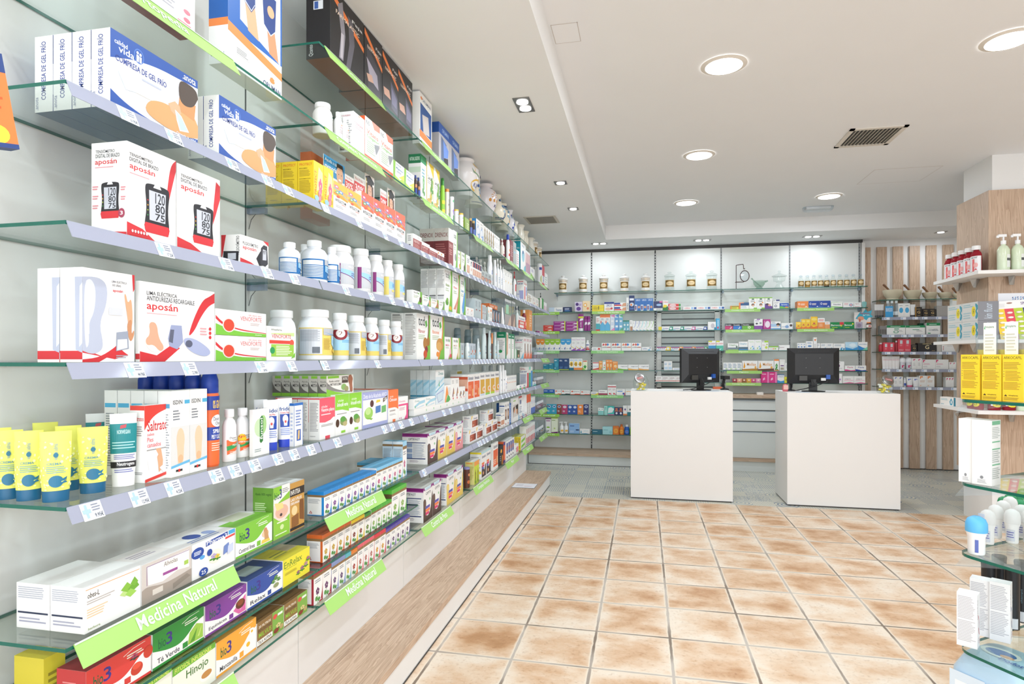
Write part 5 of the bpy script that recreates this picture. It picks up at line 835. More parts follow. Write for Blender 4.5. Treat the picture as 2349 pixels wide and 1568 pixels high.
LW(2, 'short green honey box', 1066, 1077, 497, ub=1062, d=.05, col='#7a9a2c', F=[R(0, 0, 1, 1, '#8ba83c'), L(.4, .2, .9, .7, 4, '#dbe8a9')])
LP(2, 'dark lidded honey jar with cream label', 1079, 9, 501, 'jar', '#3a2a20', '#c9a86a', [R(0, 0, 1, .7, '#5f74b4')], us=[1079, 1086])
TTH = [T(.2, .84, .7, .9, 'VITIS', '#444'), E(.5, .45, .3, .22, '#6f9fe0'), E(.5, .45, .24, .17, '#f4f6fb'), P('#5f93d8', .7, .3, .95, .4, .95, .05, .7, 0), E(.2, .12, .12, .05, '#f0c14a'), L(.3, .66, .8, .78, 2, '#9ab')]
LW(2, 'white coeliac box with blue ring', 1092, 1109, 500, n=2, d=.05, F=TTH, cols={'L': '#2a83c4'})
LW(2, 'slim white herb box with brown plant', 1109.5, 1133.3, 516, n=5, d=.05, F=[FL(.6, .7, .2, '#9a7a4a', '#7a6a3a'), FL(.6, .45, .16, '#b39a5a', '#8a7a4a'), L(.2, .1, .5, .6, 6, '#bbb'), L(.2, .05, .8, .12, 1, '#777')])
LW(2, 'slim white box with grey lettering', 1133.6, 1146.5, 536, n=3, d=.05, F=[L(.15, .8, .8, .92, 2, '#4a6a5a'), L(.2, .3, .7, .6, 4, '#bbb'), R(.3, .08, .7, .14, '#7a6a5a')])
CRM = [T(.25, .6, .75, .7, 'crema', '#c98a9a'), R(.2, .2, .8, .4, '#a03a5a')]
LP(2, 'cream coloured lotion pump bottle', 1152, 11, 548, 'pump', '#efe6dc', '#f0eee8', CRM)
LP(2, 'white baby lotion bottle with blue cap', 1165, 13, 538, 'flask', '#f3f1ef', '#2442ae', [E(.5, .75, .2, .1, '#e8a34a'), R(.2, .3, .8, .5, '#e05a4a'), R(.6, .0, .9, .25, '#f0c93a')], dr=.7)
LW(2, 'maroon slim box beside blue capped bottle', 1170.5, 1177, 549, d=.09, col='#8a3a40', F=[L(.2, .3, .8, .8, 6, '#c99'), R(.2, .03, .8, .12, '#e8e0e0')])
LW(2, 'grey slim box next to maroon one', 1177.4, 1184, 553, d=.08, col='#b4bab8', F=[T(.2, .7, .8, .85, 'fluor', '#7a8a94'), R(.2, .55, .8, .6, '#8fc4e0')])
LW(2, 'small white box with pink rules', 1185, 1191, 572, d=.05, F=[L(.1, .2, .9, .8, 5, '#d9a9b0')])
LW(2, 'teal sided white irrigator box', 1194, 1206, 551, ub=1180, F=[E(.5, .55, .24, .2, '#3a6a9a'), E(.5, .5, .2, .15, '#9ad0e0'), P('#6fc4d4', .6, .0, 1, .0, 1, .3, .7, .2), L(.2, .85, .8, .93, 2, '#9ab')], cols={'L': '#0f93a4'}, L=[T(.4, .74, .85, .79, 'MEDICAL', '#d9f0f0')], name='irrigator_box')
LW(2, 'slim upright toothpaste box', 1206.3, 1216.5, 573, n=4, d=.05, F=[R(0, .1, .4, .9, '#d4404a'), R(.5, .1, .8, .5, '#5f7fc4')])
LW(2, 'white green gum care box', 1217, 1226.5, 611, d=.05, F=[P('#9ccf5e', 0, 0, 1, 0, 1, .14, 0, .45), L(.2, .6, .8, .85, 3, '#9a9ac4')])
LW(2, 'tiny white box with blue print', 1227.8, 1234.5, 640, d=.03, F=[R(.2, .3, .8, .7, '#8fa3d9')])
LP(2, 'big white denture cleanser canister', 1237, 12, 605, 'tin', '#f3f2f3', '#f4f4f4', [R(0, .78, 1, .92, '#33479e'), E(.4, .3, .3, .2, '#c9cf9a')])
LW(2, 'red and white toothpaste standing box', 1243.5, 1249, 607, d=.05, F=[R(0, .5, 1, 1, '#d93a4a'), R(0, 0, 1, .16, '#d93a4a'), V(.2, .18, .8, .5, 'dent', '#4a5fb0')])
LW(2, 'pale last box at the far end', 1250, 1256, 625, d=.06, F=[L(.2, .2, .8, .8, 4, '#9ac4b4')], cols={'R': '#8a7a4a'})
# third shelf
def protect(u0, u1, vt, ub, nd, lk):
    LW(3, lk, u0, u1, vt, ub=ub, nd=nd, col='#f0cf2c', F=[V(.08, .2, .3, .78, 'PROTECT', '#e2702c'), P('#f3e3a0', .3, .3, .95, .4, .9, .8, .5, .9), FL(.68, .44, .16, '#d9638a', '#c99a2c'), FL(.62, .22, .13, '#e58aa4', '#c99a2c'), E(.3, .12, .22, .07, '#9cc9d4')], L=[T(.1, .88, .9, .94, 'PROTECT', '#e2702c'), T(.1, .8, .6, .83, 'MODO DE EMPLEO', '#7a6420'), L(.1, .62, .9, .78, 5, '#b79a2c'), T(.1, .55, .8, .58, 'INFORMACIÓN', '#7a6420'), L(.1, .22, .9, .53, 9, '#b79a2c'), T(.3, .06, .75, .1, 'Arkopharma', '#7a6420')], name='royal_jelly_box')
protect(719.4, 742, 366.7, 683, 3, 'yellow royal jelly box showing side print'); protect(742.4, 764.6, 379, 705, 1, 'yellow royal jelly box beside white ones')
INT = lambda c: [P(c, 0, .54, 1, .48, 1, 1, 0, 1), P('#d96aa9', 0, .86, .5, .76, 1, .7, 1, .72, .5, .78, 0, .88), P('#4f9fd9', 0, .76, .5, .68, 1, .58, 1, .6, .5, .71, 0, .79), P('#e86a3a', 0, .6, .5, .56, 1, .5, 1, .52, .5, .58, 0, .63), E(.2, .84, .14, .05, '#e05a9a'), E(.2, .84, .08, .025, '#f4e9ee'), E(.5, .72, .16, .05, '#3a93cf'), E(.5, .72, .09, .025, '#e9f4fa'), E(.25, .66, .14, .04, '#3fa85a'), E(.25, .66, .08, .02, '#e9f6ec'), E(.6, .58, .14, .04, '#f0a43a'), E(.3, .53, .12, .035, '#e2583a'), T(.12, .36, .85, .45, 'INTELECTUM', '#6a6a70'), T(.55, .3, .85, .34, 'memory', '#e2583a'), L(.15, .18, .75, .27, 2, '#c9c9cc'), T(.1, .04, .35, .07, 'arko', '#555')]
HI = LW(3, 'white memory supplement box, yellow top', 765, 828.4, 413, n=2, d=.09, F=INT('#f3b844'), cols={'T': '#f3c95a'}, name='memory_supplement_box')
LW(3, 'white memory supplement box, orange red top', 829, 929.4, 437, n=4, d=.09, F=INT('#ee6a44'), cols={'T': '#ee7a50'}, name='memory_supplement_box')
LW(3, 'orange brown carton standing at back', 714, 757, 288, sb=.17, d=.05, col='#c4693c', F=[L(.1, .55, .9, .9, 9, '#e0a27c'), T(.5, .08, .9, .12, 'Qcanto', '#f0d9c9')], name='support_garment_box')
def standee(lk, u0, u1, vt, art, z0=.115, sb=.06, col='#f3f2f0'):
    a = AF+sb; Y0, Y1 = GL(u0, a), GL(u1, a); w = Y1-Y0; z = LZ[3]+HI-.0; h = zat(vt, -a, Y0)-z; f = MB(); f.box(-w/2, -.001, 0, w/2, .001, h, col); stamp(f, art, lambda x, y, o: ((x-.5)*w, -.001-o, y*h)); f.box(-w/2+.01, .001, -.0, -w/2+.02, .03, h*.3, col)
    o = f.obj('advertising_card', None, (-a, (Y0+Y1)/2, z+.0006), pi/2); tag(o, lk+", on memory supplement boxes, long wall's third shelf", 'card')
GIRL = [R(0, 0, 1, 1, '#f1eeea'), P('#2c2626', .02, .9, .5, 1, .98, .84, .94, .74, .5, .78, .1, .76), P('#2c2626', .2, .8, .8, .78, .78, .64, .24, .66), P('#5a3b2a', .12, .7, .3, .72, .34, .1, .06, .1), P('#5a3b2a', .7, .7, .88, .66, .92, .1, .68, .1), E(.5, .45, .23, .23, '#e3b495'), P('#e8c93a', .1, .86, .14, .86, .16, .3, .08, .3), E(.42, .48, .03, .015, '#3a2a2a'), E(.6, .48, .03, .015, '#3a2a2a'), E(.5, .33, .1, .03, '#f4f0ee'), P('#2c2626', .2, .14, .8, .14, .9, 0, .1, 0)]
P30 = [R(0, 0, 1, 1, '#f3f2f0'), R(0, 0, 1, .72, '#d9413c'), T(.1, .8, .8, .9, 'Para 30 días', '#c9706c'), T(.08, .3, .9, .62, '30%', '#fff'), L(.1, .08, .9, .22, 2, '#f6d9d6')]
standee('blue card with smiling man photo', 742, 790, 352, [R(0, .3, 1, 1, '#2f93cf'), T(.05, .75, .6, .92, 'Ayuda a tu', '#fff'), T(.05, .52, .6, .7, 'memoria', '#fff'), E(.76, .52, .17, .36, '#e2b394'), P('#2c2422', .58, .7, .62, .96, .9, .96, .95, .66, .88, .8, .66, .8), E(.7, .55, .02, .02, '#3a2a2a'), E(.83, .55, .02, .02, '#3a2a2a'), E(.76, .34, .07, .04, '#f6f2ee')])
standee('small red 30% card', 791, 811, 398, P30); standee('larger red 30% card', 812, 836, 398, P30); standee('cut out of girl in graduation cap, larger', 837, 858, 396, GIRL, col='#f1eeea'); standee('red 30% card, far one', 872, 888, 432, P30, sb=.065); standee('cut out of girl in graduation cap, smaller', 888.5, 905, 430, GIRL, col='#f1eeea')
DRN = [R(0, .66, 1, 1, '#f1eeea'), R(0, 0, 1, .66, '#8e3a3c'), T(.15, .5, .85, .6, 'DRENOX', '#d9b0a8'), L(.2, .3, .85, .46, 3, '#c99a94'), R(.2, .03, .7, .08, '#d9c0bb')]
LW(3, 'tall beige and maroon draining box', 1029, 1039.6, 522, ub=996, nd=3, F=DRN, L=[R(0, .66, 1, 1, '#cbc5bd'), R(0, 0, 1, .66, '#6f2c2f'), T(.06, .76, .94, .88, 'DRENOX', '#7a3a3a'), L(.1, .05, .9, .6, 9, '#9a5a58')])
NER = lambda t: [R(0, .7, 1, 1, '#f0edea'), R(0, 0, 1, .7, '#9a4240'), T(.1, .46, .75, .64, t, '#e3c4bd'), L(.1, .12, .8, .4, 4, '#c98a84'), L(.5, .8, .8, .92, 2, '#bbb')]
LW(3, 'low white and maroon nerve capsule box', 947.4, 967.4, 534.8, ub=932.8, F=NER('NERVIOX'), L=[R(.3, .1, .6, .3, '#444'), L(.2, .5, .8, .9, 3, '#aaa')]); LW(3, 'low white and maroon fat burner box', 967.8, 986, 553, d=.06, F=NER('LIPOX')); LW(3, 'low white and maroon belly box', 986.3, 1004, 566, d=.06, F=NER('Depurativo'))
LW(3, 'small maroon box with orange spot', 1004.6, 1019, 575, d=.06, n=2, col='#efece8', F=[R(0, 0, 1, .6, '#7a2c30'), R(.0, .7, .3, .9, '#f0a04a'), L(.2, .1, .8, .5, 4, '#c99')])
TCD = lambda wd, c, pic, st: [P('#79b843', .8, 1, 1, 1, 1, 0, .5, 0, .7, .3, .84, .6), P(st, .76, 1, .82, 1, .86, .6, .72, .3, .54, 0, .46, 0, .66, .3, .8, .6), T(.12, .8, .52, .93, 'tcd', '#4c4c50'), P('#5fb043', .54, .86, .64, .92, .66, .8, .58, .76), T(.12, .6, .62, .67, wd, c), L(.12, .48, .58, .57, 2, '#b9c9a9')]+pic
LW(3, 'tall white green slimming box, first', 1040, 1049.6, 527, d=.06, F=TCD('Dren', '#7a9a4a', [E(.5, .3, .2, .1, '#9a9aa4')], '#d9e8c4')); LW(3, 'white green fruit slimming box, orange spot', 1050, 1057.6, 573.7, d=.06, F=TCD('Kit', '#e08a4a', [E(.6, .25, .2, .1, '#e8a34a')], '#e8a34a')); LW(3, 'white green slimming box with dark stripe', 1058, 1068.4, 577, d=.06, F=TCD('Café', '#6a4a3a', [E(.7, .25, .16, .14, '#4a3a30')], '#5a3a30'))
FACE = [R(.1, .1, .9, .5, '#d9a58c'), E(.5, .32, .25, .18, '#e8bfa6'), L(.15, .6, .8, .85, 3, '#99a')]
LW(3, 'white skincare box with face, tallest', 1070.5, 1078, 584, d=.05, F=FACE); LW(3, 'white skincare box with red flag', 1078.4, 1084, 595, d=.05, F=[E(.5, .4, .2, .1, '#e0b0a0'), L(.2, .6, .8, .8, 2, '#99a'), R(.3, .8, .7, .9, '#444a5a')])
LW(3, 'white cosmetic box, navy top, cheek photo', 1084.4, 1104.6, 598, n=4, d=.05, F=[R(0, .62, 1, .96, '#26365e'), R(.0, .64, .3, .94, '#d94a3a'), R(0, .12, 1, .5, '#e0b09a'), E(.6, .32, .2, .15, '#ecc9b6')])
LW(3, 'grey skincare box with woman face', 1105, 1127.6, 619, n=3, d=.05, col='#b4bcbc', F=[R(.06, .05, .7, .5, '#7a5a4c'), E(.36, .28, .24, .2, '#d9a58c'), L(.1, .62, .8, .85, 3, '#5a646c'), R(.7, .3, .9, .4, '#d94a3a')])
LP(3, 'white pump bottle set at the back', 1094, 14, 590, 'pump', '#eceae6', '#f2f0ec', sb=.16, us=[1094, 1103, 1112])
LP(3, 'big white bodymilk bottle, blue lettering', 1123.5, 21, 585.5, 'flask', '#f0f2f5', '#f4f4f4', [T(.3, .82, .8, .9, 'AVENE', '#4f74c4'), L(.3, .62, .8, .8, 3, '#6f8fd0'), L(.3, .2, .7, .4, 3, '#b0c4e4')], dr=.6)
LP(3, 'slim white lotion bottle behind big one', 1135, 9, 596, 'flask', '#f1f3f5', '#f4f4f4', [L(.2, .3, .8, .8, 5, '#a9b9d0'), R(.3, .85, .7, .9, '#e05a4a')])
LP(3, 'slim white lotion pump bottle', 1142, 9, 593.6, 'pump', '#f1f3f5', '#f4f4f4', [L(.2, .3, .8, .8, 4, '#9ab0c4')], us=[1142, 1148])
LP(3, 'slim white tube among lotion bottles', 1154, 7, 612, 'tube', '#f1f2f4', '#f4f4f4', [L(.3, .3, .7, .8, 4, '#b9c4d0')])
LW(3, 'plain white cream carton with yellow dot', 1157.5, 1175, 617, n=3, d=.06, F=[L(.2, .75, .8, .88, 2, '#bbb'), E(.5, .5, .1, .05, '#f0c46a')])
LP(3, 'white bottle with red pump head', 1180, 8, 623, 'pump', '#f1efef', '#c43a3e', [R(.2, .4, .9, 1, '#c8444a')])
LAC = lambda t, c: [T(.1, .78, .9, .9, t, c), R(.1, .1, .4, .7, '#e26a78'), R(.6, .3, .9, .7, '#8f9fd4')]
LW(3, 'white red mouthwash box, large', 1202, 1209, 641, ub=1185, F=LAC('lacer', '#c8404a'), L=[T(.1, .78, .9, .88, 'Lacer', '#2f4a9e'), R(.1, .9, .9, .93, '#d0405a'), R(.3, .1, .9, .5, '#a9b0dc'), P('#e6e6ee', 0, .4, .4, .4, .4, 0, 0, 0), T(.05, .3, .4, .38, 'Lacer', '#2f4a9e')])
LW(3, 'cream box with brown lettering', 1210, 1220.3, 671.5, d=.06, F=[R(.1, .55, .9, .62, '#9a7a4a'), L(.15, .2, .8, .5, 3, '#a98a5a'), L(.15, .66, .8, .85, 2, '#a98a5a')], cols={'L': '#a9853f'})
LW(3, 'pale box with coral dots', 1220.7, 1236, 678, n=2, d=.06, col='#f0ebe4', F=[E(.6, .3, .14, .06, '#e88a6a'), L(.2, .5, .8, .8, 3, '#bbb')])
LP(3, 'black headed dispenser bottle', 1240, 6, 672, 'pump', '#e9e4dc', '#1f2226'); LW(3, 'slim green box by far end', 1243.6, 1247, 684, d=.05, col='#3f9a4a'); LW(3, 'slim pale box at far end', 1247.4, 1254, 692, n=2, d=.05, F=[R(.3, .1, .7, .6, '#d98ab0')])
# fourth shelf
EPA = [R(0, 0, 1, .86, '#1f6fb0'), R(.03, .6, .5, .8, '#eef1f4')]+[R(.03, .08+.064*q, .5, .115+.064*q, '#e6edf3') for q in range(8)]+[P('#9fcdf0', .56, .6, 1, .52, 1, .3, .8, .24, .56, .34), R(.54, .62, 1, .86, '#b9bdc2'), T(.66, .74, .98, .82, 'EPAPLUS', '#2f83c9'), T(.6, .46, .9, .52, 'Colágeno', '#3f83c0'), L(.6, .34, .9, .44, 2, '#5f9fd4'), E(.78, .13, .14, .05, '#f4f6f8')]
EPA2 = [R(0, 0, 1, .86, '#1f6fb0')]+RM(EPA[1:], .02, .82)
LP(4, 'white supplement bottle, striped blue label', 664, 51, 557, 'bottle', '#edf1f8', '#f6f7f8', EPA2, span=125); LP(4, 'white supplement bottle, striped blue label, tallest', 721, 61, 553, 'bottle', '#edf1f8', '#f6f7f8', EPA2, span=125); LP(4, 'white supplement bottle, blue label, third', 761, 36, 567.5, 'bottle', '#edf1f8', '#f6f7f8', EPA2, span=125); LP(4, 'white supplement bottle hidden behind tallest', 698, 30, 561, 'bottle', '#edf1f8', '#f6f7f8', EPA2, sb=.12, span=125)
EPP = [R(0, .02, 1, .88, '#c9cbcf'), R(.06, 0, .2, .88, '#861f70'), P('#9fcdf0', .2, .66, 1, .5, 1, .12, .6, .3, .2, .5), P('#7a2a80', .2, .47, .6, .27, 1, .1, 1, .12, .6, .3, .2, .5), T(.4, .68, .72, .79, 'epa', '#f4f6f8'), T(.74, .68, .96, .79, 'plus', '#5fb0e8'), T(.5, .46, .86, .52, 'COLÁGENO', '#6a2a80'), T(.5, .38, .86, .44, 'HIALURÓNICO', '#6a2a80')]
EPP2 = [R(0, .02, 1, .88, '#c9cbcf')]+RM(EPP[1:], .14, .78)
LP(4, 'big white jar with purple striped label', 779, 66, 557, 'jar', '#f1f1f2', '#f6f6f5', EPP2, h=.178, span=125); LP(4, 'white jar with purple striped label, second', 827, 47, 572.7, 'jar', '#f1f1f2', '#f6f6f5', EPP2, span=125); LP(4, 'white jar with purple striped label, third', 861, 39, 586.5, 'jar', '#f1f1f2', '#f6f6f5', EPP2, span=125)
EPY = [R(0, .02, 1, .88, '#c9cbcf'), R(.05, 0, .3, .86, '#ecd66e'), P('#9fcdf0', .3, .66, 1, .5, 1, .2, .3, .3), T(.5, .7, .8, .8, 'epa', '#f4f6f8'), L(.5, .35, .85, .55, 4, '#2f83c9'), E(.6, .2, .14, .06, '#f0dc7a')]
EPY2 = [R(0, .02, 1, .88, '#c9cbcf')]+RM(EPY[1:], .1, .75)
LP(4, 'white jar with yellow striped label', 888, 31, 598, 'jar', '#f1f1f2', '#f6f6f5', EPY2, us=[888, 913], span=125)
LW(4, 'low white green slimming box with leaf', 946, 968.4, 664, ub=932.6, F=TCD('Té verde', '#7a9a4a', [E(.82, .4, .12, .22, '#5a3a2c')], '#7fb84a')); LW(4, 'low white slimming box, teal stripe', 968.8, 988.4, 676, d=.06, F=TCD('Vientre', '#3f9aa4', [E(.85, .4, .1, .3, '#d9a07c')], '#3f9aa4')); LW(4, 'low white slimming box, waist picture', 988.7, 1006.3, 684, d=.06, F=TCD('Celulitis', '#e06a4a', [E(.85, .4, .12, .3, '#b97a54')], '#d9643a')); LW(4, 'low white slimming box, purple stripe', 1006.6, 1019.6, 689, d=.06, F=TCD('Noche', '#7a4a9a', [], '#7a3f98'))
LW(4, 'tall white slimming box, artichoke picture', 1020, 1037.5, 615, ub=1002, nd=3, F=TCD('Alcachofa', '#8aa84a', [E(.3, .22, .2, .07, '#5f9a3a'), E(.34, .28, .14, .05, '#7fb04a'), E(.75, .1, .16, .05, '#f0b53a')], '#b9d86a'), L=[L(.06, .55, .94, .96, 14, '#b4b4b6'), R(.1, .36, .9, .38, '#555'), R(.12, .28, .88, .36, '#cfcfd0')])
LW(4, 'tall white slimming box, red stripe and hands', 1038.3, 1055.3, 624, d=.07, F=TCD('Physor', '#e0606a', [P('#d9927a', .1, .1, .5, .3, .8, .5, .8, .4, .4, .1)], '#d9503a')); LW(4, 'tall white slimming box, blue water', 1056, 1068, 633, d=.07, F=TCD('Drenante', '#5fa8d0', [P('#5f9fe0', .3, .2, .7, .6, .9, .6, .7, .1, .4, .05)], '#4f93d9'))
LW(4, 'small white box with grey hoop', 1069, 1087, 703, n=2, d=.04, F=[E(.4, .5, .24, .24, '#c9c4c4'), E(.4, .5, .18, .18, '#f3f1f0'), E(.5, .75, .1, .08, '#e88a5a')])
LP(4, 'pale grey cream tube leaning back', 1084.5, 10, 683, 'tube', '#c4cecf', '#cfd6d6', [L(.3, .5, .8, .85, 4, '#7a8a94')], sb=.06)
GRB = [L(.2, .6, .8, .9, 4, '#7f8c94'), R(.3, .42, .7, .47, '#3a4048'), R(.42, .42, .55, .47, '#d94a3a')]
LW(4, 'tall blue grey skincare box', 1089.3, 1104, 683.6, d=.08, n=2, col='#b7c4c8', F=GRB); LW(4, 'blue grey skincare box, orange side', 1106, 1115, 698, n=2, ub=1104, col='#bcc6ca', F=GRB, cols={'L': '#ee8a4a'}); LP(4, 'pale mint fluid tube', 1119.5, 7, 702, 'tube', '#cfdcd9', '#d9e2df', [R(.2, .6, .7, .8, '#f0a474'), L(.2, .2, .8, .5, 3, '#667')])
LW(4, 'white skincare box, peach square', 1123.5, 1129.3, 704, d=.06, F=[R(.2, .7, .8, .85, '#f0a474'), L(.2, .3, .8, .6, 4, '#8a929a')]); LW(4, 'dark photo skincare box', 1129.8, 1148, 709, n=3, d=.07, col='#3a3f4e', F=[R(.3, .1, .75, .9, '#8fa0b0'), E(.2, .5, .16, .3, '#c98f74'), R(0, .0, .3, .1, '#d94a3a')])
LW(4, 'orange promotional carton lying on skincare boxes', 1122, 1141, 693, sb=.06, d=.12, z0=.121, h=.035, col='#e87a3c', F=[L(.1, .3, .6, .7, 2, '#fbe0cc'), E(.8, .5, .1, .3, '#f6d2b8')])
LP(4, 'slim white nasal spray tube, teal cap', 1152.5, 9, 705, 'tube', '#f3f2f3', '#f3f2f2', [P('#c43a4a', .6, .5, .8, .55, .8, .3), L(.3, .2, .7, .45, 3, '#aab')])
LW(4, 'clear blister carton with grey base', 1158, 1172.6, 684, d=.08, col=M_CLR, F=[R(0, 0, 1, .42, '#a9a4a2'), P('#d9b9a4', .4, 0, .9, .4, .98, .1, .9, 0), P('#9fd0b0', .15, .45, .6, .45, .6, .8, .2, .8), R(0, .9, 1, 1, '#dfe3e4')]); LW(4, 'clear blister carton, darker photo', 1174, 1182, 690, d=.08, col=M_CLR, F=[R(0, 0, 1, .5, '#8a7a74'), P('#d9b9a4', .3, 0, .8, .46, .9, 0), R(0, .92, 1, 1, '#dfe3e4')])
LP(4, 'pale green lotion pump beside red boxes', 1186, 8, 702, 'pump', '#d3ddda', '#f2f2f0', [R(.3, .5, .7, .6, '#444'), L(.2, .2, .8, .45, 3, '#667')])
LW(4, 'red and white gum mouthwash box', 1189.5, 1205, 723, d=.07, col='#f2efee', F=[R(0, .0, 1, .66, '#e0564a'), T(.1, .74, .9, .88, 'Lacer', '#3a3f6a'), R(.2, .4, .8, .58, '#e8d3c4'), R(.15, .12, .75, .32, '#f4f4f2')], cols={'L': '#c9463e'})
LP(4, 'red mouthwash bottle with white cap', 1202, 10, 711, 'bottle', '#8a2c34', '#f4f4f4', [R(0, 0, 1, .8, '#e86a5a'), T(.1, .82, .9, .95, 'lacer', '#2f3a7a'), E(.5, .4, .2, .2, '#f6c9c0')], us=[1202, 1210.5])
LW(4, 'orange box behind mouthwash bottles', 1213.5, 1220.5, 710, d=.09, col='#f0a05a', F=[L(.2, .2, .8, .8, 5, '#f8d4ac')])
LW(4, 'tiny white box by tissue packs', 1222, 1229, 770, d=.03, F=[R(0, 0, 1, .2, '#6fc4cf'), E(.4, .5, .2, .2, '#8fc4e0')]); LP(4, 'purple glass candle pot', 1233, 10, 758, 'tin', '#8a3f74', '#e8e6ea', [R(0, 0, 1, .2, '#f0eef2')])
LW(4, 'pink and purple small box', 1239.3, 1246, 760, n=2, d=.04, col='#f3d9e2', F=[R(.5, 0, 1, 1, '#8a4a9a')]); LW(4, 'small pale box at shelf end', 1247, 1254.5, 765, d=.04, F=[R(.1, .6, .9, .8, '#d9cfd4')])
# fifth shelf
ESL = [R(0, 0, 1, 1, '#e9cf6a'), R(.02, .04, .44, .96, '#d6d9de'), L(.05, .5, .4, .92, 10, '#9aa0a8'), R(.28, .08, .4, .3, '#666c74'), P('#a9d3ea', .64, .72, 1, .7, 1, .1, .8, .2, .64, .4), R(.46, .74, 1, .98, '#b4b8be'), P('#4f9fd0', .46, .84, .6, .76, 1, .72, 1, .75, .6, .78), T(.72, .82, .98, .92, 'EPAPLUS', '#3f93d0'), L(.46, .2, .6, .62, 8, '#b79a44'), L(.7, .44, .95, .58, 2, '#4f9fd4'), E(.76, .16, .1, .08, '#e9c84a')]
ESR = [R(0, 0, 1, 1, '#e9cf6a'), R(0, .74, 1, .98, '#a9adb3'), P('#a9d3ea', 0, .74, 1, .74, 1, .2, .6, .24, .3, .12, 0, .2), T(.4, .8, .95, .92, 'EPAPLUS', '#3f93d0'), L(.25, .5, .8, .62, 2, '#4f9fd4')]
RING = ESR+[E(.2, .86, .3, .26, '#8f2c34'), E(.2, .86, .18, .16, '#f2e8e4'), T(.13, .78, .27, .95, '2', '#8a5a4a')]
ESL2 = [R(0, 0, 1, 1, '#e9cf6a'), R(.4, .72, 1, .98, '#b4b8be')]+RM(ESL[1:], .0, .8); RING2 = [R(0, 0, 1, 1, '#e9cf6a'), R(0, .74, 1, .98, '#a9adb3'), R(0, .2, 1, .74, '#a9d3ea')]+RM(RING[3:], .15, .8)
LP(5, 'large white protein jar set back', 646, 66, 712.5, 'jar', '#eef0f2', '#f5f6f6', [R(0, 0, 1, 1, '#8fc0dc'), R(0, .74, 1, .98, '#a9adb3'), R(0, .9, .4, 1, '#e9cf6a')], sb=.09)
LP(5, 'large white protein jar, yellow and blue label', 723, 80, 711.5, 'jar', '#eef0f2', '#f5f6f6', ESL2, span=125); LP(5, 'white protein jar, yellow label, second', 816, 48, 724.5, 'jar', '#eef0f2', '#f5f6f6', ESL2, span=125); LP(5, 'white protein jar, yellow label, third', 880.5, 34, 734, 'jar', '#eef0f2', '#f5f6f6', ESL2, span=125)
LP(5, 'white protein jar with red ring sticker', 779, 42, 718.6, 'jar', '#eef0f2', '#f5f6f6', RING2, us=[779, 851, 907], span=125)
BIGT = lambda wd, c, pic, st: [P('#79b843', .9, 1, 1, 1, 1, 0, .6, 0, .74, .3, .86, .6), P(st, .84, 1, .9, 1, .9, .6, .78, .3, .6, 0, .5, 0, .7, .3, .84, .6), T(.12, .74, .58, .95, 'tcd', '#4c4c50'), P('#5fb043', .6, .84, .72, .88, .78, .76, .66, .7), T(.12, .58, .6, .66, wd, c), L(.12, .44, .62, .55, 3, '#b9c9a9')]+pic
LW(5, 'tall white biscuit box, dates picture', 955.8, 987, 717, ub=926.7, nd=2, F=BIGT('Fibroor', '#c25a5a', [E(.62, .36, .16, .13, '#b07a3a'), E(.84, .4, .12, .1, '#a8702f'), E(.7, .22, .12, .08, '#8a2c34'), E(.62, .12, .14, .09, '#c9502c')], '#7a3a2c'), L=[L(.08, .1, .92, .95, 26, '#a9a6a2'), R(.1, .95, .7, .97, '#777')], name='biscuit_box')
LW(5, 'tall white biscuit box, biscuit picture', 987.3, 1019.6, 721, d=.1, F=BIGT('Fibromiel', '#ee8a5a', [E(.66, .34, .26, .15, '#c8904a'), E(.6, .3, .2, .1, '#d9a860'), E(.5, .12, .1, .06, '#e8913a')], '#e88a3a'), name='biscuit_box')
LW(5, 'small white milkshake box, strawberry', 1020, 1037.6, 772, d=.06, F=TCD('Milk', '#e0507a', [E(.74, .3, .12, .24, '#eac0cc'), E(.8, .15, .12, .1, '#d9404a')], '#e0507a')); LW(5, 'small white milkshake box, banana', 1038.3, 1055.6, 774, d=.06, F=TCD('Milk', '#d9b9a0', [E(.8, .3, .14, .3, '#e3d5b9')], '#e0a04a'))
LP(5, 'blue grey spray bottle at the back', 1049, 17, 752, 'can', '#6b7f86', '#86989e', sb=.16, us=[1049, 1073]); LP(5, 'pale grey pump spray at the back', 1092, 17, 754, 'can', '#9aaab0', '#a9b6ba', sb=.14)
GT = [L(.2, .55, .8, .85, 4, '#7a8c96'), R(.3, .3, .7, .36, '#3f4650'), R(.4, .3, .6, .36, '#e07a4a'), R(.2, .1, .8, .25, '#9fcfe8')]
LW(5, 'blue grey sunscreen box, blue corner', 1057, 1064.5, 786, d=.05, col='#b9c2c6', F=GT); LP(5, 'white sunscreen bottle with label', 1071.5, 11, 786, 'flask', '#e3ecea', '#e9efee', GT); LW(5, 'sunscreen box, orange sun picture', 1078, 1091, 787, d=.05, n=2, col='#bfc9d2', F=GT+[E(.9, .5, .12, .1, '#e8703a')]); LP(5, 'pale sunscreen tube standing', 1097, 12, 776, 'tube', '#d3dfe2', '#d9e3e6', GT)
LP(5, 'large pale blue sunscreen bottle', 1110, 19, 751.6, 'flask', '#cddcdc', '#c3d0d2', [T(.3, .62, .8, .72, 'ISDIN', '#5f7f9a'), L(.3, .4, .8, .6, 3, '#7f9fb4'), T(.3, .2, .7, .32, '50+', '#4a5a7a')], dr=.6)
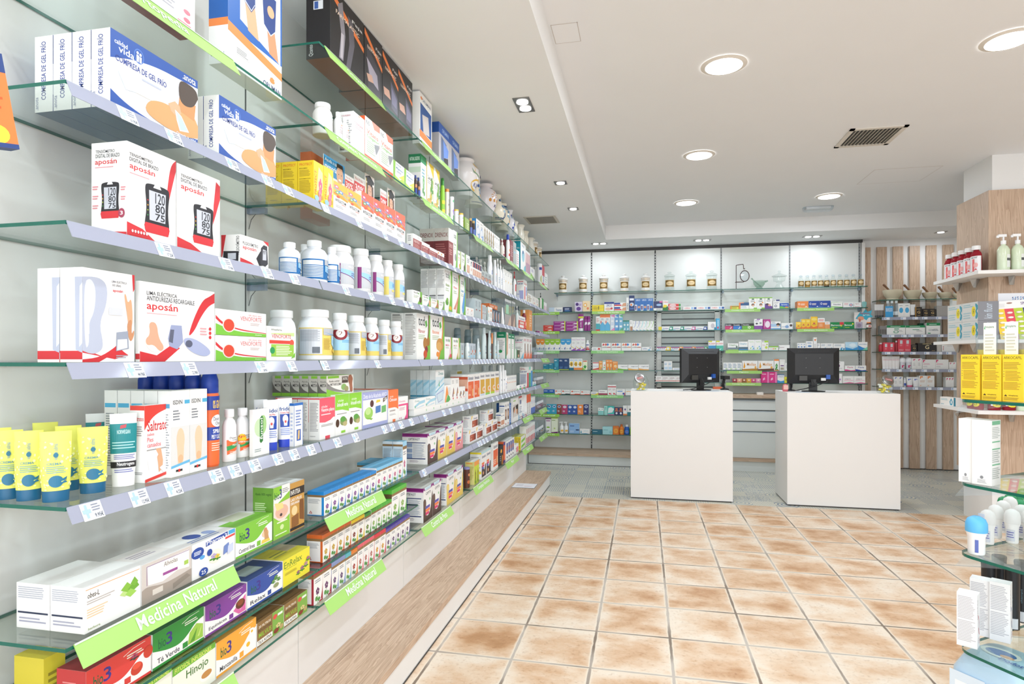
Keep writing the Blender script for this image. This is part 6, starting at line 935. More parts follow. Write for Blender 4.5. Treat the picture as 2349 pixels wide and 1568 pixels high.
LP(5, 'pale blue sunscreen spray bottle', 1122.5, 10, 759, 'flask', '#cddcdc', '#c9d6d8', GT, dr=.8, us=[1122.5, 1135]); LW(5, 'slim orange and black box', 1127.2, 1130.4, 764, d=.06, col='#4a2c28', F=[R(0, .6, 1, 1, '#f0914a')]); LP(5, 'short pale sunscreen bottle', 1141.5, 7, 781, 'flask', '#d3dfe0', '#cfdadc', GT)
LW(5, 'tall green topped white cream box', 1159, 1165.5, 761, ub=1140, F=[R(0, 0, .4, 1, '#12835a'), P('#d9a584', .4, .1, .9, .2, .95, .9, .5, .95)], L=[R(0, .78, 1, 1, '#12835a'), T(.2, .86, .8, .92, 'Somatoline', '#d9f0e0'), L(.1, .3, .9, .72, 12, '#b4b9bc'), E(.4, .28, .25, .06, '#2f9a5a')], name='slimming_cream_box')
LW(5, 'green topped white firming box', 1166, 1180, 764, n=2, d=.07, F=[R(0, .8, 1, 1, '#12835a'), L(.2, .84, .8, .94, 1, '#d9f0e0'), R(.85, 0, 1, .8, '#2f9a5a'), L(.2, .4, .7, .6, 3, '#bbb')], name='slimming_cream_box')
LW(5, 'small dark green photo box', 1184.5, 1192.5, 800, d=.05, col='#e8efe6', F=[R(0, 0, .2, 1, '#2f8a5a'), R(.2, .1, 1, .9, '#5a5a44'), E(.6, .3, .2, .15, '#d9a584')])
LW(5, 'pink flame children toothpaste box', 1201, 1220, 772, n=3, ub=1180, F=[L(.1, .8, .9, .92, 2, '#e08a9a'), P('#f07a5a', 0, 0, 1, 0, 1, .4, .7, .2, .4, .34, .2, .18), R(.35, .25, .65, .7, '#9a7a6c')], L=[T(.1, .8, .9, .92, 'Lacer', '#4a5a8a'), T(.1, .7, .9, .78, 'junior', '#e0609a'), L(.1, .3, .9, .55, 4, '#bbb'), P('#8fd0e8', .7, 0, 1, 0, 1, .3)], name='toothpaste_box')
# sixth shelf
WAT = [R(0, 0, 1, 1, '#dde9ef'), R(0, .8, 1, 1, '#f1f3f2'), P('#a9d3e4', 0, .5, .5, .66, 1, .8, 1, .74, .5, .6, 0, .44), P('#7fbcd6', 0, .38, 1, .62, 1, .58, 0, .33), P('#c9dcec', 0, .3, 1, .5, 1, .3, 0, .15), T(.34, .85, .9, .95, 'Drenax', '#6a9a9a'), P('#4fa86a', .4, .72, .44, .54, .36, .54), E(.4, .55, .05, .04, '#4fa86a'), P('#9aa0c9', .1, .3, .9, .4, .8, .1, .3, .04), P('#cfe0ea', .14, .28, .86, .37, .78, .12, .32, .06)]
LW(6, 'long white display tray under water boxes', 948.7, 1067, 945, ub=937, h=.034, d=.2, F=[E(.2+.13*q, .5, .006, .2, '#9ccfa0') for q in range(6)], name='display_tray', cat='tray')
LW(6, 'tall blue wave water drink box', 999, 1019, 849, ub=985, nd=4, z0=.0346, F=WAT, L=[R(0, .72, 1, 1, '#dcdfde'), R(0, 0, 1, .72, '#b9d6e4'), P('#8fc0d6', 0, .6, 1, .72, 1, .66, 0, .5), P('#a9cfe0', 0, .4, 1, .54, 1, .46, 0, .3), R(0, .22, 1, .27, '#3f93b4'), R(0, .16, 1, .19, '#4f9fc4')], name='water_drink_box')
LW(6, 'low white blue wave drink box', 948.7, 998.6, 916.4, n=2, ub=937, z0=.0346, F=[P('#a9d3e4', .05, .3, .5, .7, 1, .8, 1, .5, .5, .4, .1, .1), T(.1, .7, .5, .9, 'Drenax', '#8fb4b4'), P('#c9dce8', .2, .1, .9, .3, .9, .15, .2, .04), E(.14, .2, .03, .14, '#6fb87a')], name='water_drink_box')
LW(6, 'white carrot sachet box', 1019.5, 1034.6, 884, d=.08, z0=.0346, F=[P('#f0954a', .3, .95, .4, .95, .6, .5, .7, .1, .55, .1, .45, .5, .2, 0, .05, 0), P('#5fae5a', .2, 0, .5, .45, .8, .3, .9, .1, .6, .0), L(.55, .4, .95, .85, 6, '#ccc')]); LW(6, 'white chocolate bar box', 1035, 1053, 868, n=2, d=.09, z0=.0346, F=[L(.2, .75, .8, .92, 3, '#bbb'), P('#7a2c2c', .3, .2, .6, .6, .7, .5, .5, .15), P('#f0b53a', .6, .3, .8, .5, .8, .3), E(.5, .1, .12, .05, '#d94a4a')]); LW(6, 'small white chocolate box', 1053.4, 1067, 888, n=2, d=.06, z0=.0346, F=[P('#5a2c24', .2, .3, .5, .7, .7, .6, .4, .2), P('#f0b53a', .6, .4, .8, .6, .8, .4), E(.6, .15, .12, .06, '#d94a4a')])
BIM = lambda c, low, pic: [R(.1, .12, .96, .74, c), T(.12, .82, .9, .93, 'bimanán', '#2f3a6a'), R(.1, .12, .96, .2, low)]+pic
LW(6, 'white and orange snack bar box', 1073, 1100.6, 859, n=2, ub=1033, F=[R(.06, .12, .96, .74, '#e8683a'), T(.12, .8, .9, .93, 'bimanán', '#2f3a6a'), T(.14, .5, .6, .6, 'BE', '#f4a47c'), T(.14, .4, .6, .5, 'FINE', '#f4a47c'), R(.74, .2, .86, .46, '#f0d38a'), L(.12, .22, .5, .3, 2, '#fbe0cc')], L=[R(0, .82, 1, .92, '#cf5a3a'), R(.5, .4, 1, .82, '#e9b49a'), R(0, .4, 1, .5, '#c9502f')], name='snack_bar_box')
for q, (u0, u1, vt, lo, lk) in enumerate(((1101, 1112, 855, '#cfdcec', 'blue footed'), (1112.6, 1124.2, 854, '#8fd05a', 'green footed'), (1124.7, 1135, 853, '#b5d63c', 'lime footed'), (1135.4, 1144.8, 851.5, '#f2ccd0', 'pink footed'))):
    LW(6, f'white and gold meal cream box, {lk}', u0, u1, vt, d=.1, F=BIM('#d9a83a', lo, [E(.8, .36, .26, .1, '#f2efe8'), E(.84, .36, .16, .07, '#f0973a')]), name='snack_bar_box')
LW(6, 'gold lidded carton set at back', 1048, 1060, 850.5, sb=.2, d=.05, col='#f0ede6', F=[R(.05, .8, .95, .98, '#b99a2c')]); LP(6, 'white capped grey canister at the back', 1110, 11, 838, 'can', '#b9bfc2', '#b9bfc2', sb=.17, us=[1110, 1126, 1143])
LP(6, 'white lotion bottle, flat shouldered', 1149, 8.5, 837, 'flask', '#f2f3f4', '#f1f2f3', [R(.3, .8, .7, .9, '#5a6a7a'), L(.3, .4, .7, .6, 3, '#b9c9d4'), R(.4, .03, .6, .08, '#c43a3a')], us=[1147.5, 1153.5]); LP(6, 'white nourishing milk bottle, blue name', 1158, 10, 848.7, 'flask', '#f3f3f4', '#f3f3f4', [E(.5, .85, .12, .1, '#e08a5a'), T(.2, .6, .8, .72, 'Nutra', '#3f5fb4'), L(.2, .2, .8, .5, 4, '#99a')])
LW(6, 'small upright white cream box', 1163, 1184.5, 862.5, n=6, d=.04, F=[L(.2, .75, .8, .9, 2, '#8a94b4'), R(.3, .55, .7, .62, '#f0a47c'), R(.35, .05, .65, .1, '#b03a4a')]); LW(6, 'slim green based toothpaste box', 1186, 1190, 885, d=.05, F=[R(0, 0, 1, .3, '#6fbf6a')])
LW(6, 'large white orthodontic toothpaste box', 1209, 1213, 841, ub=1192, F=[R(0, 0, 1, .7, '#d9535a')], L=[T(.05, .84, .75, .95, 'Orto', '#b02c34'), T(.05, .72, .98, .83, 'Lacer', '#27357e'), R(.05, .1, .92, .66, '#c9cbd6'), L(.1, .15, .88, .62, 10, '#a4a8ba')], name='toothpaste_box'); LW(6, 'slim teal toothpaste box', 1213.3, 1217.3, 841, d=.09, F=[R(0, 0, 1, .7, '#1fa884'), R(0, .85, 1, 1, '#8fe0cc')], name='toothpaste_box'); LW(6, 'slim sky blue toothpaste box', 1217.6, 1221.6, 841, d=.09, F=[R(0, 0, 1, .8, '#4f9fd9')], name='toothpaste_box')
LW(6, 'low green and pink toothpaste box', 1191.5, 1209, 883, n=2, d=.02, sb=.004, F=[R(0, 0, 1, .35, '#5fb87a'), R(.5, 0, 1, .35, '#f09aa8'), R(.1, .5, .4, .8, '#8f9ac4')]); LW(6, 'small white box with teal foot', 1222.4, 1230, 876, d=.05, F=[R(0, 0, 1, .3, '#5fc4bc'), R(.2, .5, .8, .7, '#8fa9d4')])
# seventh to lowest shelves, second bay
ARK = lambda c, f='#8a4f9a', wt='#f3f2ef': [R(0, 0, 1, 1, wt), R(0, .86, 1, 1, c), R(0, .77, 1, .86, '#8f6f46'), P(c, 1, .0, .55, 0, .8, .1, .93, .3, 1, .6), L(.15, .6, .85, .72, 2, '#8f949c'), FL(.42, .36, .16, f, '#5a9a4a', .55), L(.6, .04, .95, .08, 1, '#fff')]
ARKL = lambda c: [R(0, .86, 1, 1, c), R(0, .77, 1, .86, '#8f6f46'), R(.86, 0, 1, .77, c), R(0, 0, 1, .03, c), L(.06, .5, .8, .7, 5, '#b4b7ba'), P('#c43a3a', .1, .08, .3, .08, .2, .2), P('#eee', .15, .1, .25, .1, .2, .16)]
LW(7, 'blue banded herbal capsule box with flower', 743, 863, 1128.5, n=8, ub=705, F=ARK('#1f86d0'), L=ARKL('#1f86d0'), cols={'T': '#2a93dc'}, name='herbal_capsule_box'); LW(7, 'pale blue herbal capsule box with thistle', 863.4, 923.4, 1074, n=5, d=.08, F=ARK('#7fc3e8', '#c45a8a'), cols={'T': '#6fb9e0'}, name='herbal_capsule_box')
LW(7, 'tall pale blue herbal tonic box', 923.8, 933, 1012.8, ub=901, nd=2, F=ARK('#9fd2ee', '#c45a8a'), L=[R(0, .92, 1, 1, '#dfe9ee'), R(0, .86, 1, .92, '#8f6f46'), R(0, 0, 1, .86, '#c9d8e0'), L(.1, .4, .9, .8, 10, '#8f9aa2')], cols={'T': '#8fc4e0'}, name='herbal_capsule_box'); LW(7, 'pale blue herbal box, back row', 850, 880, 1062, sb=.13, n=2, d=.07, F=ARK('#58a9d0'), L=ARKL('#58a9d0'), cols={'T': '#58a9d0'}, name='herbal_capsule_box')
LW(8, 'orange banded herbal capsule box', 740, 805.2, 1228, n=4, ub=703.6, F=ARK('#d96a2c', '#c9a43a'), L=ARKL('#d96a2c'), cols={'T': '#c25a26'}, name='herbal_capsule_box'); LW(8, 'yellow banded herbal capsule box', 805.6, 836, 1195, n=2, d=.08, F=ARK('#f0cf2c', '#8a3a34'), cols={'T': '#e0bd24'}, name='herbal_capsule_box')
LW(8, 'dark green banded herbal capsule box', 836.4, 851.2, 1180, d=.08, F=ARK('#3f9a3c', '#6f8a3c'), cols={'T': '#3f8a3c'}, name='herbal_capsule_box'); LW(8, 'green banded herbal capsule box', 851.6, 898.3, 1170, n=4, d=.09, F=ARK('#4fae3a', '#8fb45a'), cols={'T': '#5abf42'}, name='herbal_capsule_box'); LW(8, 'tall green herbal powder box', 898.7, 932.5, 1125, n=2, ub=866, F=ARK('#5fb944', '#8fb45a'), L=[R(0, .86, 1, 1, '#5abf42'), R(0, .7, 1, .86, '#6a4f34'), L(.1, .1, .8, .6, 6, '#b4b7ba')], cols={'T': '#5abf42'}, name='herbal_capsule_box')
for q, (u0, u1, vt, n_, c, fc, lk) in enumerate(((719.5, 760, 1309, 2, '#a82c3a', '#6a3a6a', 'dark red'), (760.8, 792, 1292, 2, '#8f9fd0', '#6a4a7a', 'lavender'), (792.6, 805.4, 1272, 1, '#5fc0cf', '#e0c03a', 'aqua'), (805.8, 820, 1264, 1, '#ee8a3a', '#a83a34', 'orange footed'), (820.6, 858.4, 1251, 3, '#ee6a78', '#b9706a', 'coral'), (859, 885, 1228, 2, '#e2404e', '#d9a03a', 'bright red'), (885.6, 940, 1215, 5, '#5f4fa8', '#6a4a7a', 'purple'))):
    LW(9, f'{lk} banded herbal capsule box', u0, u1, vt, n=n_, ub=(u0-36 if q == 0 else None), d=.08, F=ARK(c, fc), L=ARKL(c), cols={'T': c}, name='herbal_capsule_box')
# third bay onward
OPT = lambda c, c2: [R(0, 0, 1, 1, '#f2f1ef'), P('#8f2080', 0, 1, 1, 1, 1, .94, .9, .93, .85, .9, .1, .9, .05, .94, 0, .92), P('#cfe6f0', .1, 1, .84, 1, .78, .91, .18, .91), T(.3, .93, .7, .97, 'nutricia', '#8fc4d9'), T(.26, .76, .78, .84, 'OPTI', '#2c2c3a'), P(c, 0, 0, 0, .62, .1, .68, .26, .64, .3, .5, .22, .2, .5, .12, .8, .3, .9, .7, 1, .8, 1, 0), P(c2, .06, .6, .14, .64, .22, .6, .22, .4, .1, .4), R(.22, .36, .7, .44, '#5a52a8'), R(.22, .27, .7, .35, '#f07f44'), R(.22, .18, .6, .26, '#d6306e'), E(.68, .6, .06, .04, '#8fc48f')]
OPL = [P('#7f1a70', 0, 1, 1, 1, 1, .9, 0, .9), R(0, .88, 1, .905, '#b46aa9'), T(.25, .78, .45, .85, 'OPTI', '#23233a'), T(.46, .78, .7, .85, 'FAST', '#7a7a8a'), R(.1, .69, .92, .715, '#26366e'), R(.1, .2, .4, .68, '#8fa3c4'), R(.1, .5, .4, .56, '#d9dde2'), R(.1, .34, .4, .38, '#d9dde2'), L(.42, .22, .9, .67, 16, '#aab4c4'), R(.1, .17, .92, .2, '#26366e'), L(.3, .06, .7, .14, 3, '#b9a9b4')]
ty = (('dark chocolate', '#4f3a34', '#6f5248'), ('vanilla', '#e3c35c', '#efd988'), ('second vanilla', '#e3c35c', '#efd988'), ('strawberry pink', '#e5949a', '#f0b4b8'))
for (nm_, c, c2), (u0, u1, vt) in zip(ty, ((980.5, 1004, 995), (1004.2, 1024.4, 987), (1024.7, 1044, 978), (1044.3, 1061.8, 970))):
    LW(7, f'purple topped diet shake box, {nm_} picture', u0, u1, vt, ub=(922.5 if u0 < 981 else None), nd=(2 if u0 < 981 else 1), d=.14, F=OPT(c, c2), L=OPL, cols={'T': '#e3dfd9'}, name='diet_shake_box')
LW(9, 'purple topped diet shake box, chocolate', 971, 1012, 1120.7, n=2, ub=913, F=OPT('#4f3a34', '#6f5248'), L=OPL, cols={'T': '#e3dfd9'}, name='diet_shake_box'); LW(9, 'purple topped diet shake box, cream', 1024.5, 1062, 1088, n=2, ub=995, F=OPT('#e3c35c', '#efd988'), L=OPL, cols={'T': '#e3dfd9'}, name='diet_shake_box')
BRB = [R(0, 0, 1, 1, '#f2efee'), P('#f0c93a', .0, .8, .06, 1, .2, 1, .06, .7), T(.34, .7, .86, .84, 'bimanán', '#34407a'), R(.12, .14, .94, .62, '#a9452c'), R(.7, .14, .94, .62, '#7a3524'), L(.18, .2, .5, .36, 2, '#e8c0a8'), L(.2, .4, .5, .58, 2, '#cf8a6a')]
BRL = [T(.2, .82, .8, .92, 'bimanán', '#3c3c6a'), R(.2, .76, .7, .78, '#c9706a'), L(.1, .1, .7, .7, 11, '#bdb9c0')]
h9 = LW(7, 'brick red cereal box, bottom row', 1075.8, 1107.8, 987.7, n=2, ub=1055, F=BRB, L=BRL, name='cereal_box'); LW(7, 'white and brick red cereal box, stacked above', 1081, 1097, 950.8, ub=1061, z0=h9+.001, h=h9, F=BRB, L=BRL, name='cereal_box')
h9 = LW(7, 'brick red cereal box, second pile', 1114, 1141, 971.5, n=2, ub=1100, F=BRB, L=BRL, name='cereal_box'); LW(7, 'white and brick red cereal box topping second pile', 1119, 1131.6, 937, ub=1100, z0=h9+.001, h=h9, F=BRB, L=BRL, name='cereal_box')
MKP = [R(.0, .2, 1, .5, '#c98a70'), E(.3, .35, .2, .14, '#e0a98c'), E(.75, .35, .2, .14, '#e0a98c'), L(.2, .75, .8, .85, 1, '#44507a'), R(.3, .04, .6, .1, '#b04a4a')]
LW(7, 'white make up box with cheek pictures', 1149.5, 1157, 947.6, ub=1137, n=2, F=MKP, L=[R(.05, .84, .95, .9, '#3a5a9a'), R(.2, .3, .9, .45, '#a85a44'), R(.2, .12, .9, .24, '#b87a64'), L(.1, .5, .9, .78, 5, '#bbb')]); LW(7, 'tall white make up box, hair', 1157.7, 1168.4, 923, ub=1145, n=2, F=[R(.2, .25, .8, .7, '#6a4a38'), E(.5, .5, .18, .13, '#e0b090'), L(.2, .8, .8, .9, 2, '#44507a'), R(.35, .05, .6, .12, '#c04a4a')], L=[R(.05, .82, .95, .87, '#3a5a9a'), L(.1, .1, .9, .78, 14, '#c4c4c8')])
LW(7, 'slim blue box with upright lettering', 1168.8, 1172.2, 925, d=.12, col='#1f5fb0', F=[V(.15, .05, .85, .9, 'ZONALON', '#cfe3ff')]); LW(7, 'white hair dye box with two women', 1176, 1189, 914, ub=1171, F=[R(.08, .2, .95, .72, '#d9d4cf'), E(.3, .5, .14, .14, '#e0b090'), E(.74, .42, .14, .14, '#d9a07c'), P('#2f211c', .5, .66, .98, .7, .98, .2, .86, .3, .86, .5, .6, .5), P('#5a3a2c', .08, .6, .4, .66, .16, .4, .1, .1), L(.1, .84, .6, .92, 1, '#9ccf5e')])
LW(7, 'low white denture paste box', 1189.6, 1207.5, 952, n=2, d=.04, F=[R(0, 0, .16, 1, '#3fa9dc'), T(.2, .3, .9, .6, 'kukident', '#3a3f9e'), R(.84, 0, 1, .5, '#d93a4a')]); LW(7, 'tall grey worded toothpaste carton', 1189.6, 1207, 909, sb=.07, n=2, d=.05, F=[R(.3, .6, .7, .8, '#5a6a9a'), L(.2, .1, .8, .5, 5, '#a4a8ba'), R(0, .9, 1, 1, '#c9504a')]); LW(7, 'white toothpaste carton, orange drips', 1208, 1217.5, 905, n=2, d=.06, F=[R(0, .6, 1, 1, '#f0602c'), V(.3, .06, .6, .6, 'binaca', '#6a3a4a')]); LW(7, 'white toothpaste carton, blue foot', 1218, 1227.5, 912, n=2, d=.06, F=[R(0, 0, 1, .35, '#5f7fd0'), R(.2, .6, .8, .8, '#d9dce9')])
LP(9, 'photo printed can with lilac lid', 1070.5, 14, 1071, 'tin', '#6a3a2a', '#8a86b4', [R(0, 0, 1, 1, '#5a2f22'), E(.3, .3, .2, .1, '#c96a3a'), E(.7, .5, .2, .1, '#a84a2a'), E(.4, .7, .2, .08, '#d98a5a'), E(.75, .2, .15, .08, '#8a3a20')], sb=.03)
LW(9, 'yellow green guarana box with star fruit', 1088, 1099, 1059.5, n=2, ub=1067, F=[R(0, 0, 1, 1, '#c9dc3a'), R(0, .8, 1, 1, '#f0a04a'), FL(.5, .4, .2, '#8a7a2c', '#7a9a2c')], L=[R(0, 0, 1, 1, '#e3dc8c'), R(.1, .9, .8, .95, '#f0a04a'), L(.1, .2, .9, .8, 10, '#b9b45c')], name='guarana_box')
LW(9, 'white yellow chocolate bar box', 1104, 1126, 1038, n=2, ub=1078, F=[R(0, .92, 1, 1, '#bfe0e6'), T(.15, .76, .9, .87, 'bimanán', '#34407a'), R(.08, .06, .96, .5, '#4a3632'), P('#f4f0ee', .1, .55, .9, .6, .6, .3), R(.1, .52, .6, .6, '#f07a3a'), R(.15, .44, .6, .51, '#d6306e'), R(.1, .36, .5, .43, '#4f6fc4'), E(.4, .2, .12, .06, '#e0a070')], L=[R(0, .93, 1, 1, '#f0dc3c'), R(0, .2, 1, .3, '#f0dc3c'), L(.1, .4, .9, .85, 6, '#bbb')], name='snack_bar_box')
LW(9, 'white orange snack bar box beside dark box', 1131, 1142.6, 1018, ub=1126, F=[R(.06, .12, .96, .74, '#e8683a'), T(.12, .8, .9, .93, 'bimanán', '#2f3a6a'), R(.74, .2, .86, .46, '#f0d38a'), L(.12, .2, .6, .4, 3, '#fbe0cc')], name='snack_bar_box')
LW(9, 'black box with gold figure', 1145, 1154.6, 1024, d=.09, col='#232226', F=[E(.5, .7, .2, .1, '#e8a83a'), P('#e08a2c', .6, 0, .8, 0, .9, .4, .7, .5), L(.2, .2, .5, .5, 3, '#999')]); LW(9, 'purple and orange boxed razor', 1155, 1159, 1015, d=.09, col='#e8683a', F=[R(0, .85, 1, 1, '#4a3a8a'), R(0, 0, 1, .12, '#4a3a8a')])
LW(9, 'white display box of blue eye drops', 1159.6, 1180, 1013.8, d=.06, F=[x for q in range(4) for x in (R(.1+.22*q, .34, .24+.22*q, .9, '#2c3f9a'), R(.1+.22*q, .5, .24+.22*q, .7, '#8a2c4a'), R(.12+.22*q, .2, .22+.22*q, .34, '#f8f8f8'), R(.12+.22*q, .14, .22+.22*q, .2, '#222'))], name='display_box', cat='display box'); LW(9, 'small pink pharmacy box beside display', 1183, 1189.6, 1020, d=.05, F=[R(.2, .1, .9, .7, '#ee8a94'), R(0, .5, .3, .6, '#7fc84a')])
LW(9, 'yellow edged green gift pack box', 1194.5, 1206, 1002, ub=1189, F=[R(.9, 0, 1, 1, '#d9c82c'), P('#8fd04a', .1, .1, .8, .2, .85, .4, .1, .3), P('#8fd04a', .1, .5, .8, .6, .85, .8, .1, .7)], L=[R(0, 0, 1, 1, '#f0d82c'), V(.2, .1, .8, .9, '20% GRATIS', '#8a5a2c')], cols={'T': '#e3e07c'}, nd=4); LW(9, 'slim white red denture box', 1207, 1227, 978, n=6, d=.07, F=[R(.2, .1, .8, .4, '#d0404a'), R(.3, .6, .7, .85, '#d99'), R(.1, .04, .9, .08, '#333a6a')])
# clear racks of nail polish and lipstick at the far end
rk = 0
for lv, vt, nm_, cap in ((5, 790, 'pinks', '#c9c9cc'), (6, 850, 'browns', '#c9a86a'), (7, 905, 'plums', '#b9b9bc'), (9, 958, 'pale blues', '#bfc4c9')):
    t = empty('cosmetics_rack', (-1.29, 7.12, LZ[lv]+.0006), pi/2); f = MB()
    f.box(-.33, -.115, 0, .33, .115, .004, M_CLR); f.box(-.33, -.115, .004, .33, -.112, .05, M_CLR); f.box(-.33, -.01, .004, .33, -.007, .11, M_CLR)
    f.box(-.33, -.115, .004, -.327, .115, .13, M_CLR); f.box(.327, -.115, .004, .33, .115, .13, M_CLR); f.obj('tray', t); tag(t, f"clear plastic cosmetics rack holding {nm_}, long wall's {LN[lv]} shelf", 'cosmetics rack')
    cols = {5: ['#c98a9a', '#e3b4b4', '#9a4a5a', '#d9a0a8'], 6: ['#8a5a4a', '#c98a9a', '#a06a5a', '#4a3040'], 7: ['#5a2f4a', '#b98aa4', '#7a4a3a', '#d0a9b4'], 9: ['#8fa0b4', '#c9cfd4', '#3a4a6a', '#a9b4a0']}[lv]
    for row, (yy, z0, hh, r) in enumerate(((-.075, .0056, .07, .012), (.03, .0056, .125, .011))):
        for i in range(12):
            k = (lv, row, i % 4)
            if k not in MATS:
                a = MB(); a.loft([(0, 2*r, 2*r), (hh*.5, 2*r, 2*r), (hh*.56, r, r)], pm(cols[(i+row) % 4], .15), 12); b = MB(); b.loft([(hh*.56, 1.5*r, 1.5*r), (hh, 1.3*r, 1.3*r)], pm(cap if row else '#eeeef0', .2), 12); MATS[k] = (a.mesh('polish_bottle', True), b.mesh('cap', True))
            o = link('polish_bottle', MATS[k][0], None, (-1.29-yy, 7.12-.30+i*.0545, LZ[lv]+z0), pi/2); link('cap', MATS[k][1], o)
            tag(o, f"nail polish bottle, {ORD[i+1]} of {['lower front', 'taller back'][row]} row, rack on long wall's {LN[lv]} shelf", 'nail polish', 'nail polish bottles in the racks')
# ================================================================== PRODUCTS, REAR WALL
def stripe(c, c2='#8f98a4', top=None, pic=None): return ([R(0, 0, 1, 1, top)] if top else [])+[R(0, .0, 1, .2, c), L(.12, .55, .85, .85, 3, c2)]+(pic or [])
TP = lambda c, s='': [R(.0, .2, .16, .8, c), T(.22, .3, .6, .7, s or 'dent', '#3a5aa0'), E(.86, .5, .1, .35, c)]
BW('B', 'low pale blue ointment box', 1259, 1291, 705, F=[T(.5, .25, .92, .7, 'Traumeel', '#3f6fae'), R(0, 0, .4, 1, '#c9d9ea')]); BW('B', 'navy plaster box', 1291.5, 1311, 704, col='#1f2f5a', F=[L(.2, .4, .8, .8, 2, '#c9d4ea'), R(.2, .15, .8, .3, '#4a8fd0')])
BW('B', 'white purple child plaster box', 1318.6, 1336, 692, col='#d9cfe3', F=[E(.3, .75, .2, .16, '#4a2a7a'), E(.5, .3, .3, .2, '#6a3f94'), L(.5, .6, .9, .8, 2, '#8a6fb0')]); BW('B', 'cream orange child plaster box', 1336.4, 1353.6, 690, col='#f3dcb4', F=[E(.35, .62, .24, .2, '#efb04a'), E(.35, .62, .14, .12, '#f8f0e0'), E(.7, .3, .16, .12, '#e88a5a')])
BW('B', 'yellow plaster box pair, low', 1358, 1385.6, 699.4, nz=1, col='#efd83c', F=[L(.1, .2, .5, .8, 4, '#b9a02c'), R(.5, .3, .6, .8, '#8a7a2c'), R(0, .48, 1, .52, '#c9b42c')]); BW('B', 'white and navy wound box', 1386, 1408.6, 692.5, F=[R(0, .8, 1, 1, '#27368a'), T(.2, .5, .8, .75, 'URGO', '#27368a'), E(.4, .25, .3, .16, '#e8c0a8'), E(.75, .3, .12, .12, '#c9404a')])
BW('B', 'red and blue plaster box', 1409, 1436.3, 693.7, nz=2, F=[R(0, .55, .5, .95, '#2f4a9e'), R(0, .2, .6, .5, '#d9404a'), P('#d9a07c', .6, .1, 1, .1, 1, .9, .75, .8)]); BW('B', 'tall slim white box, upright lettering', 1436.8, 1442.6, 682, F=[V(.2, .1, .8, .6, 'BLASTOESTIMULINA', '#333')])
BW('B', 'tall navy and white plaster box', 1443, 1455.4, 677.4, col='#27396e', F=[R(.1, .68, .9, .82, '#e8ecf6'), E(.5, .42, .4, .12, '#c9dcee'), E(.4, .4, .2, .07, '#ee8a4a'), R(.1, .1, .9, .2, '#4a6fb0')]); BW('B', 'blue wart remover box with foot', 1455.8, 1498.3, 684.5, n=3, col='#2f6fb8', F=[T(.2, .8, .9, .95, 'URGO', '#dfeafa'), R(.0, 0, .4, .5, '#dfe8f4'), R(.06, .08, .3, .42, '#6a4a7a'), E(.7, .3, .2, .1, '#d9a07c')])
BW('B', 'navy and white denture night box', 1499.3, 1519.8, 690.6, F=[R(0, .25, 1, 1, '#2a3566'), E(.6, .6, .3, .12, '#9fc0e6'), R(.65, .85, 1, 1, '#e05a9a'), T(.3, .06, .9, .2, 'ADVANCE', '#444')]); BW('B', 'green and white denture box', 1520.5, 1532.6, 689, F=[R(0, 0, 1, .4, '#2f7a3a'), P('#efd83c', 0, .3, .6, .3, .9, .55, .2, .6), T(.05, .75, .95, .92, 'COREGA', '#d9404a')])
COR = [R(.0, .1, .85, .9, '#d93a3a'), E(.35, .5, .28, .3, '#f6f0f0'), T(.16, .35, .54, .65, 'COREGA', '#c9303a'), R(.85, .1, 1, .9, '#3f9a4a')]
BW('B', 'red denture cream box', 1533, 1561.5, 696, nz=2, F=COR); BW('B', 'white denture cream box', 1567, 1662, 703, n=3, F=[T(.08, .3, .5, .75, 'COREGA', '#d9404a'), R(.6, .2, .75, .8, '#9fc4ea'), R(.8, .2, .98, .8, '#2f5fa8')])
BW('B', 'small yellow and brown box', 1676, 1694.7, 701, col='#e3d84a', F=[R(0, .7, 1, .9, '#7a4a2c'), L(.1, .2, .8, .6, 2, '#8a9a3c'), R(0, 0, .1, 1, '#f0824a')]); BW('B', 'blue and orange muscle box', 1695, 1718, 693.7, F=[R(0, .55, 1, 1, '#2f5a8a'), R(0, .9, .5, 1, '#f0824a'), R(0, 0, .16, .9, '#f0824a'), L(.2, .15, .9, .5, 3, '#b9c4d4')])
SLE = lambda c: [R(0, .92, 1, 1, '#8cc63f'), R(.35, .8, .65, .9, '#2a5a4a'), L(.2, .58, .8, .75, 2, '#888'), E(.5, .36, .2, .12, '#6a4a3a'), E(.52, .3, .14, .08, '#e3b498'), R(.6, .0, 1, .12, '#8cc63f'), E(.72, .55, .1, .06, c)]
BW('B', 'green topped anti lice box', 1718.2, 1754.4, 682, n=2, F=SLE('#f0a04a')); BW('B', 'green topped sleep aid box', 1754.8, 1771.8, 681.5, F=[R(0, .92, 1, 1, '#8cc63f'), R(.35, .8, .65, .9, '#2a5a4a'), L(.2, .62, .8, .76, 2, '#888'), P('#6a3f94', 0, 0, 1, 0, 1, .2, 0, .45), E(.6, .32, .2, .1, '#e3b498'), E(.3, .4, .2, .08, '#4a342c')])
BW('B', 'white owl box with navy corner', 1773.3, 1788.5, 687, F=[R(.45, .85, 1, 1, '#2a2f7a'), T(.08, .84, .3, .95, 'NS', '#333'), L(.15, .55, .85, .75, 3, '#bbb'), E(.4, .3, .2, .14, '#2f3a6a'), E(.4, .3, .12, .08, '#f4f4f4')]); BW('B', 'blue green calming box', 1789, 1809.6, 695, col='#2a5fb8', F=[T(.15, .6, .85, .85, 'Serenia', '#f4f8ff'), P('#6fbf4a', 0, 0, 1, 0, 1, .3, .6, .2, .2, .45, 0, .4), E(.75, .25, .2, .12, '#f08a4a')])
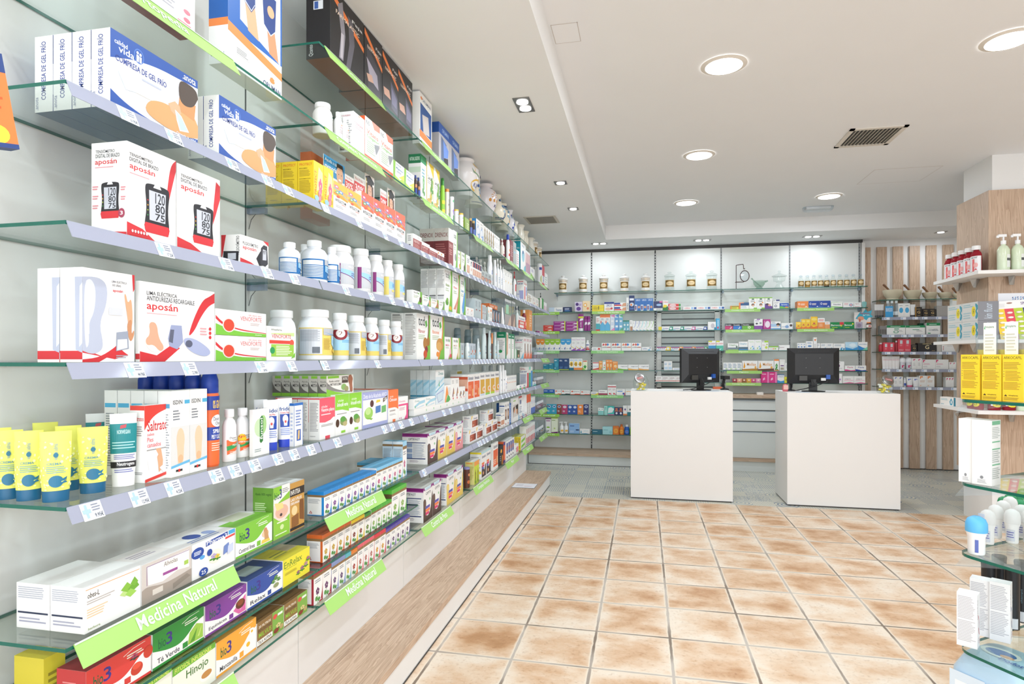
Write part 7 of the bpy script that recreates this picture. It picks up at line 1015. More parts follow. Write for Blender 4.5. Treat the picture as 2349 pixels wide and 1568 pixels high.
VITC = lambda c, c2: [R(0, 0, 1, 1, c), P(c2, 0, 0, 1, 0, 1, .2, .5, .1, 0, .25), E(.16, .6, .08, .16, '#f4f4f4'), E(.16, .6, .05, .1, c), L(.3, .4, .75, .7, 2, '#f4e3d4'), P('#f4f4f4', .7, .14, .9, .2, .8, .3)]
BW('B', 'orange vitamin box with side rows', 1829, 1854.3, 690.8, d=.12, F=VITC('#ef8a44', '#f4b47c'), cols={'L': '#e8863f'}); BW('B', 'royal blue vitamin box', 1855, 1905.4, 690, n=2, F=VITC('#2346a0', '#3f6fc4')); BW('B', 'white and green nerve box', 1906.5, 1933, 692, F=[P('#6fc44a', 0, .85, .5, .97, 1, .8, 1, .78, .5, .92, 0, .8), T(.2, .45, .85, .68, 'Neuralex', '#44506a'), P('#6fc44a', 0, .12, 1, .0, 1, .12, .4, .2, 0, .24)])
BW('B', 'white box with concentric target', 1934, 1958, 693.5, F=[L(.1, .5, .6, .9, 3, '#e0a0a6'), E(.76, .5, .18, .3, '#2f4a9e'), E(.76, .5, .13, .22, '#f4f4f4'), E(.76, .5, .07, .12, '#d93a4a')]); BW('B', 'white box with maroon lettering', 1958.8, 1975.4, 693.5, F=[T(.15, .6, .75, .82, 'Vigoria', '#a8505a'), R(.1, .1, .8, .18, '#c0404a')])
t = empty('leaf_display', (GB(1984, 7.93), 7.95, BZ['B']+.0006)); f = MB(); f.loft([(0, .03, .02), (.03, .055, .012), (.065, .05, .01), (.07, .02, .008)], pm('#7fb4b0', .3), 20); f.obj('leaf', t); f = MB(); f.box(-.02, -.014, 0, .02, .014, .003, '#d9e2e0'); f.obj('foot', t); tag(t, "small teal leaf shaped display, rear wall's second shelf end", 'display')
# level C
BW('C', 'low red throat box', 1246, 1269, 745.7, nz=2, col='#d9463c', F=[L(.2, .55, .9, .8, 1, '#f0b4a8'), P('#f4e9e4', .4, .1, .9, .15, .8, .45, .6, .4)])
BUC = [R(0, 0, 1, 1, '#9a2f8a'), R(.9, 0, 1, 1, '#c9cf3a'), L(.08, .6, .8, .85, 1, '#e3b4dc'), P('#f4eef4', .55, .1, .95, .15, .9, .45, .7, .4)]
BW('C', 'low purple snail box', 1269.6, 1297, 736.7, nz=3, F=BUC); BW('C', 'low purple snail box beside tube', 1297.8, 1325.8, 736.7, nz=3, F=BUC)
BP('C', 'tall purple and yellow tube', [1332.5], 12, 720, 'tube', '#a0308c', '#f0f0f0', [R(0, .85, 1, 1, '#d9d83a'), P('#f4eef4', .3, .6, .9, .7, .8, .85, .4, .8), V(.4, .1, .6, .55, 'BUCOMAX', '#f0d9ec')], dr=.6); BP('C', 'purple spray can', [1343.5, 1350.3], 8, 725, 'can', '#9a3f8c', '#8a2f7c', [P('#f4eef4', .3, .5, .9, .6, .8, .8, .4, .75)])
BW('C', 'white teal and red seawater box', 1367, 1376.2, 725, F=[R(0, .1, 1, .5, '#4ab0bc'), R(0, 0, 1, .1, '#d9404a'), L(.15, .6, .85, .9, 4, '#d99')]); NAS = lambda t, b: [R(0, .8, 1, 1, t), R(0, 0, 1, .35, b), P(b, 0, .35, 1, .35, .5, .55), L(.2, .62, .8, .76, 2, '#9ab'), R(.1, .45, .3, .6, '#e05a5a')]
BW('C', 'orange topped nasal spray box', 1376.4, 1399.4, 720, n=2, F=NAS('#f0824a', '#5fb8e3'))
for q, (u0, u1, c, c2, lk) in enumerate(((1399.7, 1409.8, '#e58ac0', '#d9e2f0', 'pink'), (1410, 1419.4, '#4f93d0', '#6fa8dc', 'sky blue'), (1419.6, 1428.8, '#5fb08a', '#7ab8d9', 'green'))): BW('C', f'tall {lk} nasal spray box', u0, u1, 720, F=[R(0, 0, 1, 1, c2), R(0, .8, 1, 1, '#e9eef4'), P(c, 0, .9, 1, 1, 1, .8), P(c, 0, 0, 1, .2, 1, 0), E(.5, .58, .3, .06, '#f4f6fa'), R(.2, .2, .8, .32, '#f4f6fa')])
BW('C', 'small blue green nasal drops box', 1429.2, 1443.6, 734, n=2, F=[R(0, 0, 1, 1, '#6ab0c4'), R(0, .85, 1, 1, '#3f8a7a'), E(.5, .55, .3, .1, '#e9f4f4'), P('#e9f4f4', .2, .05, .6, .3, .8, .1)]); BW('C', 'small white photo nasal box', 1444, 1451, 734, F=[R(.2, .0, 1, .4, '#b98a6a'), L(.2, .6, .8, .9, 3, '#aaa')])
for q, (u0, u1, c, lk) in enumerate(((1451.3, 1467.3, '#4f74c0', 'blue'), (1467.6, 1483.3, '#6fd0d4', 'aqua'), (1483.6, 1499.8, '#8cc63f', 'lime'))): BW('C', f'white box with {lk} arc', u0, u1, 736, n=2, F=[P(c, 1, 1, .86, 1, .7, .6, .5, .4, .1, .25, .5, .34, .8, .55), P(c, 0, .12, .6, .0, .3, 0, 0, .05), L(.15, .68, .5, .9, 2, '#bbb')], d=.05)
KUK = lambda c: [T(.1, .3, .6, .7, 'Kukident', '#2f4a9e'), P(c, .62, 0, 1, 0, 1, 1, .72, 1), E(.82, .5, .1, .3, '#e8eef4'), P('#9fd0e8', 0, 0, .3, 0, .1, .3, 0, .3)]
BW('C', 'yellow ended denture cream box', 1510.5, 1518, 749, d=.05, col='#e8d83c'); 
for u0, u1, c, lk in ((1518.3, 1543.8, '#2a9a7a', 'teal ended'), (1544.2, 1569, '#2a9a7c', 'second teal ended'), (1569.4, 1595.4, '#e070a8', 'pink ended'), (1595.8, 1622.6, '#2a4a9a', 'navy ended')): BW('C', f'long {lk} denture cream box', u0, u1, 749, d=.045, F=KUK(c))
BW('C', 'pale grey brace cleaner box', 1624, 1642.3, 737.7, F=[E(.6, .5, .25, .3, '#c9c4c9'), P('#2a8ab0', .75, .0, 1, .0, 1, .3, .8, .35)]); BW('C', 'tall sky blue upright box', 1642.8, 1651, 729.8, col='#45aedb', F=[V(.3, .3, .7, .85, 'kukident', '#f4f4f4'), R(.3, .1, .7, .28, '#d93a4a')])
NIT = lambda c, c2: [R(0, 0, 1, 1, c), R(0, .6, 1, 1, '#1f1f2a'), T(.08, .66, .8, .88, 'Dormidor', '#f0f0f4'), E(.68, .35, .14, .2, '#f4f4f4'), E(.62, .42, .13, .18, c)]
BW('C', 'black and pink night moon box', 1663, 1681.6, 742, F=NIT('#c93a74', 0)); BW('C', 'black and blue night moon box', 1682, 1701.3, 742, F=NIT('#2f7fd0', 0)); BW('C', 'black and green flower box', 1702.8, 1729.4, 741.5, F=[R(0, 0, 1, 1, '#6fb83c'), R(0, .6, 1, 1, '#22281f'), T(.08, .66, .6, .88, 'Dormidor', '#f0f0f4')]+[E(.6+.1*cos(a), .35+.16*sin(a), .05, .09, '#eaf4d9') for a in (0, 1.26, 2.5, 3.8, 5)])
BW('C', 'white and purple ear care box', 1730, 1749.7, 731, F=[R(0, 0, 1, .35, '#8a4aa4'), R(.3, .92, .7, 1, '#8a4aa4'), E(.3, .55, .14, .08, '#3a3a44'), E(.75, .6, .14, .08, '#8a8a94'), L(.1, .75, .6, .88, 2, '#b99ac4')]); BW('C', 'magenta box with white oval', 1750.6, 1767.6, 732, col='#b82f8a', F=[E(.6, .5, .34, .34, '#f0e3ee'), V(.12, .2, .3, .85, 'Triptomax', '#f4e3f0')])
BW('C', 'pale blue sleeping woman box', 1768, 1791, 737, F=[R(0, .3, 1, .7, '#a9c9e6'), E(.75, .6, .2, .2, '#3a342c'), E(.72, .45, .14, .1, '#e3b498'), R(0, 0, 1, .14, '#6fa8dc'), L(.08, .75, .5, .95, 2, '#8ab')]); BW('C', 'white pillow box with sleeper', 1792, 1818.6, 740.5, F=[R(.5, .2, 1, .9, '#e3e6ec'), E(.85, .6, .12, .2, '#4a3a30'), E(.5, .4, .16, .26, '#8fb0d4'), T(.05, .3, .6, .5, 'noctesia', '#5a7fc0')])
SUP = [R(0, 0, 1, 1, '#f6c52c'), P('#ee7a2c', 0, 0, 1, 0, 1, .25, .4, .15, 0, .3), E(.5, .78, .4, .12, '#f9dc6a'), E(.5, .45, .16, .06, '#c9404a'), L(.2, .3, .8, .38, 1, '#a86a2c')]
BW('C', 'short yellow orange tonic box', 1825.8, 1837.8, 738, F=SUP, d=.1); BW('C', 'middle height yellow orange tonic box', 1838.2, 1859.2, 731.4, n=2, F=SUP); BW('C', 'tall yellow orange tonic box', 1859.6, 1875.5, 725.6, F=SUP); BW('C', 'white and orange energy box', 1876, 1892, 729, F=[R(0, 0, 1, .6, '#f0924a'), L(.1, .7, .9, .9, 2, '#e05a4a'), L(.2, .2, .8, .5, 3, '#f8c9a4')]); BW('C', 'shorter white orange energy box', 1892.4, 1903.6, 737, F=[R(0, 0, 1, .6, '#f0a46a'), L(.2, .7, .8, .9, 2, '#e8a090')])
BW('C', 'green effervescent vitamin box', 1904.6, 1935.6, 738.6, F=[R(0, 0, 1, 1, '#128a4a'), R(.7, .6, 1, 1, '#d93a44'), T(.06, .4, .8, .68, 'Berocca', '#f4f4f4'), E(.82, .45, .08, .12, '#f0c93a'), L(.1, .1, .6, .25, 1, '#c9d93a')]); BW('C', 'green effervescent vitamin box beside jar', 1936, 1960, 738, F=[R(0, 0, 1, 1, '#128a4a'), T(.06, .4, .8, .68, 'Berocca', '#f4f4f4'), E(.85, .7, .08, .12, '#f0e03a'), L(.1, .1, .6, .25, 1, '#c9d93a')])
x = GB(1982, 7.96); t = empty('advertising_display', (x, 7.98, BZ['C']+.0006)); f = MB(); f.box(-.095, .02, 0, .085, .022, .2, '#f0e9e6'); P_ = [(-.08, .12), (-.03, .20), (.0, .19), (.03, .235), (.05, .2), (.1, .22), (.085, .17), (.11, .14), (.06, .13), (.04, .10), (0, .125), (-.04, .11)]
f.poly([(a, .0185, b) for a, b in P_], '#3fb4cf'); stamp(f, [E(.4, .62, .2, .12, '#e8a080'), E(.34, .5, .06, .1, '#c9705a'), T(.35, .86, .95, .96, 'Apetito', '#d93a3a'), T(.5, .76, .95, .84, 'ya', '#f4f4f4'), R(.1, .0, .5, .4, '#b9b0c4'), E(.3, .2, .12, .12, '#9a8aa0')], lambda a, b, o: (-.095+.18*a, .018-o, .2*b)); f.obj('card', t)
for k, me in pack('jar', .056, .075, .056, '#5a342c', '#f08a3a', [R(0, .1, 1, .9, '#f0e6dc'), E(.5, .5, .2, .2, '#c9505a')]).items(): o = link(k, me, t, (.052, -.02, 0))
tag(t, "cardboard display with speech bubble and orange lidded jar, rear wall's third shelf", 'display')
# level D
NUT = lambda c: [P(c, 0, 1, 1, 1, 1, .68, .75, .52, .25, .52, 0, .68), L(.2, .75, .8, .85, 1, '#f0f4e4'), P('#3f5fae', .7, .12, .9, .12, .95, .3, .75, .26), R(.1, .14, .5, .2, '#ccc')]
BW('D', 'white box with orange rounded top', 1230, 1249, 777, n=2, F=NUT('#f0953c'), d=.06); BW('D', 'white box with lime rounded top', 1249.3, 1285.4, 777, n=3, F=NUT('#9ccb3c'), d=.06); BW('D', 'white box with blue rounded top', 1285.7, 1310.2, 777, n=2, F=NUT('#3fa0d8'), d=.06); BW('D', 'tall white purple footed box', 1310.6, 1342.5, 773, n=3, F=[P('#9a4ac0', 0, 0, 1, 0, 1, .24, 0, .04), P('#e8c84a', 0, .3, 1, .05, 1, .1, 0, .34), T(.1, .78, .9, .86, 'Tantum', '#c07ac0'), L(.2, .5, .8, .66, 2, '#ccc')])
BP('D', 'white and red throat spray bottle', [1348], 8, 780, 'bottle', '#f1efef', '#f4f4f4', [R(0, 0, 1, .24, '#c9303a'), R(.2, .8, .8, .95, '#3f4a9a'), E(.5, .4, .3, .14, '#e9a0a0')])
BW('D', 'flat white and red tablets box', 1357, 1379.5, 795.8, F=[T(.1, .3, .5, .7, 'coldina', '#8a9ab0'), P('#e0463c', .6, .3, .9, .2, .85, .6, .95, .7, .7, .8)]); COU = lambda c: [P(c, .06, .7, .2, .62, .3, .8, .2, .95), P('#e8604a', .3, .7, .5, .62, .6, .85, .4, .95), P('#3f8ad0' if c != '#d94a44' else '#e88a7a', .52, .7, .7, .62, .8, .85, .6, .95), T(.06, .36, .62, .54, 'couldina', '#3a3a40'), R(.62, .38, .96, .48, c)]
for q, (u0, u1, c, lk) in enumerate(((1380, 1401.6, '#c9303a', 'red banded'), (1402.2, 1424.6, '#b9402c', 'brick banded'), (1425.6, 1448, '#e8824a', 'peach banded'), (1448.6, 1471, '#c95a3a', 'rust banded'))): BW('D', f'white {lk} cold remedy box', u0, u1, 786, F=COU(c), d=.05)
BW('D', 'flat white cold remedy box', 1472, 1494.7, 795.5, F=[T(.1, .35, .55, .75, 'coldina', '#4f6fa8'), P('#3fa8d0', .6, .05, .9, .05, .85, .35, .65, .3), P('#3f5a8a', .7, .6, .95, .6, .9, .9)])
for u0, u1, c, lk in ((1506, 1538.6, '#e8c83c', 'yellow ended'), (1539.2, 1567, '#f0943c', 'orange ended'), (1567.4, 1595.8, '#e07a2c', 'rust ended'), (1596, 1624, '#2a9a5a', 'green ended')): BW('D', f'long {lk} denture cream box, red and blue top', u0, u1, 795, d=.045, F=[R(0, .7, 1, 1, '#c9404a'), R(.0, .86, 1, 1, '#2f4a9e')]+KUK(c))
ALO = lambda c: [R(0, .0, 1, .5, c), R(0, .86, .5, 1, '#d9d83a'), T(.04, .62, .96, .78, 'ALGASIV', '#d9404a'), P('#e9f4f8', .2, .1, .5, .04, .8, .2, .5, .14), R(0, .5, 1, .56, '#e9eef2')]
BW('D', 'blue based denture pads box', 1625, 1642, 781, F=ALO('#2f93c8')); BW('D', 'mint based denture pads box', 1642.6, 1659.4, 781, F=ALO('#4fc0a4'))
BW('D', 'white grey green digestive box', 1669.4, 1693.8, 787, d=.12, F=[R(0, 0, 1, .1, '#8cc63f'), R(0, .12, 1, .4, '#7a8a94'), T(.1, .6, .85, .85, 'Citaplus', '#5a9a4a'), E(.85, .5, .08, .14, '#4a6a5a')]); BW('D', 'white and petrol blue digestive box', 1694.6, 1715.6, 783, F=[R(0, 0, 1, .14, '#4f93c8'), R(0, .14, 1, .38, '#4f6f84'), T(.1, .62, .85, .84, 'Citaplus', '#5fa8c4')]); BW('D', 'tall white box, blue petals', 1716, 1746.8, 779, n=2, F=[T(.15, .76, .85, .86, 'Aquilea', '#9ccf6a'), P('#5fb0e0', .5, .3, .75, .45, .8, .3), P('#5fb0e0', .6, .1, .9, .3, .95, .1), P('#8cc63f', .3, .2, .5, .3, .45, .1), R(0, .0, 1, .03, '#4f93c8')])
BW('D', 'white and lime pear picture box', 1747.2, 1762.6, 781, F=[R(.4, .82, 1, 1, '#a9d03c'), T(.08, .84, .3, .96, 'NS', '#333'), E(.7, .3, .2, .14, '#c9d84a'), E(.8, .6, .1, .08, '#a9c83c'), T(.1, .5, .5, .6, 'Fibra', '#e08a9a')]); BW('D', 'low white green topped box', 1763, 1785.6, 793.5, F=[R(0, .7, 1, 1, '#8cc63f'), E(.5, .35, .1, .14, '#f0a04a'), E(.7, .35, .1, .14, '#8cc63f'), L(.1, .2, .4, .5, 2, '#ccc')], d=.05); BW('D', 'plain white tablets box, thin lettering', 1786.6, 1811.8, 791, F=[L(.1, .45, .55, .6, 1, '#8a5a6a'), R(.02, .3, .08, .8, '#a9c0b0')])
EYE = [P('#8fc4ea', 0, 0, 1, 0, 1, .2, 0, .1), E(.5, .45, .28, .1, '#5a8ac0'), L(.15, .7, .85, .88, 2, '#7a9ac0')]
BW('D', 'small white blue eye drops box', 1829, 1848.8, 786, n=3, F=EYE, d=.1); BW('D', 'wider white blue eye drops box', 1849.2, 1865.4, 782, F=EYE); BW('D', 'tall slim white box, orange arc', 1866, 1874, 773.4, F=[P('#f08a4a', .2, .8, .5, .7, .8, .8, .8, .94, .6, .84, .3, .9), L(.2, .2, .8, .5, 3, '#bbb')]); RR = [P('#2f9acb', .6, .0, .9, .0, .96, .25, .7, .4, .6, .2), P('#f3f2f0', .72, .08, .84, .08, .86, .22, .76, .28), L(.1, .6, .7, .85, 2, '#9ab')]
BW('D', 'small white box with blue drop', 1874.6, 1882, 787, F=RR); BW('D', 'square white box with blue drop', 1882.8, 1911.4, 787, n=2, F=RR); BW('D', 'wide white box with blue drops', 1911.8, 1938.6, 787.5, F=RR+[P('#2f9acb', .84, .05, .98, .05, .98, .35)]); BW('D', 'pale blue swirl lens solution box', 1939, 1967.8, 784, F=[R(0, 0, 1, 1, '#bfe0f2'), P('#3f9ad8', 0, 0, 1, 0, 1, .4, .6, .15, 0, .35), T(.3, .5, .75, .75, 'OFTA', '#f4fafc'), E(.6, .6, .26, .24, '#e3f2fa')]); BW('D', 'white blue mint lens solution box', 1968.4, 1990, 784, F=[P('#2f8ad0', 0, 0, 1, 0, 1, .2, .5, .3, 0, .6), P('#7fd0b0', .4, .0, 1, .0, 1, .4), T(.06, .62, .94, .8, 'AQUORAL', '#6f93b8')])
# level E
DUR = [L(.12, .75, .6, .9, 1, '#e3f2f4'), L(.1, .12, .5, .2, 1, '#e3f2f4')]
BW('E', 'low teal pastilles box', 1246, 1258.8, 835, col='#2a8aa4', F=DUR+[R(0, 0, 1, .1, '#c9d03a')]); BW('E', 'square teal pastilles box', 1259, 1270, 832.7, col='#2a8aa4', F=DUR+[R(0, 0, 1, .1, '#c9d03a')]); BW('E', 'tall teal pastilles box', 1270.6, 1281.8, 821.8, col='#2a8aa4', F=DUR+[E(.5, .45, .3, .2, '#3f9fb8')]); BW('E', 'tall navy throat pastilles box', 1282.2, 1305.2, 821.8, n=2, col='#153f74', F=[L(.12, .74, .7, .9, 2, '#dfe8f4'), L(.1, .1, .9, .3, 3, '#4f7fb0'), R(0, 0, 1, .06, '#c9d03a')])
BEE = lambda c: [R(0, 0, 1, .2, c), E(.5, .52, .36, .22, '#f2c93a'), E(.5, .5, .18, .12, '#4a3420'), E(.5, .5, .1, .06, '#e0a83a'), L(.15, .82, .85, .92, 1, '#6fb0d8'), E(.12, .5, .06, .05, '#5a2f24')]
BW('E', 'white bee and honey box, teal base', 1305.8, 1316, 821.8, F=BEE('#17708a')); BW('E', 'white bee and honey box, orange base', 1316.3, 1336, 821.8, n=2, F=BEE('#f0924a')); BW('E', 'white lime box with green ivy leaf', 1336.6, 1347.3, 826, col='#eef2d0', F=[R(.1, .86, .9, .96, '#d94a4a'), P('#2f9a3a', .5, .6, .6, .44, .9, .4, .7, .28, .7, .12, .5, .2, .3, .12, .3, .28, .1, .4, .4, .44), P('#a9d84a', 0, 0, .6, 0, 0, .3)])
CHI = lambda c: [R(0, 0, 1, 1, c), E(.6, .45, .3, .18, '#f6c98a'), E(.5, .5, .12, .06, '#f4e3c0'), L(.15, .8, .85, .92, 1, '#fbe6c4'), E(.8, .12, .12, .08, '#4fb0cf')]
BW('E', 'white box with red swoosh base', 1359.7, 1373.6, 830, F=[R(0, .86, 1, .96, '#d9404a'), T(.1, .42, .9, .58, 'Homeovox', '#9a9acb'), P('#e0503c', 0, 0, 1, .05, 1, .3, .5, .2, 0, .12)]); BW('E', 'orange child syrup box, shorter', 1374, 1382, 827.5, F=CHI('#f0a04a')); BW('E', 'slim white green syrup box', 1382.4, 1389.5, 826, F=[R(.1, .86, .9, .96, '#8fc0a8'), E(.6, .5, .2, .08, '#c97a4a'), R(.3, .2, .7, .34, '#6fb05a')]); BW('E', 'tall orange child syrup box', 1390, 1404.2, 824.5, n=2, F=CHI('#ee8f3a')); BW('E', 'wide orange child syrup box', 1404.6, 1417, 828.6, F=CHI('#f0953f'))
for u0, u1, c, lk in ((1417.4, 1440.4, '#7fb83c', 'green based'), (1441, 1464.4, '#f0b04a', 'amber based'), (1465, 1488.8, '#f0a84a', 'second amber based')): BW('E', f'white {lk} throat tablets box', u0, u1, 836, F=[P(c, 0, 0, 1, 0, 1, .16, .5, .2, 0, .34), T(.28, .56, .94, .78, 'anginoval', '#3f4a6a')], d=.05)
BW('E', 'white and blue drops box by window', 1523, 1542, 828, n=2, F=[L(.1, .55, .9, .85, 3, '#8fb4d4'), R(.1, .1, .9, .4, '#c9dff0')]); BW('E', 'flat white blue ointment box', 1542.6, 1564.7, 843, F=[L(.15, .3, .9, .7, 1, '#8fb4e0')], d=.05); BW('E', 'small white box, teal edged', 1659, 1702, 831, n=4, d=.06, F=[R(0, 0, 1, .1, '#2a4a6a'), L(.1, .3, .9, .9, 4, '#8aa0b4'), R(.5, .16, .9, .24, '#8cc63f')])
MEL = lambda c: [P(c, 0, 0, 1, 0, 1, .24, 0, .16), T(.3, .5, .9, .8, 'Melilax', '#e09a4a'), P('#e8a02c', .06, .25, .16, .25, .2, .45, .13, .9, .08, .5), E(.86, .34, .07, .12, '#f0b04a')]
BW('E', 'wide white honey box, gold base', 1702.6, 1738.4, 827, F=MEL('#b9862c')); BW('E', 'wide white honey box, brown base', 1739, 1775.2, 827, F=MEL('#6a3a24')); BW('E', 'white orange aloe box', 1775.8, 1787, 823.4, F=[R(0, .86, 1, 1, '#f08a3a'), FL(.5, .4, .2, '#3f9a3a'), R(0, 0, 1, .06, '#f08a3a')]); BW('E', 'white framed herb box', 1788, 1800.6, 824, F=[R(.08, .06, .92, .9, '#d9d4c8'), R(.14, .1, .86, .86, '#f2f0ec'), R(.2, .4, .8, .5, '#6a3f7a'), R(.2, .1, .8, .3, '#a9a08a')]); BW('E', 'low white box beside monitor', 1801, 1811.6, 832, F=[L(.2, .3, .8, .8, 3, '#bbb')])
BW('E', 'white box with purple drop', 1920, 1936.6, 828.5, F=[E(.3, .55, .1, .14, '#6a2f6a'), L(.1, .82, .5, .92, 1, '#666'), L(.2, .2, .8, .35, 2, '#ccc')]); BW('E', 'white and pink fibre box', 1937.7, 1961.7, 838, F=[P('#d93a8a', 0, 0, 1, 0, 1, .2, .6, .14, .2, .3, 0, .3), T(.25, .55, .8, .82, 'Flavia', '#c03a74')]); BW('E', 'white and navy fibre box', 1962.4, 1987, 838, F=[P('#1f3fa0', 0, 0, 1, 0, 1, .2, .6, .14, .2, .3, 0, .34), T(.25, .55, .8, .82, 'Flavia', '#2f3f9a')])
for i, (c, c2) in enumerate((('#b0384a', '#9a2c3c'), ('#f0b08a', '#e8a07a'), ('#a9622c', '#9a5a2c'), ('#e8b03a', '#d9a43a'), ('#d9508a', '#c94a7c'), ('#efa0c0', '#e090b4'))): BW('I', 'small '+['crimson', 'peach', 'brown', 'golden', 'rose', 'pale pink'][i]+' fruit tablet box', 1680+i*10.9, 1690.7+i*10.9, 867.6, F=[R(0, 0, 1, 1, c), P(c2, 0, 0, 1, 0, 1, .6, 0, .4), E(.5, .6, .2, .2, '#f6dcc9')], d=.06)
BW('I', 'magenta capsule carton', 1746, 1782.4, 852, n=2, col='#dc2f86', F=[R(.78, 0, 1, 1, '#f08ac0'), L(.1, .72, .7, .85, 1, '#fbd0e6'), P('#f6c0dc', .2, .2, .5, .3, .45, .5, .25, .4)]); BW('I', 'white and blue mouth rinse box', 1783.2, 1799, 858.4, F=[P('#3f9ad8', 0, 0, 1, 0, 1, .3, .5, .2, 0, .34), T(.1, .66, .95, .82, 'CORSODYL', '#3f6fae'), R(0, .92, 1, 1, '#2a6ab0')]); BW('I', 'yellow box edge by second monitor', 1799.4, 1810.6, 864, col='#e8e03a', F=[L(.2, .3, .8, .7, 2, '#8a8a2c')])
BW('I', 'white lilac petals box', 1919.5, 1932, 856, F=[E(.3, .7, .14, .1, '#c9a0d9'), E(.6, .4, .16, .1, '#b98ad0'), E(.4, .2, .12, .08, '#d9b4e3')]); BW('I', 'white rose lined urinary box', 1932.8, 1985, 862, n=2, F=[P('#f08ab0', 0, .0, 1, 0, 1, .1, .6, .2, 0, .04), T(.2, .5, .72, .7, 'utipro', '#9a9aa0'), R(.15, .4, .95, .45, '#f0a0bc')], d=.06)
BW('I', 'white maroon capsules box by window', 1504, 1565.6, 862, n=4, F=[T(.12, .6, .8, .8, 'somnivit', '#8a5a5a'), R(.0, .1, 1, .3, '#e8b0a8'), L(.1, .4, .6, .5, 1, '#bbb')], d=.05)
# level F, G, H
BW('F', 'blue and green flu box', 1247, 1272.2, 892.4, n=2, F=[R(0, .25, 1, 1, '#1f5fb4'), R(0, 0, 1, .25, '#5fb04a'), L(.1, .55, .8, .8, 1, '#dfeafa')]); 
for u0, u1, vt, c, lk in ((1273, 1287.4, 893, '#e8904a', 'narrow orange based'), (1288, 1307.6, 893.6, '#2a2a30', 'black based'), (1308.4, 1330.8, 894, '#e8503a', 'red based'), (1331.4, 1353, 895.4, '#f07a6a', 'coral based')): BW('F', f'white {lk} pain tablets box', u0, u1, vt, d=.05, F=[P(c, .3, 0, 1, 0, 1, .2, .5, .22), R(0, 0, 1, .1, c), E(.18, .68, .1, .16, '#e0502c'), T(.3, .56, .92, .74, 'paraprox', '#444')])
BW('F', 'flat white yellow suppository box', 1355.6, 1372.5, 898, d=.05, F=[T(.1, .4, .7, .8, 'Laxante', '#3f5fa8'), P('#f0d03a', 0, 0, 1, 0, 1, .7, .5, .2, 0, .2)]); BW('F', 'white box with maroon base', 1373, 1393.6, 894, d=.05, F=[R(0, 0, 1, .36, '#a83a5a'), L(.1, .6, .8, .8, 1, '#a08a94')]); BW('F', 'tall white cherry syrup box', 1394, 1413.2, 882, n=2, F=[R(0, .76, 1, .86, '#c9404a'), L(.15, .45, .8, .65, 3, '#c9b0b4'), E(.5, .14, .2, .08, '#d9343a'), E(.8, .1, .12, .05, '#d9343a')]); BW('F', 'white blue ball box', 1414, 1434, 891.5, F=[T(.1, .78, .7, .92, 'Strepsils', '#5a6a4a'), R(.1, .56, .7, .68, '#3f8ad0'), P('#d93a4a', .9, 0, 1, 0, 1, .7), E(.82, .25, .12, .16, '#2f4aa8')]); BW('F', 'white amber box half behind counter', 1434.8, 1452, 891.5, F=[T(.1, .78, .7, .92, 'Strepsils', '#5a6a4a'), R(.1, .56, .7, .64, '#f0b03a')])
CON = lambda c, c2: [R(0, 0, 1, 1, c), E(.5, .76, .32, .13, '#f0f2f6'), E(.5, .76, .24, .08, c2), L(.15, .2, .6, .4, 2, '#dfe6f0')]
for u0, u1, vt, c, c2, lk, n_ in ((1254.5, 1277, 926, '#2fa0c0', '#2a6ab0', 'turquoise', 2), (1277.4, 1288.4, 926.5, '#8a3f34', '#2a4a8a', 'brown', 1), (1289, 1301.8, 927.5, '#b8346a', '#d9c0d0', 'magenta', 1), (1302.2, 1324.4, 928, '#1f4fa0', '#c9d9f0', 'royal blue', 2), (1324.8, 1338, 927.5, '#f08a3c', '#f0e9e3', 'orange', 1), (1338.6, 1350.6, 926.5, '#27306e', '#5a6aa8', 'dark starry', 1)): BW('G', f'{lk} condom box', u0, u1, vt, n=n_, F=CON(c, c2) if lk != 'orange' else [R(0, 0, 1, 1, c), E(.5, .76, .24, .1, '#f0f2f6'), T(.1, .2, .6, .42, 'XL', '#fbe3cf')], d=.05)
BW('G', 'small aqua drops box', 1372, 1385, 935, n=2, F=[R(0, 0, 1, .6, '#8fd4cf'), L(.2, .7, .8, .9, 1, '#5fa8a8')], d=.05); BW('G', 'tall aqua gel box', 1386, 1393.6, 930.5, col='#9fdcd4', F=[L(.2, .6, .8, .9, 3, '#5fa8a0')]); BW('G', 'aqua and white swirl box', 1394, 1409, 931, col='#3fc0b8', F=[P('#e6f2f0', .0, .2, .7, .3, 1, .7, .5, .9, .1, .8), R(0, 0, 1, .08, '#e0509a')]); BW('G', 'dark navy box with dots', 1409.4, 1429, 934, n=2, col='#2a2f5f', F=[R(.1, .5, .9, .62, '#f08a4a'), E(.5, .25, .24, .14, '#f0f0f4'), E(.5, .8, .3, .1, '#e87a4a')], d=.05); BW('G', 'white orange based test box', 1429.4, 1438.6, 929.6, F=[R(0, 0, 1, .16, '#f08a4a'), E(.5, .6, .2, .1, '#3a3a8a'), E(.5, .5, .12, .06, '#f09aa0')]); BW('G', 'white teal based test box by counter', 1439, 1452, 929.6, F=[R(0, 0, 1, .34, '#2a7f8a'), E(.5, .6, .14, .1, '#4a4a54')])
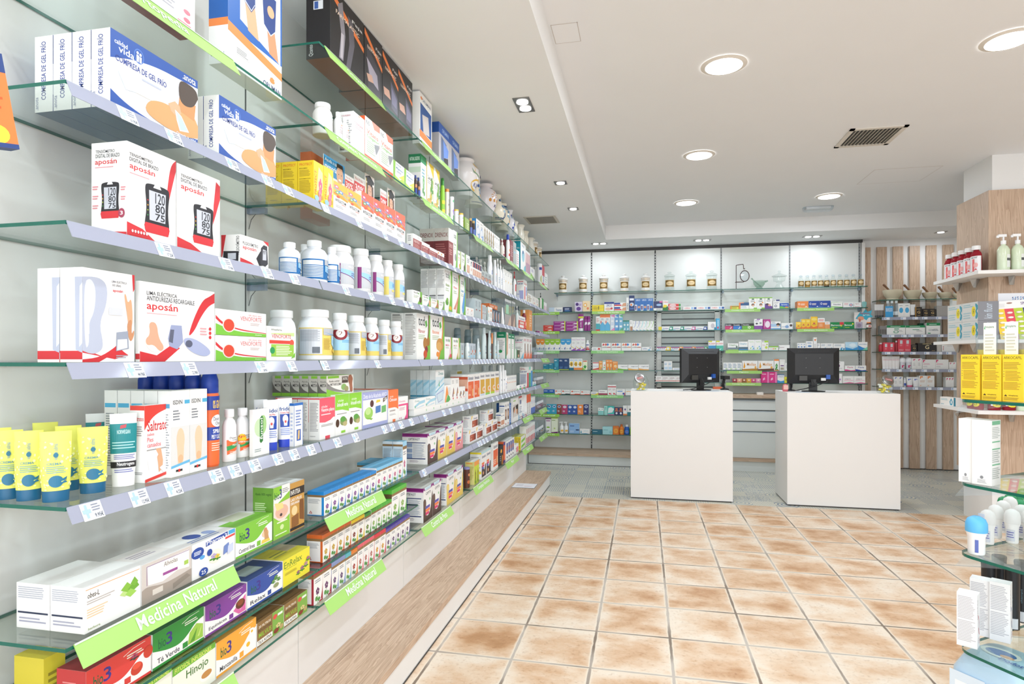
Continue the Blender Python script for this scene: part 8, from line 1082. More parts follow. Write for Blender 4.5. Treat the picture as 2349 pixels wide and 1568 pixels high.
BW('H', 'tall white purple topped intimate box', 1251, 1264, 958, F=[R(0, .93, 1, 1, '#7a2f74'), L(.15, .75, .85, .88, 1, '#b06aa0'), E(.5, .38, .3, .05, '#8cc63f')]); BW('H', 'tall pale green intimate box', 1264.6, 1279.4, 956.5, col='#e9efd6', F=[R(0, .93, 1, 1, '#a9d03c'), L(.1, .78, .7, .86, 1, '#8fa85a'), P('#7a2f74', 0, 0, 1, 0, 1, .1, 0, .05), E(.5, .3, .14, .05, '#b9cf7a')]); BP('H', 'white soap pump bottle with yellow mark', [1288.7, 1298.7], 9.4, 967, 'pump', '#f1f1ef', '#f3f3f2', [E(.6, .4, .24, .2, '#f0b83a')])
BW('H', 'pale blue incontinence carton', 1305, 1329.4, 970, F=[R(0, 0, 1, 1, '#8fb8e3'), R(.1, .7, .5, .78, '#3f5fa0'), R(.65, .3, .95, .42, '#27406e'), L(.1, .1, .5, .3, 2, '#c9dcf4')]); BW('H', 'flat white teal leaf box', 1330, 1353, 983, F=[P('#2a9ab4', .05, .1, .2, .2, .12, .8), P('#2f9acb', 0, 0, 1, 0, .6, .12, .2, .06), T(.4, .5, .85, .7, 'hydralin', '#7ac4d0')], d=.06); BW('H', 'flat petrol tampon box', 1358, 1381.5, 985, col='#17697f', F=[L(.1, .5, .6, .7, 1, '#cfe6ec')]); BW('H', 'aqua tampon carton', 1382, 1405.4, 978, col='#a9dce0', F=[L(.1, .5, .6, .66, 1, '#6fb0b8'), E(.8, .3, .14, .2, '#8fccd2')]); BW('H', 'orange shower gel carton', 1406, 1419.6, 977, col='#e07a2c', F=[E(.5, .45, .38, .3, '#f0a83a'), L(.3, .4, .7, .5, 1, '#d9403a')])
BP('H', 'orange child shampoo bottle', [1425.7], 11.5, 973, 'flask', '#e8822c', '#c9641f', [E(.5, .5, .3, .4, '#f4b44a'), L(.3, .4, .7, .6, 2, '#d9403a')]); BP('H', 'blue child shampoo bottle', [1438], 12, 973.5, 'flask', '#2560b8', '#eeeef0', [E(.5, .5, .3, .4, '#4f8fe0'), L(.3, .4, .7, .6, 2, '#c9304a')]); BP('H', 'green child shampoo bottle by counter', [1450], 12, 974, 'flask', '#8cc63f', '#eeeef0')
# top shelf: apothecary ware
for i, u in enumerate((1291.5, 1337.8, 1384.9, 1432.5, 1480.9)): apoth(GB(u, 8.0), 8.0, BZ['A'], .235, 0, f"white porcelain lidded jar with gold label, {ORD[i+1]} of five from corner, rear wall's top shelf", 1, w=.125)
for i, u in enumerate((1535.8, 1585, 1632.5)): apoth(GB(u, 8.0), 8.0, BZ['A'], .245, 0, f"clear glass lidded jar with gold label, {ORD[i+1]} of three, rear wall's top shelf", 1, True, w=.135)
x = GB(1689, 7.98); t = empty('magnifier_stand', (x, 7.99, BZ['A']+.0006)); m = pm('#4a3430', .4, .6)
f = MB(); f.box(-.07, -.05, 0, .13, .05, .004, m); f.obj('base', t); f = MB(); f.path([(0, 0, .004), (0, 0, .30), (.08, 0, .312), (.086, 0, .29), (.086, 0, .255), (.095, 0, .248), (.1, 0, .262)], .004, m, 8); f.obj('pole', t)
f = MB(); N = 28; c0 = (.10, 0, .165); f.path([(c0[0]+.052*cos(2*pi*k/N), .0, c0[2]+.066*sin(2*pi*k/N)) for k in range(N+1)], .005, m, 6); f.obj('lens_ring', t)
f = MB(); f.poly([(c0[0]+.05*cos(2*pi*k/N), 0, c0[2]+.064*sin(2*pi*k/N)) for k in range(N)], M_CLR); f.obj('lens', t); f = MB(); f.box(-.01, -.03, .088, .09, .03, .093, m); f.obj('platform', t); tag(t, "bronze stand with hanging round magnifying lens, rear wall's top shelf", 'magnifier')
x = GB(1742, 7.98); t = empty('glass_mortar', (x, 7.99, BZ['A']+.0006)); g = clear('green_glass', '#cfe0d6', dens=.25)
f = MB(); f.loft([(0, .09, .09), (.012, .08, .08), (.02, .06, .06), (.03, .09, .09), (.06, .13, .13), (.095, .145, .145), (.098, .15, .15)], g, 28, cap1=False); f.obj('bowl', t, smooth=True); f = MB(); f.tube((.02, 0, .03), (-.08, 0, .12), .009, g, 10, .007); f.loft([(.12, .02, .02), (.128, .026, .026), (.136, .012, .012)], g, 12, dx=-.085); f.obj('pestle', t); f = MB(); f.tube((.07, 0, .088), (.1, 0, .1), .014, g, 10, .008); f.obj('spout', t); tag(t, "pale green glass mortar with pestle, rear wall's top shelf", 'mortar')
x = GB(1788, 7.98); t = empty('glass_compote', (x, 7.99, BZ['A']+.0006)); f = MB(); f.loft([(0, .125, .125), (.02, .1, .1), (.06, .05, .05), (.08, .07, .07), (.09, .13, .13), (.145, .145, .145)], M_JAR, 28); f.obj('bowl', t, smooth=True); f = MB(); f.loft([(.146, .175, .175), (.155, .17, .17), (.175, .07, .07), (.19, .02, .02), (.2, .034, .034), (.215, .03, .03), (.22, .01, .01)], M_JAR, 28); f.obj('lid', t, smooth=True); tag(t, "clear footed glass dish with domed lid, rear wall's top shelf", 'glass dish')
sub = ['#b9bcb4', '#d9a03a', '#e3e0da', '#e9e6df', '#4a3a30', '#d9d0bc', '#cfc4a4', '#d9ccb8', '#b99a74', '#c9c0ac']
for i, u in enumerate((1837, 1852, 1867, 1881.8, 1896, 1911, 1926.5, 1941.8, 1957.6, 1973.6)):
    t = empty('stoppered_bottle', (GB(u, 7.98), 7.98, BZ['A']+.0006)); w = .068
    f = MB(); f.loft([(0, w*.95, w*.95), (.004, w, w), (.085, w, w), (.1, w*.8, w*.8), (.106, w*.5, w*.5), (.122, w*.52, w*.52), (.125, w*.62, w*.62)], M_JAR, 20); f.obj('glass', t, smooth=True)
    f = MB(); f.loft([(.003, w*.88, w*.88), (.06+.02*((i*7) % 3)/2, w*.9, w*.9)], pm(sub[i], .7), 16); f.obj('contents', t, smooth=True)
    f = MB(); f.loft([(.126, w*.4, w*.4), (.131, w*.3, w*.3), (.135, w*.62, w*.3), (.148, w*.5, w*.24), (.152, w*.2, w*.1)], M_CLR, 16); f.obj('stopper', t, smooth=True)
    f = MB(); stamp(f, GOLD, curved([(.022, w, w), (.082, w, w)], span=64), .0003, .0001, cols=10); f.obj('gold_label', t)
    tag(t, f"small glass stoppered bottle with gold label, {ORD[i+1]} of ten, rear wall's top shelf", 'bottle', 'stoppered bottles on the rear top shelf')
# ================================================================== PRODUCTS BEFORE THE OAK SLATS
SW = dict(y=YS, zz=SZ, where='slat wall', names=SN, direc='from white panel')
# mortars with pestles
for i, (u, w, vt) in enumerate(((2047, .205, 664), (2093, .19, 665), (2132.6, .155, 669.5), (2166.7, .135, 669.5), (2197, .115, 672))):
    x = GB(u, 8.1); t = empty('stone_mortar', (x, 8.10, SZ[0]+.0006)); h = zat(vt, x, 8.03)-SZ[0]; m = pm('#d9cdb2', .6)
    f = MB(); f.loft([(0, w*.56, w*.56), (.012, w*.62, w*.62), (.02, w*.6, w*.6), (h*.5, w*.88, w*.88), (h*.9, w, w), (h, w, w), (h, w*.9, w*.9), (h*.55, w*.74, w*.74), (h*.3, w*.4, w*.4)], m, 32); f.obj('bowl', t, smooth=True)
    m2 = pm('#7a5436', .5); f = MB(); f.tube((.01, -.01, h*.55), (-w*.42, -.01, h+.055), .009, m2, 10, .012); f.tube((-w*.42, -.01, h+.055), (-w*.5, -.01, h+.072), .016, m2, 12, .011); f.obj('pestle', t, smooth=True)
    tag(t, f"pale stone mortar with wooden pestle, {ORD[i+1]} of five from white panel, slat wall's top shelf", 'mortar')
BP(1, 'grey white hand cream tube', [2011, 2016.5, 2022.5], 9, 698, 'tube', '#d8d6d4', '#3f4044', [R(0, 0, 1, .55, '#7a7470')], dr=.6, **SW); BP(1, 'clear tall cosmetic water bottle', [2036, 2046, 2056], 9.3, 690, 'bottle', M_CLR, '#e3e8ea', [R(.1, .1, .9, .5, '#dfe8ec')], **SW)
BW(1, 'blue banner card before clear bottles', 2031, 2049, 702, d=.003, sb=.002, col='#3fa0d8', F=[T(.08, .5, .92, .85, 'BRUMIZADOR', '#eef6fc')], name='promotion_card', cat='card', **SW)
BW(1, 'white serum box', 2060.5, 2087.6, 695.5, n=2, F=[E(.5, .5, .34, .2, '#4fb0e0'), L(.2, .78, .8, .9, 1, '#bbb')], **SW); BP(1, 'white cream tube, dark cap', [2093.5], 11, 698, 'tube', '#ecebea', '#4a4b50', dr=.6, **SW)
GG = [T(.3, .35, .75, .62, 'G', '#d9b878'), L(.2, .75, .8, .85, 1, '#b9a070'), L(.3, .12, .8, .2, 1, '#b9a070')]
BW(1, 'tall black and gold ampoule box', 2099.5, 2115, 704, col='#1f1a18', F=[R(0, 0, .14, 1, '#b98a3c')]+GG, **SW); BW(1, 'short black and gold ampoule box', 2116, 2146.6, 708, n=2, col='#1f1a18', F=GG, **SW); BW(1, 'grey slim cosmetic box', 2149, 2174, 701, n=6, col='#aaa6a2', **SW); BW(1, 'white pale blue cosmetic box', 2174.6, 2184.4, 701, F=[E(.5, .4, .2, .14, '#a9d4e8')], **SW); BW(1, 'tall white yellow cosmetic box', 2185, 2197, 686, F=[R(.3, .4, .7, .5, '#f0cf7a'), R(0, .93, 1, 1, '#f0dc9a')], **SW)
BW(2, 'dark grey slim sachet pack', 2018.5, 2033, 747, n=4, col='#8a8784', F=[R(.2, .1, .8, .6, '#55504c')], **SW); GM = [R(0, .76, 1, 1, '#128a52'), L(.2, .82, .8, .92, 1, '#dff0e6'), L(.55, .3, .9, .5, 2, '#bbb')]
BW(2, 'white ampoule box, green top, antler drawing', 2034, 2077, 746, F=GM+[E(.5, .3, .14, .16, '#2f9a6a'), E(.5, .3, .1, .1, '#f2f2f0'), R(.4, .56, .66, .66, '#2f9a6a')], **SW); BW(2, 'white ampoule box with green top', 2077.6, 2122.4, 746, F=GM+[R(.35, .5, .7, .56, '#2f9a6a')], **SW); BW(2, 'larger white ampoule box with green top', 2125, 2157, 740, F=GM+[T(.15, .3, .85, .46, 'GERMINAL', '#9aa4ac'), R(.1, .06, .3, .14, '#2f9a6a')], **SW); BW(2, 'dark green box set back', 2108, 2124, 741, sb=.12, d=.05, col='#1f5a40', **SW)
BP(3, 'red dropper bottle, silver cap', [2020.5], 9, 786, 'bottle', '#b8303c', '#d9d9dc', **SW); BW(3, 'square coral red serum box', 2026, 2052, 785, n=2, col='#e0485a', F=[R(.3, .5, .7, .86, '#d9dde2'), L(.3, .25, .7, .4, 2, '#f4b0b8')], **SW); BP(3, 'slim red bottle, clear cap', [2056], 6.5, 781, 'bottle', '#a8303a', '#d9dce0', **SW); BW(3, 'tall coral red gift box', 2060, 2089.5, 777, n=2, col='#e0485a', F=[R(.3, .62, .7, .9, '#d9dde2'), L(.3, .45, .7, .56, 2, '#f4b0b8'), T(.15, .08, .85, .2, 'REGALO', '#f6c0c8')], **SW)
BW(3, 'small black gold box', 2090.3, 2103.5, 790, col='#211e20', F=GG, **SW); BW(3, 'wide black box with large gold letter', 2105, 2148, 786.4, col='#1c191b', F=[T(.4, .3, .62, .76, 'G', '#e3d0a0'), T(.26, .84, .76, .96, 'GERMINAL', '#d9c48c'), L(.76, .08, .96, .16, 1, '#b9a070')], **SW); BW(3, 'pale grey slim box', 2149, 2159, 791, n=3, col='#c9c4be', **SW); BW(3, 'wide white box, red mark', 2160, 2197, 790, F=[L(.06, .2, .14, .8, 3, '#c05a64'), L(.35, .75, .7, .85, 1, '#aaa')], **SW)
BP(4, 'white cream tube with pink lettering', [2029, 2036, 2043, 2051, 2058], 10, 817, 'tube', '#efeae8', '#f4f2f2', [L(.25, .75, .8, .88, 2, '#e09aa8')], dr=.6, **SW); RM_ = [P('#d6246a', .1, .9, .1, .5, .3, .5, .3, .78, .6, .78, .6, .9), L(.1, .2, .8, .4, 2, '#c9c4c8')]
BP(4, 'white roll on, magenta letter', [2069.5, 2084], 14, 819, 'rollon', '#e9e8ee', '#f2f1f3', [P('#d6246a', .35, .7, .35, .2, .5, .2, .5, .55, .7, .55, .7, .7)], **SW); BW(4, 'slim white box with magenta letter', 2092, 2115, 821, n=2, F=[P('#d6246a', .3, .92, .3, .76, .45, .76, .45, .86, .7, .86, .7, .92), L(.2, .3, .8, .6, 3, '#ccc')], **SW); BW(4, 'wide white box with magenta letter', 2115.6, 2176, 824, n=2, F=[P('#d6246a', .05, .96, .05, .7, .13, .7, .13, .86, .22, .86, .22, .96), L(.06, .45, .6, .6, 2, '#e0a0b4'), L(.06, .2, .4, .35, 2, '#ccc')], **SW); BW(4, 'small white box with magenta letter', 2177, 2193, 830, n=2, F=[P('#d6246a', .3, .9, .3, .7, .45, .7, .45, .82, .7, .82, .7, .9)], **SW)
BLR = [P('#3f5fc0', .3, .92, .3, .76, .45, .76, .45, .86, .7, .86, .7, .92), L(.2, .3, .8, .6, 3, '#ccc')]
BW(5, 'white box with blue letter', 2050, 2071.4, 863, n=2, F=BLR, **SW); BP(5, 'slim white serum bottle, blue label', [2075.5], 5.5, 866, 'bottle', '#e6e6ea', '#f4f4f6', [R(.2, .1, .8, .6, '#2f55b0')], **SW); BP(5, 'white tube, blue letter, pink foot', [2086.5], 13, 864, 'tube', '#f0efef', '#e86a94', [P('#3f5fc0', .3, .9, .3, .7, .42, .7, .42, .82, .65, .82, .65, .9)], dr=.6, **SW); BP(5, 'white tube, blue letter, white foot', [2101], 13, 864, 'tube', '#f0efef', '#f2f1f2', [P('#3f5fc0', .3, .9, .3, .7, .42, .7, .42, .82, .65, .82, .65, .9)], dr=.6, **SW)
BW(5, 'white box with orange letter', 2108.3, 2143.6, 861, n=2, F=[P('#f08a3c', .12, .95, .12, .72, .24, .72, .24, .84, .5, .84, .5, .95), L(.12, .4, .8, .6, 3, '#d9b9a4'), E(.2, .12, .1, .05, '#f0c4a4')], **SW); BW(5, 'small white box, pink letter', 2169.5, 2188, 864.5, n=3, F=[P('#d6246a', .3, .9, .3, .7, .5, .7, .5, .8, .8, .8, .8, .9)], **SW)
# ================================================================== PILLAR SHELVES
XL, YP = 2.48, 5.27
PSH = {'upper': 2.012, 'middle': 1.488, 'lower': .947}
for nm_, z in PSH.items():
    t = empty('pillar_shelf', (0, 0, 0)); f = MB()
    f.box(XL, 5.50, z-.026, 2.659, 6.0, z, M_LAM); f.box(XL, YP, z-.026, 3.39, 5.499, z, M_LAM); f.obj('board', t)
    for x, y, dx, dy in ((2.659, 5.9, -1, 0), (2.659, 5.62, -1, 0), (2.80, 5.499, 0, -1), (3.25, 5.499, 0, -1)):
        f = MB(); a = .022
        if dx: f.loft([(z-.095, .02, .03), (z-.085, .03, .036), (z-.0265, .075, .05)], pm('#b3b0ac', .35, .5), 4, 6, dx=x-.038, dy=y)
        else: f.loft([(z-.095, .03, .02), (z-.085, .036, .03), (z-.0265, .05, .075)], pm('#b3b0ac', .35, .5), 4, 6, dx=x, dy=y-.038)
        f.obj('shelf_support', t)
    tag(t, f'cream wrap around shelf on oak clad pillar, {nm_} one', 'shelf', 'pillar shelves')
def put(name, kind, w, h, dr, body, cap, art, x, y, z, rz, lb, cat, grp=None, span=80):
    o = None
    ps = pack(kind, w, h, w*dr, body, cap, art, span=span); o = link(name, ps['body'], None, (x, y, z+.0006), rz)
    for k, me in ps.items():
        if k != 'body': link(k, me, o)
    tag(o, lb, cat, grp); return o
MW = [R(0, 0, 1, 1, '#f2eff0'), T(.5, .85, .8, .95, 'acer', '#333'), L(.1, .7, .35, .95, 4, '#99a'), R(.1, .45, .38, .62, '#f0b4ba'), R(.14, .12, .34, .26, '#777'), R(.56, .0, .66, .8, '#e86a6a'), E(.72, .4, .1, .16, '#f2b4b0'), P('#d9404a', .66, .08, .78, .08, .72, .2)]
M_RED = clear('red_mouthwash', '#b8323f', dens=.6)
for i in range(5): put('mouthwash_bottle', 'bottle', .104, .222, .62, M_RED, '#f2f0ef', MW, 2.575, 5.50+i*.108, PSH['upper'], -pi/2, f'red mouthwash bottle with white cap, {ORD[i+1]} of five from corner, upper pillar shelf', 'bottle', 'red mouthwash bottles on the upper pillar shelf', 110)
M_GRN = pm('#dbe6c8', .2)
for i, (x, z, s, c) in enumerate(((2.705, 'upper', 1, M_GRN), (2.80, 'upper', 1, M_GRN), (2.90, 'upper', 1, M_GRN), (2.83, 'lower', 1.15, M_GRN), (2.93, 'lower', 1.15, pm('#4f9a5a', .2)))):
    put('soap_pump_bottle', 'pump', .083*s, .285*s, .9, c, '#f4f3f2', [R(.55, .1, .95, .88, '#eef0ea'), R(.55, .5, .95, .66, '#55585a'), V(.3, .5, .4, .95, 'BULGARI', '#eef4e0'), P('#d9606c', .2, 1.0, .8, 1.06, .8, 1.16, .2, 1.1)] if z == 'upper' else [R(.3, .1, .9, .7, '#eef0ea')], x, 5.385, PSH[z], 0, ['pale green soap pump bottle, first from pillar corner, upper pillar shelf', 'pale green soap pump bottle, second from pillar corner, upper pillar shelf', 'pale green soap pump bottle, third from pillar corner, upper pillar shelf', 'pale green pump bottle on lower pillar shelf', 'dark green pump bottle on lower pillar shelf'][i], 'bottle')
# grey toothpaste cartons stacked on the middle shelf, faces towards the aisle
KN = [L(.08, .72, .7, .92, 2, '#9cc0c8'), L(.08, .12, .6, .5, 3, '#a9c4ca'), P('#3f9ab0', .86, .95, 1, .8, 1, .6, .92, .5, 1, .4, 1, .2, .9, .05, .84, .2, .92, .35, .84, .5, .92, .65, .84, .8), E(.74, .5, .12, .28, '#f2dc2c'), T(.68, .36, .8, .64, '1.47', '#333')]
me = carton('toothpaste_carton', .235, .145, .14, '#d9d8d4', dict(F=KN, R=[V(.3, .1, .7, .9, 'kin fluor', '#b9c4d0')], cols={'R': '#85868c'}))
for i in range(2):
    for j in range(2):
        tag(link('toothpaste_carton', me, None, (2.563, 5.42+i*.237, PSH['middle']+.0006+j*.146), -pi/2), f'grey white toothpaste carton with yellow sticker, {["near","far"][i]} column, {["bottom","top"][j]}, middle pillar shelf', 'box', 'stacked toothpaste cartons')
t = empty('tablet_display_card', (2.77, 5.30, PSH['middle']+.0006)); t.rotation_euler = (radians(-12), radians(-4), 0); w, h = .245, .305; f = MB(); f.box(-w/2, 0, 0, w/2, .003, h, '#f3f1ee')
stamp(f, [R(0, 0, .25, .8, '#f0cf3a'), R(.25, 0, .5, .8, '#e04a5a'), R(.5, 0, .75, .8, '#b9cf3a'), R(.75, 0, 1, .8, '#3a3a7a'), E(.42, .94, .08, .02, '#a07a6a'), T(.72, .88, .9, .95, 'SPD', '#6a4a8a'), L(.06, .84, .3, .94, 3, '#ddd')], lambda a, b, o: ((a-.5)*w, -o, b*h)); f.obj('card', t)
for i in range(4):
    for j in range(6): f = MB(); f.loft([(-.0, .04, .018), (.006, .034, .014)], pm('#f4eee4', .3), 12); o = f.obj('tablet', t, ((i-1.5)*.061, -.0025, .025+j*.037)); o.rotation_euler = (pi/2, 0, 0)
tag(t, 'leaning colourful blister display card with white tablets, middle pillar shelf', 'display card')
f = MB(); w, h = .30, .30; f.box(0, -.002, 0, w, 0, h, '#f4f4f8'); rr = random.Random(3); A_ = []
for i in range(13):
    for j in range(13):
        if 4 <= i <= 8 or 4 <= j <= 8: x, y = .1+.058*i+rr.uniform(-.008, .008), .34+.046*j+rr.uniform(-.006, .006); A_.append(P(['#2f4f94', '#4f9ad0'][(i+j) % 2], x-.018, y-.01, x+.004, y-.016, x+.018, y+.01, x-.006, y+.014))
A_.append(T(.5, .17, .95, .22, '¡NO DUDES EN', '#5a5a66')); stamp(f, A_, lambda a, b, o: (a*w, -.002-o, b*h)); tag(f.obj('poster', None, (2.725, 5.4985, 1.555)), 'white poster with dotted blue cross taped to the oak pillar', 'poster')
me = carton('toothpaste_carton', .20, .07, .055, '#f0ece6', dict(F=[L(.06, .6, .5, .85, 2, '#9cc0c8'), T(.06, .1, .25, .25, 'kin', '#3f9ab0'), P('#2f9ab8', .66, .1, .78, .1, .82, .5, .72, .92, .62, .5), P('#f0ece6', .7, .25, .75, .25, .77, .5, .72, .7, .68, .5), R(.88, 0, 1, 1, '#2f7f94')]))
tag(link('toothpaste_carton', me, None, (2.53, 5.80, PSH['lower']+.0006), -pi/2+.15), 'single white teal toothpaste carton lying on lower pillar shelf', 'box')
for i in range(4): put('mouthwash_bottle', 'bottle', .085, .25, .7, M_RED, '#f2f0ef', [R(.2, .1, .8, .7, '#f2eff0'), L(.25, .4, .7, .65, 2, '#d9606c'), E(.6, .16, .3, .14, '#f2dc2c'), T(.46, .1, .74, .24, '5.2', '#333')], 2.545 if i < 2 else 2.64+.1*(i-2), [5.40, 5.50, 5.38, 5.38][i], PSH['lower'], -pi/2 if i < 2 else 0, f'red mouthwash bottle with yellow price sticker, {ORD[i+1]} of four, lower pillar shelf', 'bottle', 'red mouthwash bottles on the lower pillar shelf')
# ================================================================== GLASS DISPLAY STAND AT THE AISLE
SX, SY = .947+.0, 2.148; AN = radians(-53.8); ca, sa = cos(AN), sin(AN)
def SL(x, y): return (SX+x*ca-y*sa, SY+x*sa+y*ca)   # stand frame: x along the front edge, y into the stand
stand = empty('glass_display_stand', (SX, SY, 0), AN); GZ = {1: 1.222, 2: .965, 3: .748, 4: .452}
for k, z in GZ.items():
    f = MB(); pts = []; Wd, Dp = .85, .42
    for cx_, cy_, a0 in ((.05, .05, pi), (Wd-.05, .05, 1.5*pi), (Wd-.05, Dp-.05, 0), (.05, Dp-.05, .5*pi)):
        for q in range(7): a = a0+q*pi/12; pts.append((cx_+.05*cos(a), cy_+.05*sin(a)))
    pts = [(x, y-(.03*sin(pi*x/Wd) if y < Dp/2 else 0)) for x, y in pts]
    ex = []
    for p, q in zip(pts, pts[1:]+pts[:1]):
        ex.append(p)
        if abs(p[0]-q[0]) > .3 and p[1] < Dp/2:
            for s in range(1, 9): x = p[0]+(q[0]-p[0])*s/9; ex.append((x, -.03*sin(pi*x/Wd)))
    pts = ex; f.poly([(x, y, z) for x, y in pts], M_GLASS); f.poly([(x, y, z-.009) for x, y in pts][::-1], M_GLASS)
    for p, q in zip(pts, pts[1:]+pts[:1]): f.poly([(p[0], p[1], z-.009), (q[0], q[1], z-.009), (q[0], q[1], z), (p[0], p[1], z)], M_EDGE)
    f.obj('glass_shelf', stand); f = MB(); f.poly([(.02, .01, z-.0095), (.16, .01, z-.0095), (.02, .12, z-.0095)], M_CLR); f.poly([(.02, .01, z-.0095), (.0, -.0, z-.045), (.16, .01, z-.0095)], M_CLR); f.obj('corner_bracket', stand)
for x, y in ((.72, .05), (.72, .37), (.42, .39)): f = MB(); f.tube((x, y, .02), (x, y, 1.5), .012, M_STEEL, 16); f.obj('post', stand)
f = MB(); f.box(.02, .0, .0, .83, .42, .06, M_LAM); f.obj('base', stand); tag(stand, 'round cornered glass display stand with four shelves by the aisle', 'display stand')
def inst(u, k, off=.03):          # stand-frame x on shelf k under image column u
    z = GZ[k]; best = min((i/1000 for i in range(0, 900)), key=lambda x: abs((lambda p: UC+FP*((p[0]*cT+p[1]*sT)/(p[1]*cT-p[0]*sT)))(SL(x, off))-u)); return best
YC = [R(0, 0, 1, 1, '#f3cb2e'), T(.06, .9, .94, .96, 'ARKOCAPIL', '#4f5a24'), L(.06, .68, .9, .84, 5, '#a8862c'), E(.07, .64, .02, .008, '#444'), E(.07, .58, .02, .008, '#444'), E(.07, .53, .02, .008, '#444'), L(.14, .44, .92, .66, 7, '#b8942c'), L(.06, .25, .92, .42, 6, '#b8942c'), T(.3, .11, .75, .145, 'Arkopharma', '#4a3a20'), P('#4a3a20', .08, .11, .16, .15, .24, .11), L(.06, .03, .8, .09, 3, '#b8942c')]
for i, (u0, u1) in enumerate(((2204, 2248), (2252, 2297), (2299.5, 2347))):
    x0, x1 = inst(u0, 1, .012), inst(u1, 1, .012); w = x1-x0; t = carton('hair_capsule_box', w, .137, .055, '#f3cb2e', dict(F=YC)); p = SL((x0+x1)/2, .012+.0275)
    o = link('hair_capsule_box', t, None, (p[0], p[1], GZ[1]+.0006), AN); lb = ['first', 'second', 'third']; tag(o, f'yellow hair capsule box, {lb[i]} of three from stand corner, top glass shelf', 'box', 'yellow hair capsule boxes')
    q = SL((x0+x1)/2+.022, .055); f = MB(); f.box(-.017, 0, 0, .017, .0015, .235, '#efeee6'); stamp(f, [T(.15, .92, .85, .96, 'Arkopharma', '#6a8a7a'), P('#4fae7c', .04, .92, .12, .97, .14, .91), L(.12, .62, .9, .86, 6, '#c4c4bc')], lambda a, b, oo: ((a-.5)*.034, -oo, b*.235)); oc = f.obj('leaflet_card', None, (*SL((x0+x1)/2+.022, .0705), GZ[1]+.0006), AN); tag(oc, f'white information leaflet rising behind the {lb[i]} yellow hair capsule box', 'leaflet')
    f = MB(); f.loft([(0, .05, .05), (.05, .056, .056), (.06, .056, .056)], M_CLR, 20); b = MB(); b.loft([(.0, .044, .044), (.014, .046, .046)], '#e8d44a', 16); oo = f.obj('clear_cup', None, (*SL((x0+x1)/2-.005, .105), GZ[1]+.1386), AN, smooth=True); b.obj('capsules', oo)
    sp = carton('hair_capsule_box', .05, .137, .055, '#e9c22c', {}); o2 = link('hair_capsule_box', sp, None, (*SL((x0+x1)/2-.005, .105), GZ[1]+.0006), AN); tag(o2, f'yellow hair capsule box in back row behind the {lb[i]} one, top glass shelf', 'box'); tag(oo, f'clear plastic cup with yellow capsules standing on back row box behind {lb[i]} leaflet', 'cup')
x0, x1, x2 = inst(2190, 2, .015), inst(2227, 2, .015), inst(2270, 2, .015)
WBX = [E(.5, .12, .09, .025, '#8a8c90'), L(.28, .03, .75, .09, 4, '#b4b4b8')]; WR = [R(.05, .93, .95, .99, '#6fb48c'), L(.06, .72, .92, .9, 7, '#b4b9b6'), R(.05, .66, .92, .68, '#6fb48c'), R(.05, .55, .92, .57, '#6fb48c'), L(.06, .35, .92, .54, 6, '#b4b9b6'), R(.05, .31, .92, .33, '#6fb48c'), L(.06, .1, .92, .28, 6, '#b4b9b6')]
for i, (a, b) in enumerate(((x0, x1), (x1+.001, x2))): w = b-a; h = .196; o = link('cream_carton', carton('cream_carton', w, h, .06, '#f1efed', dict(F=WBX, R=WR)), None, (*SL((a+b)/2, .045), GZ[2]+.0006), AN+.12); tag(o, f'plain tall white cream carton, {["at stand corner","beside the green printed one"][i]}, second glass shelf', 'box')
GRN = [E(.25, .94, .14, .03, '#3f9a5a'), R(.05, .64, .9, .84, '#d3ddd0'), L(.1, .66, .85, .82, 6, '#9ab89c'), R(.05, .42, .9, .62, '#d3ddd0'), L(.1, .44, .85, .6, 6, '#9ab89c'), R(.05, .22, .9, .4, '#d3ddd0'), L(.1, .24, .85, .38, 6, '#9ab89c'), L(.2, .05, .7, .16, 4, '#aaa')]
for i, (a, y, w, h) in enumerate(((.215, .045, .055, .16), (.275, .11, .06, .185))): o = link('cream_carton', carton('cream_carton', w, h, .055, '#eae6e2', dict(F=GRN, R=[L(.1, .1, .9, .95, 20, '#b4bcb6')])), None, (*SL(a, y), GZ[2]+.0006), AN+.12); tag(o, ['pale cream carton with green print panels, second glass shelf', 'taller cream carton behind green printed one, second glass shelf'][i], 'box')
put('roll_on_deodorant', 'rollon', .058, .115, 1, '#f4f4f6', '#5fb4e6', [R(.62, .1, .76, .9, '#5a6ab0')], *SL(.042, .035), GZ[3], AN, 'white roll on deodorant with large sky blue cap, third glass shelf', 'deodorant')
for i, (u, v) in enumerate(((2239, 1263), (2251, 1256))): put('travel_tube', 'tube', .019, .108, .7, '#c9d3e4', '#5fa4e0', [L(.1, .2, .9, .9, 8, '#6a7ab4')], *ground(u, v, GZ[3]), GZ[3], AN, f'small clear wrapped tube with blue cap, {["front","rear"][i]}, third glass shelf', 'tube')
M_CAP = clear('cloudy_cap', '#f0eeec', dens=.75)
for i, (u, v) in enumerate(((2266, 1246), (2284, 1232), (2301, 1220), (2317, 1209), (2322, 1244), (2344, 1232), (2362, 1245))): put('roll_on_deodorant', 'rollon', .044, .108, 1, '#ecebea', M_CAP, [R(.3, .1, .8, .9, '#c9ccd4'), L(.35, .3, .75, .8, 3, '#6a6aa8')], *ground(u, v, GZ[3]), GZ[3], AN, f'white roll on deodorant with cloudy cap, {ORD[i+1]} from the stand corner, third glass shelf', 'deodorant', 'cloudy capped deodorants')
for i, (u, v) in enumerate(((2303, 1195), (2318, 1188), (2333, 1181), (2348, 1174), (2340, 1203))): put('roll_on_deodorant', 'rollon', .04, .09, 1, '#e9efe9', '#17844f', [], *ground(u, v, GZ[3]), GZ[3], AN, f'white roll on deodorant with green cap, {ORD[i+1]} in back row, third glass shelf', 'deodorant', 'green capped deodorants')
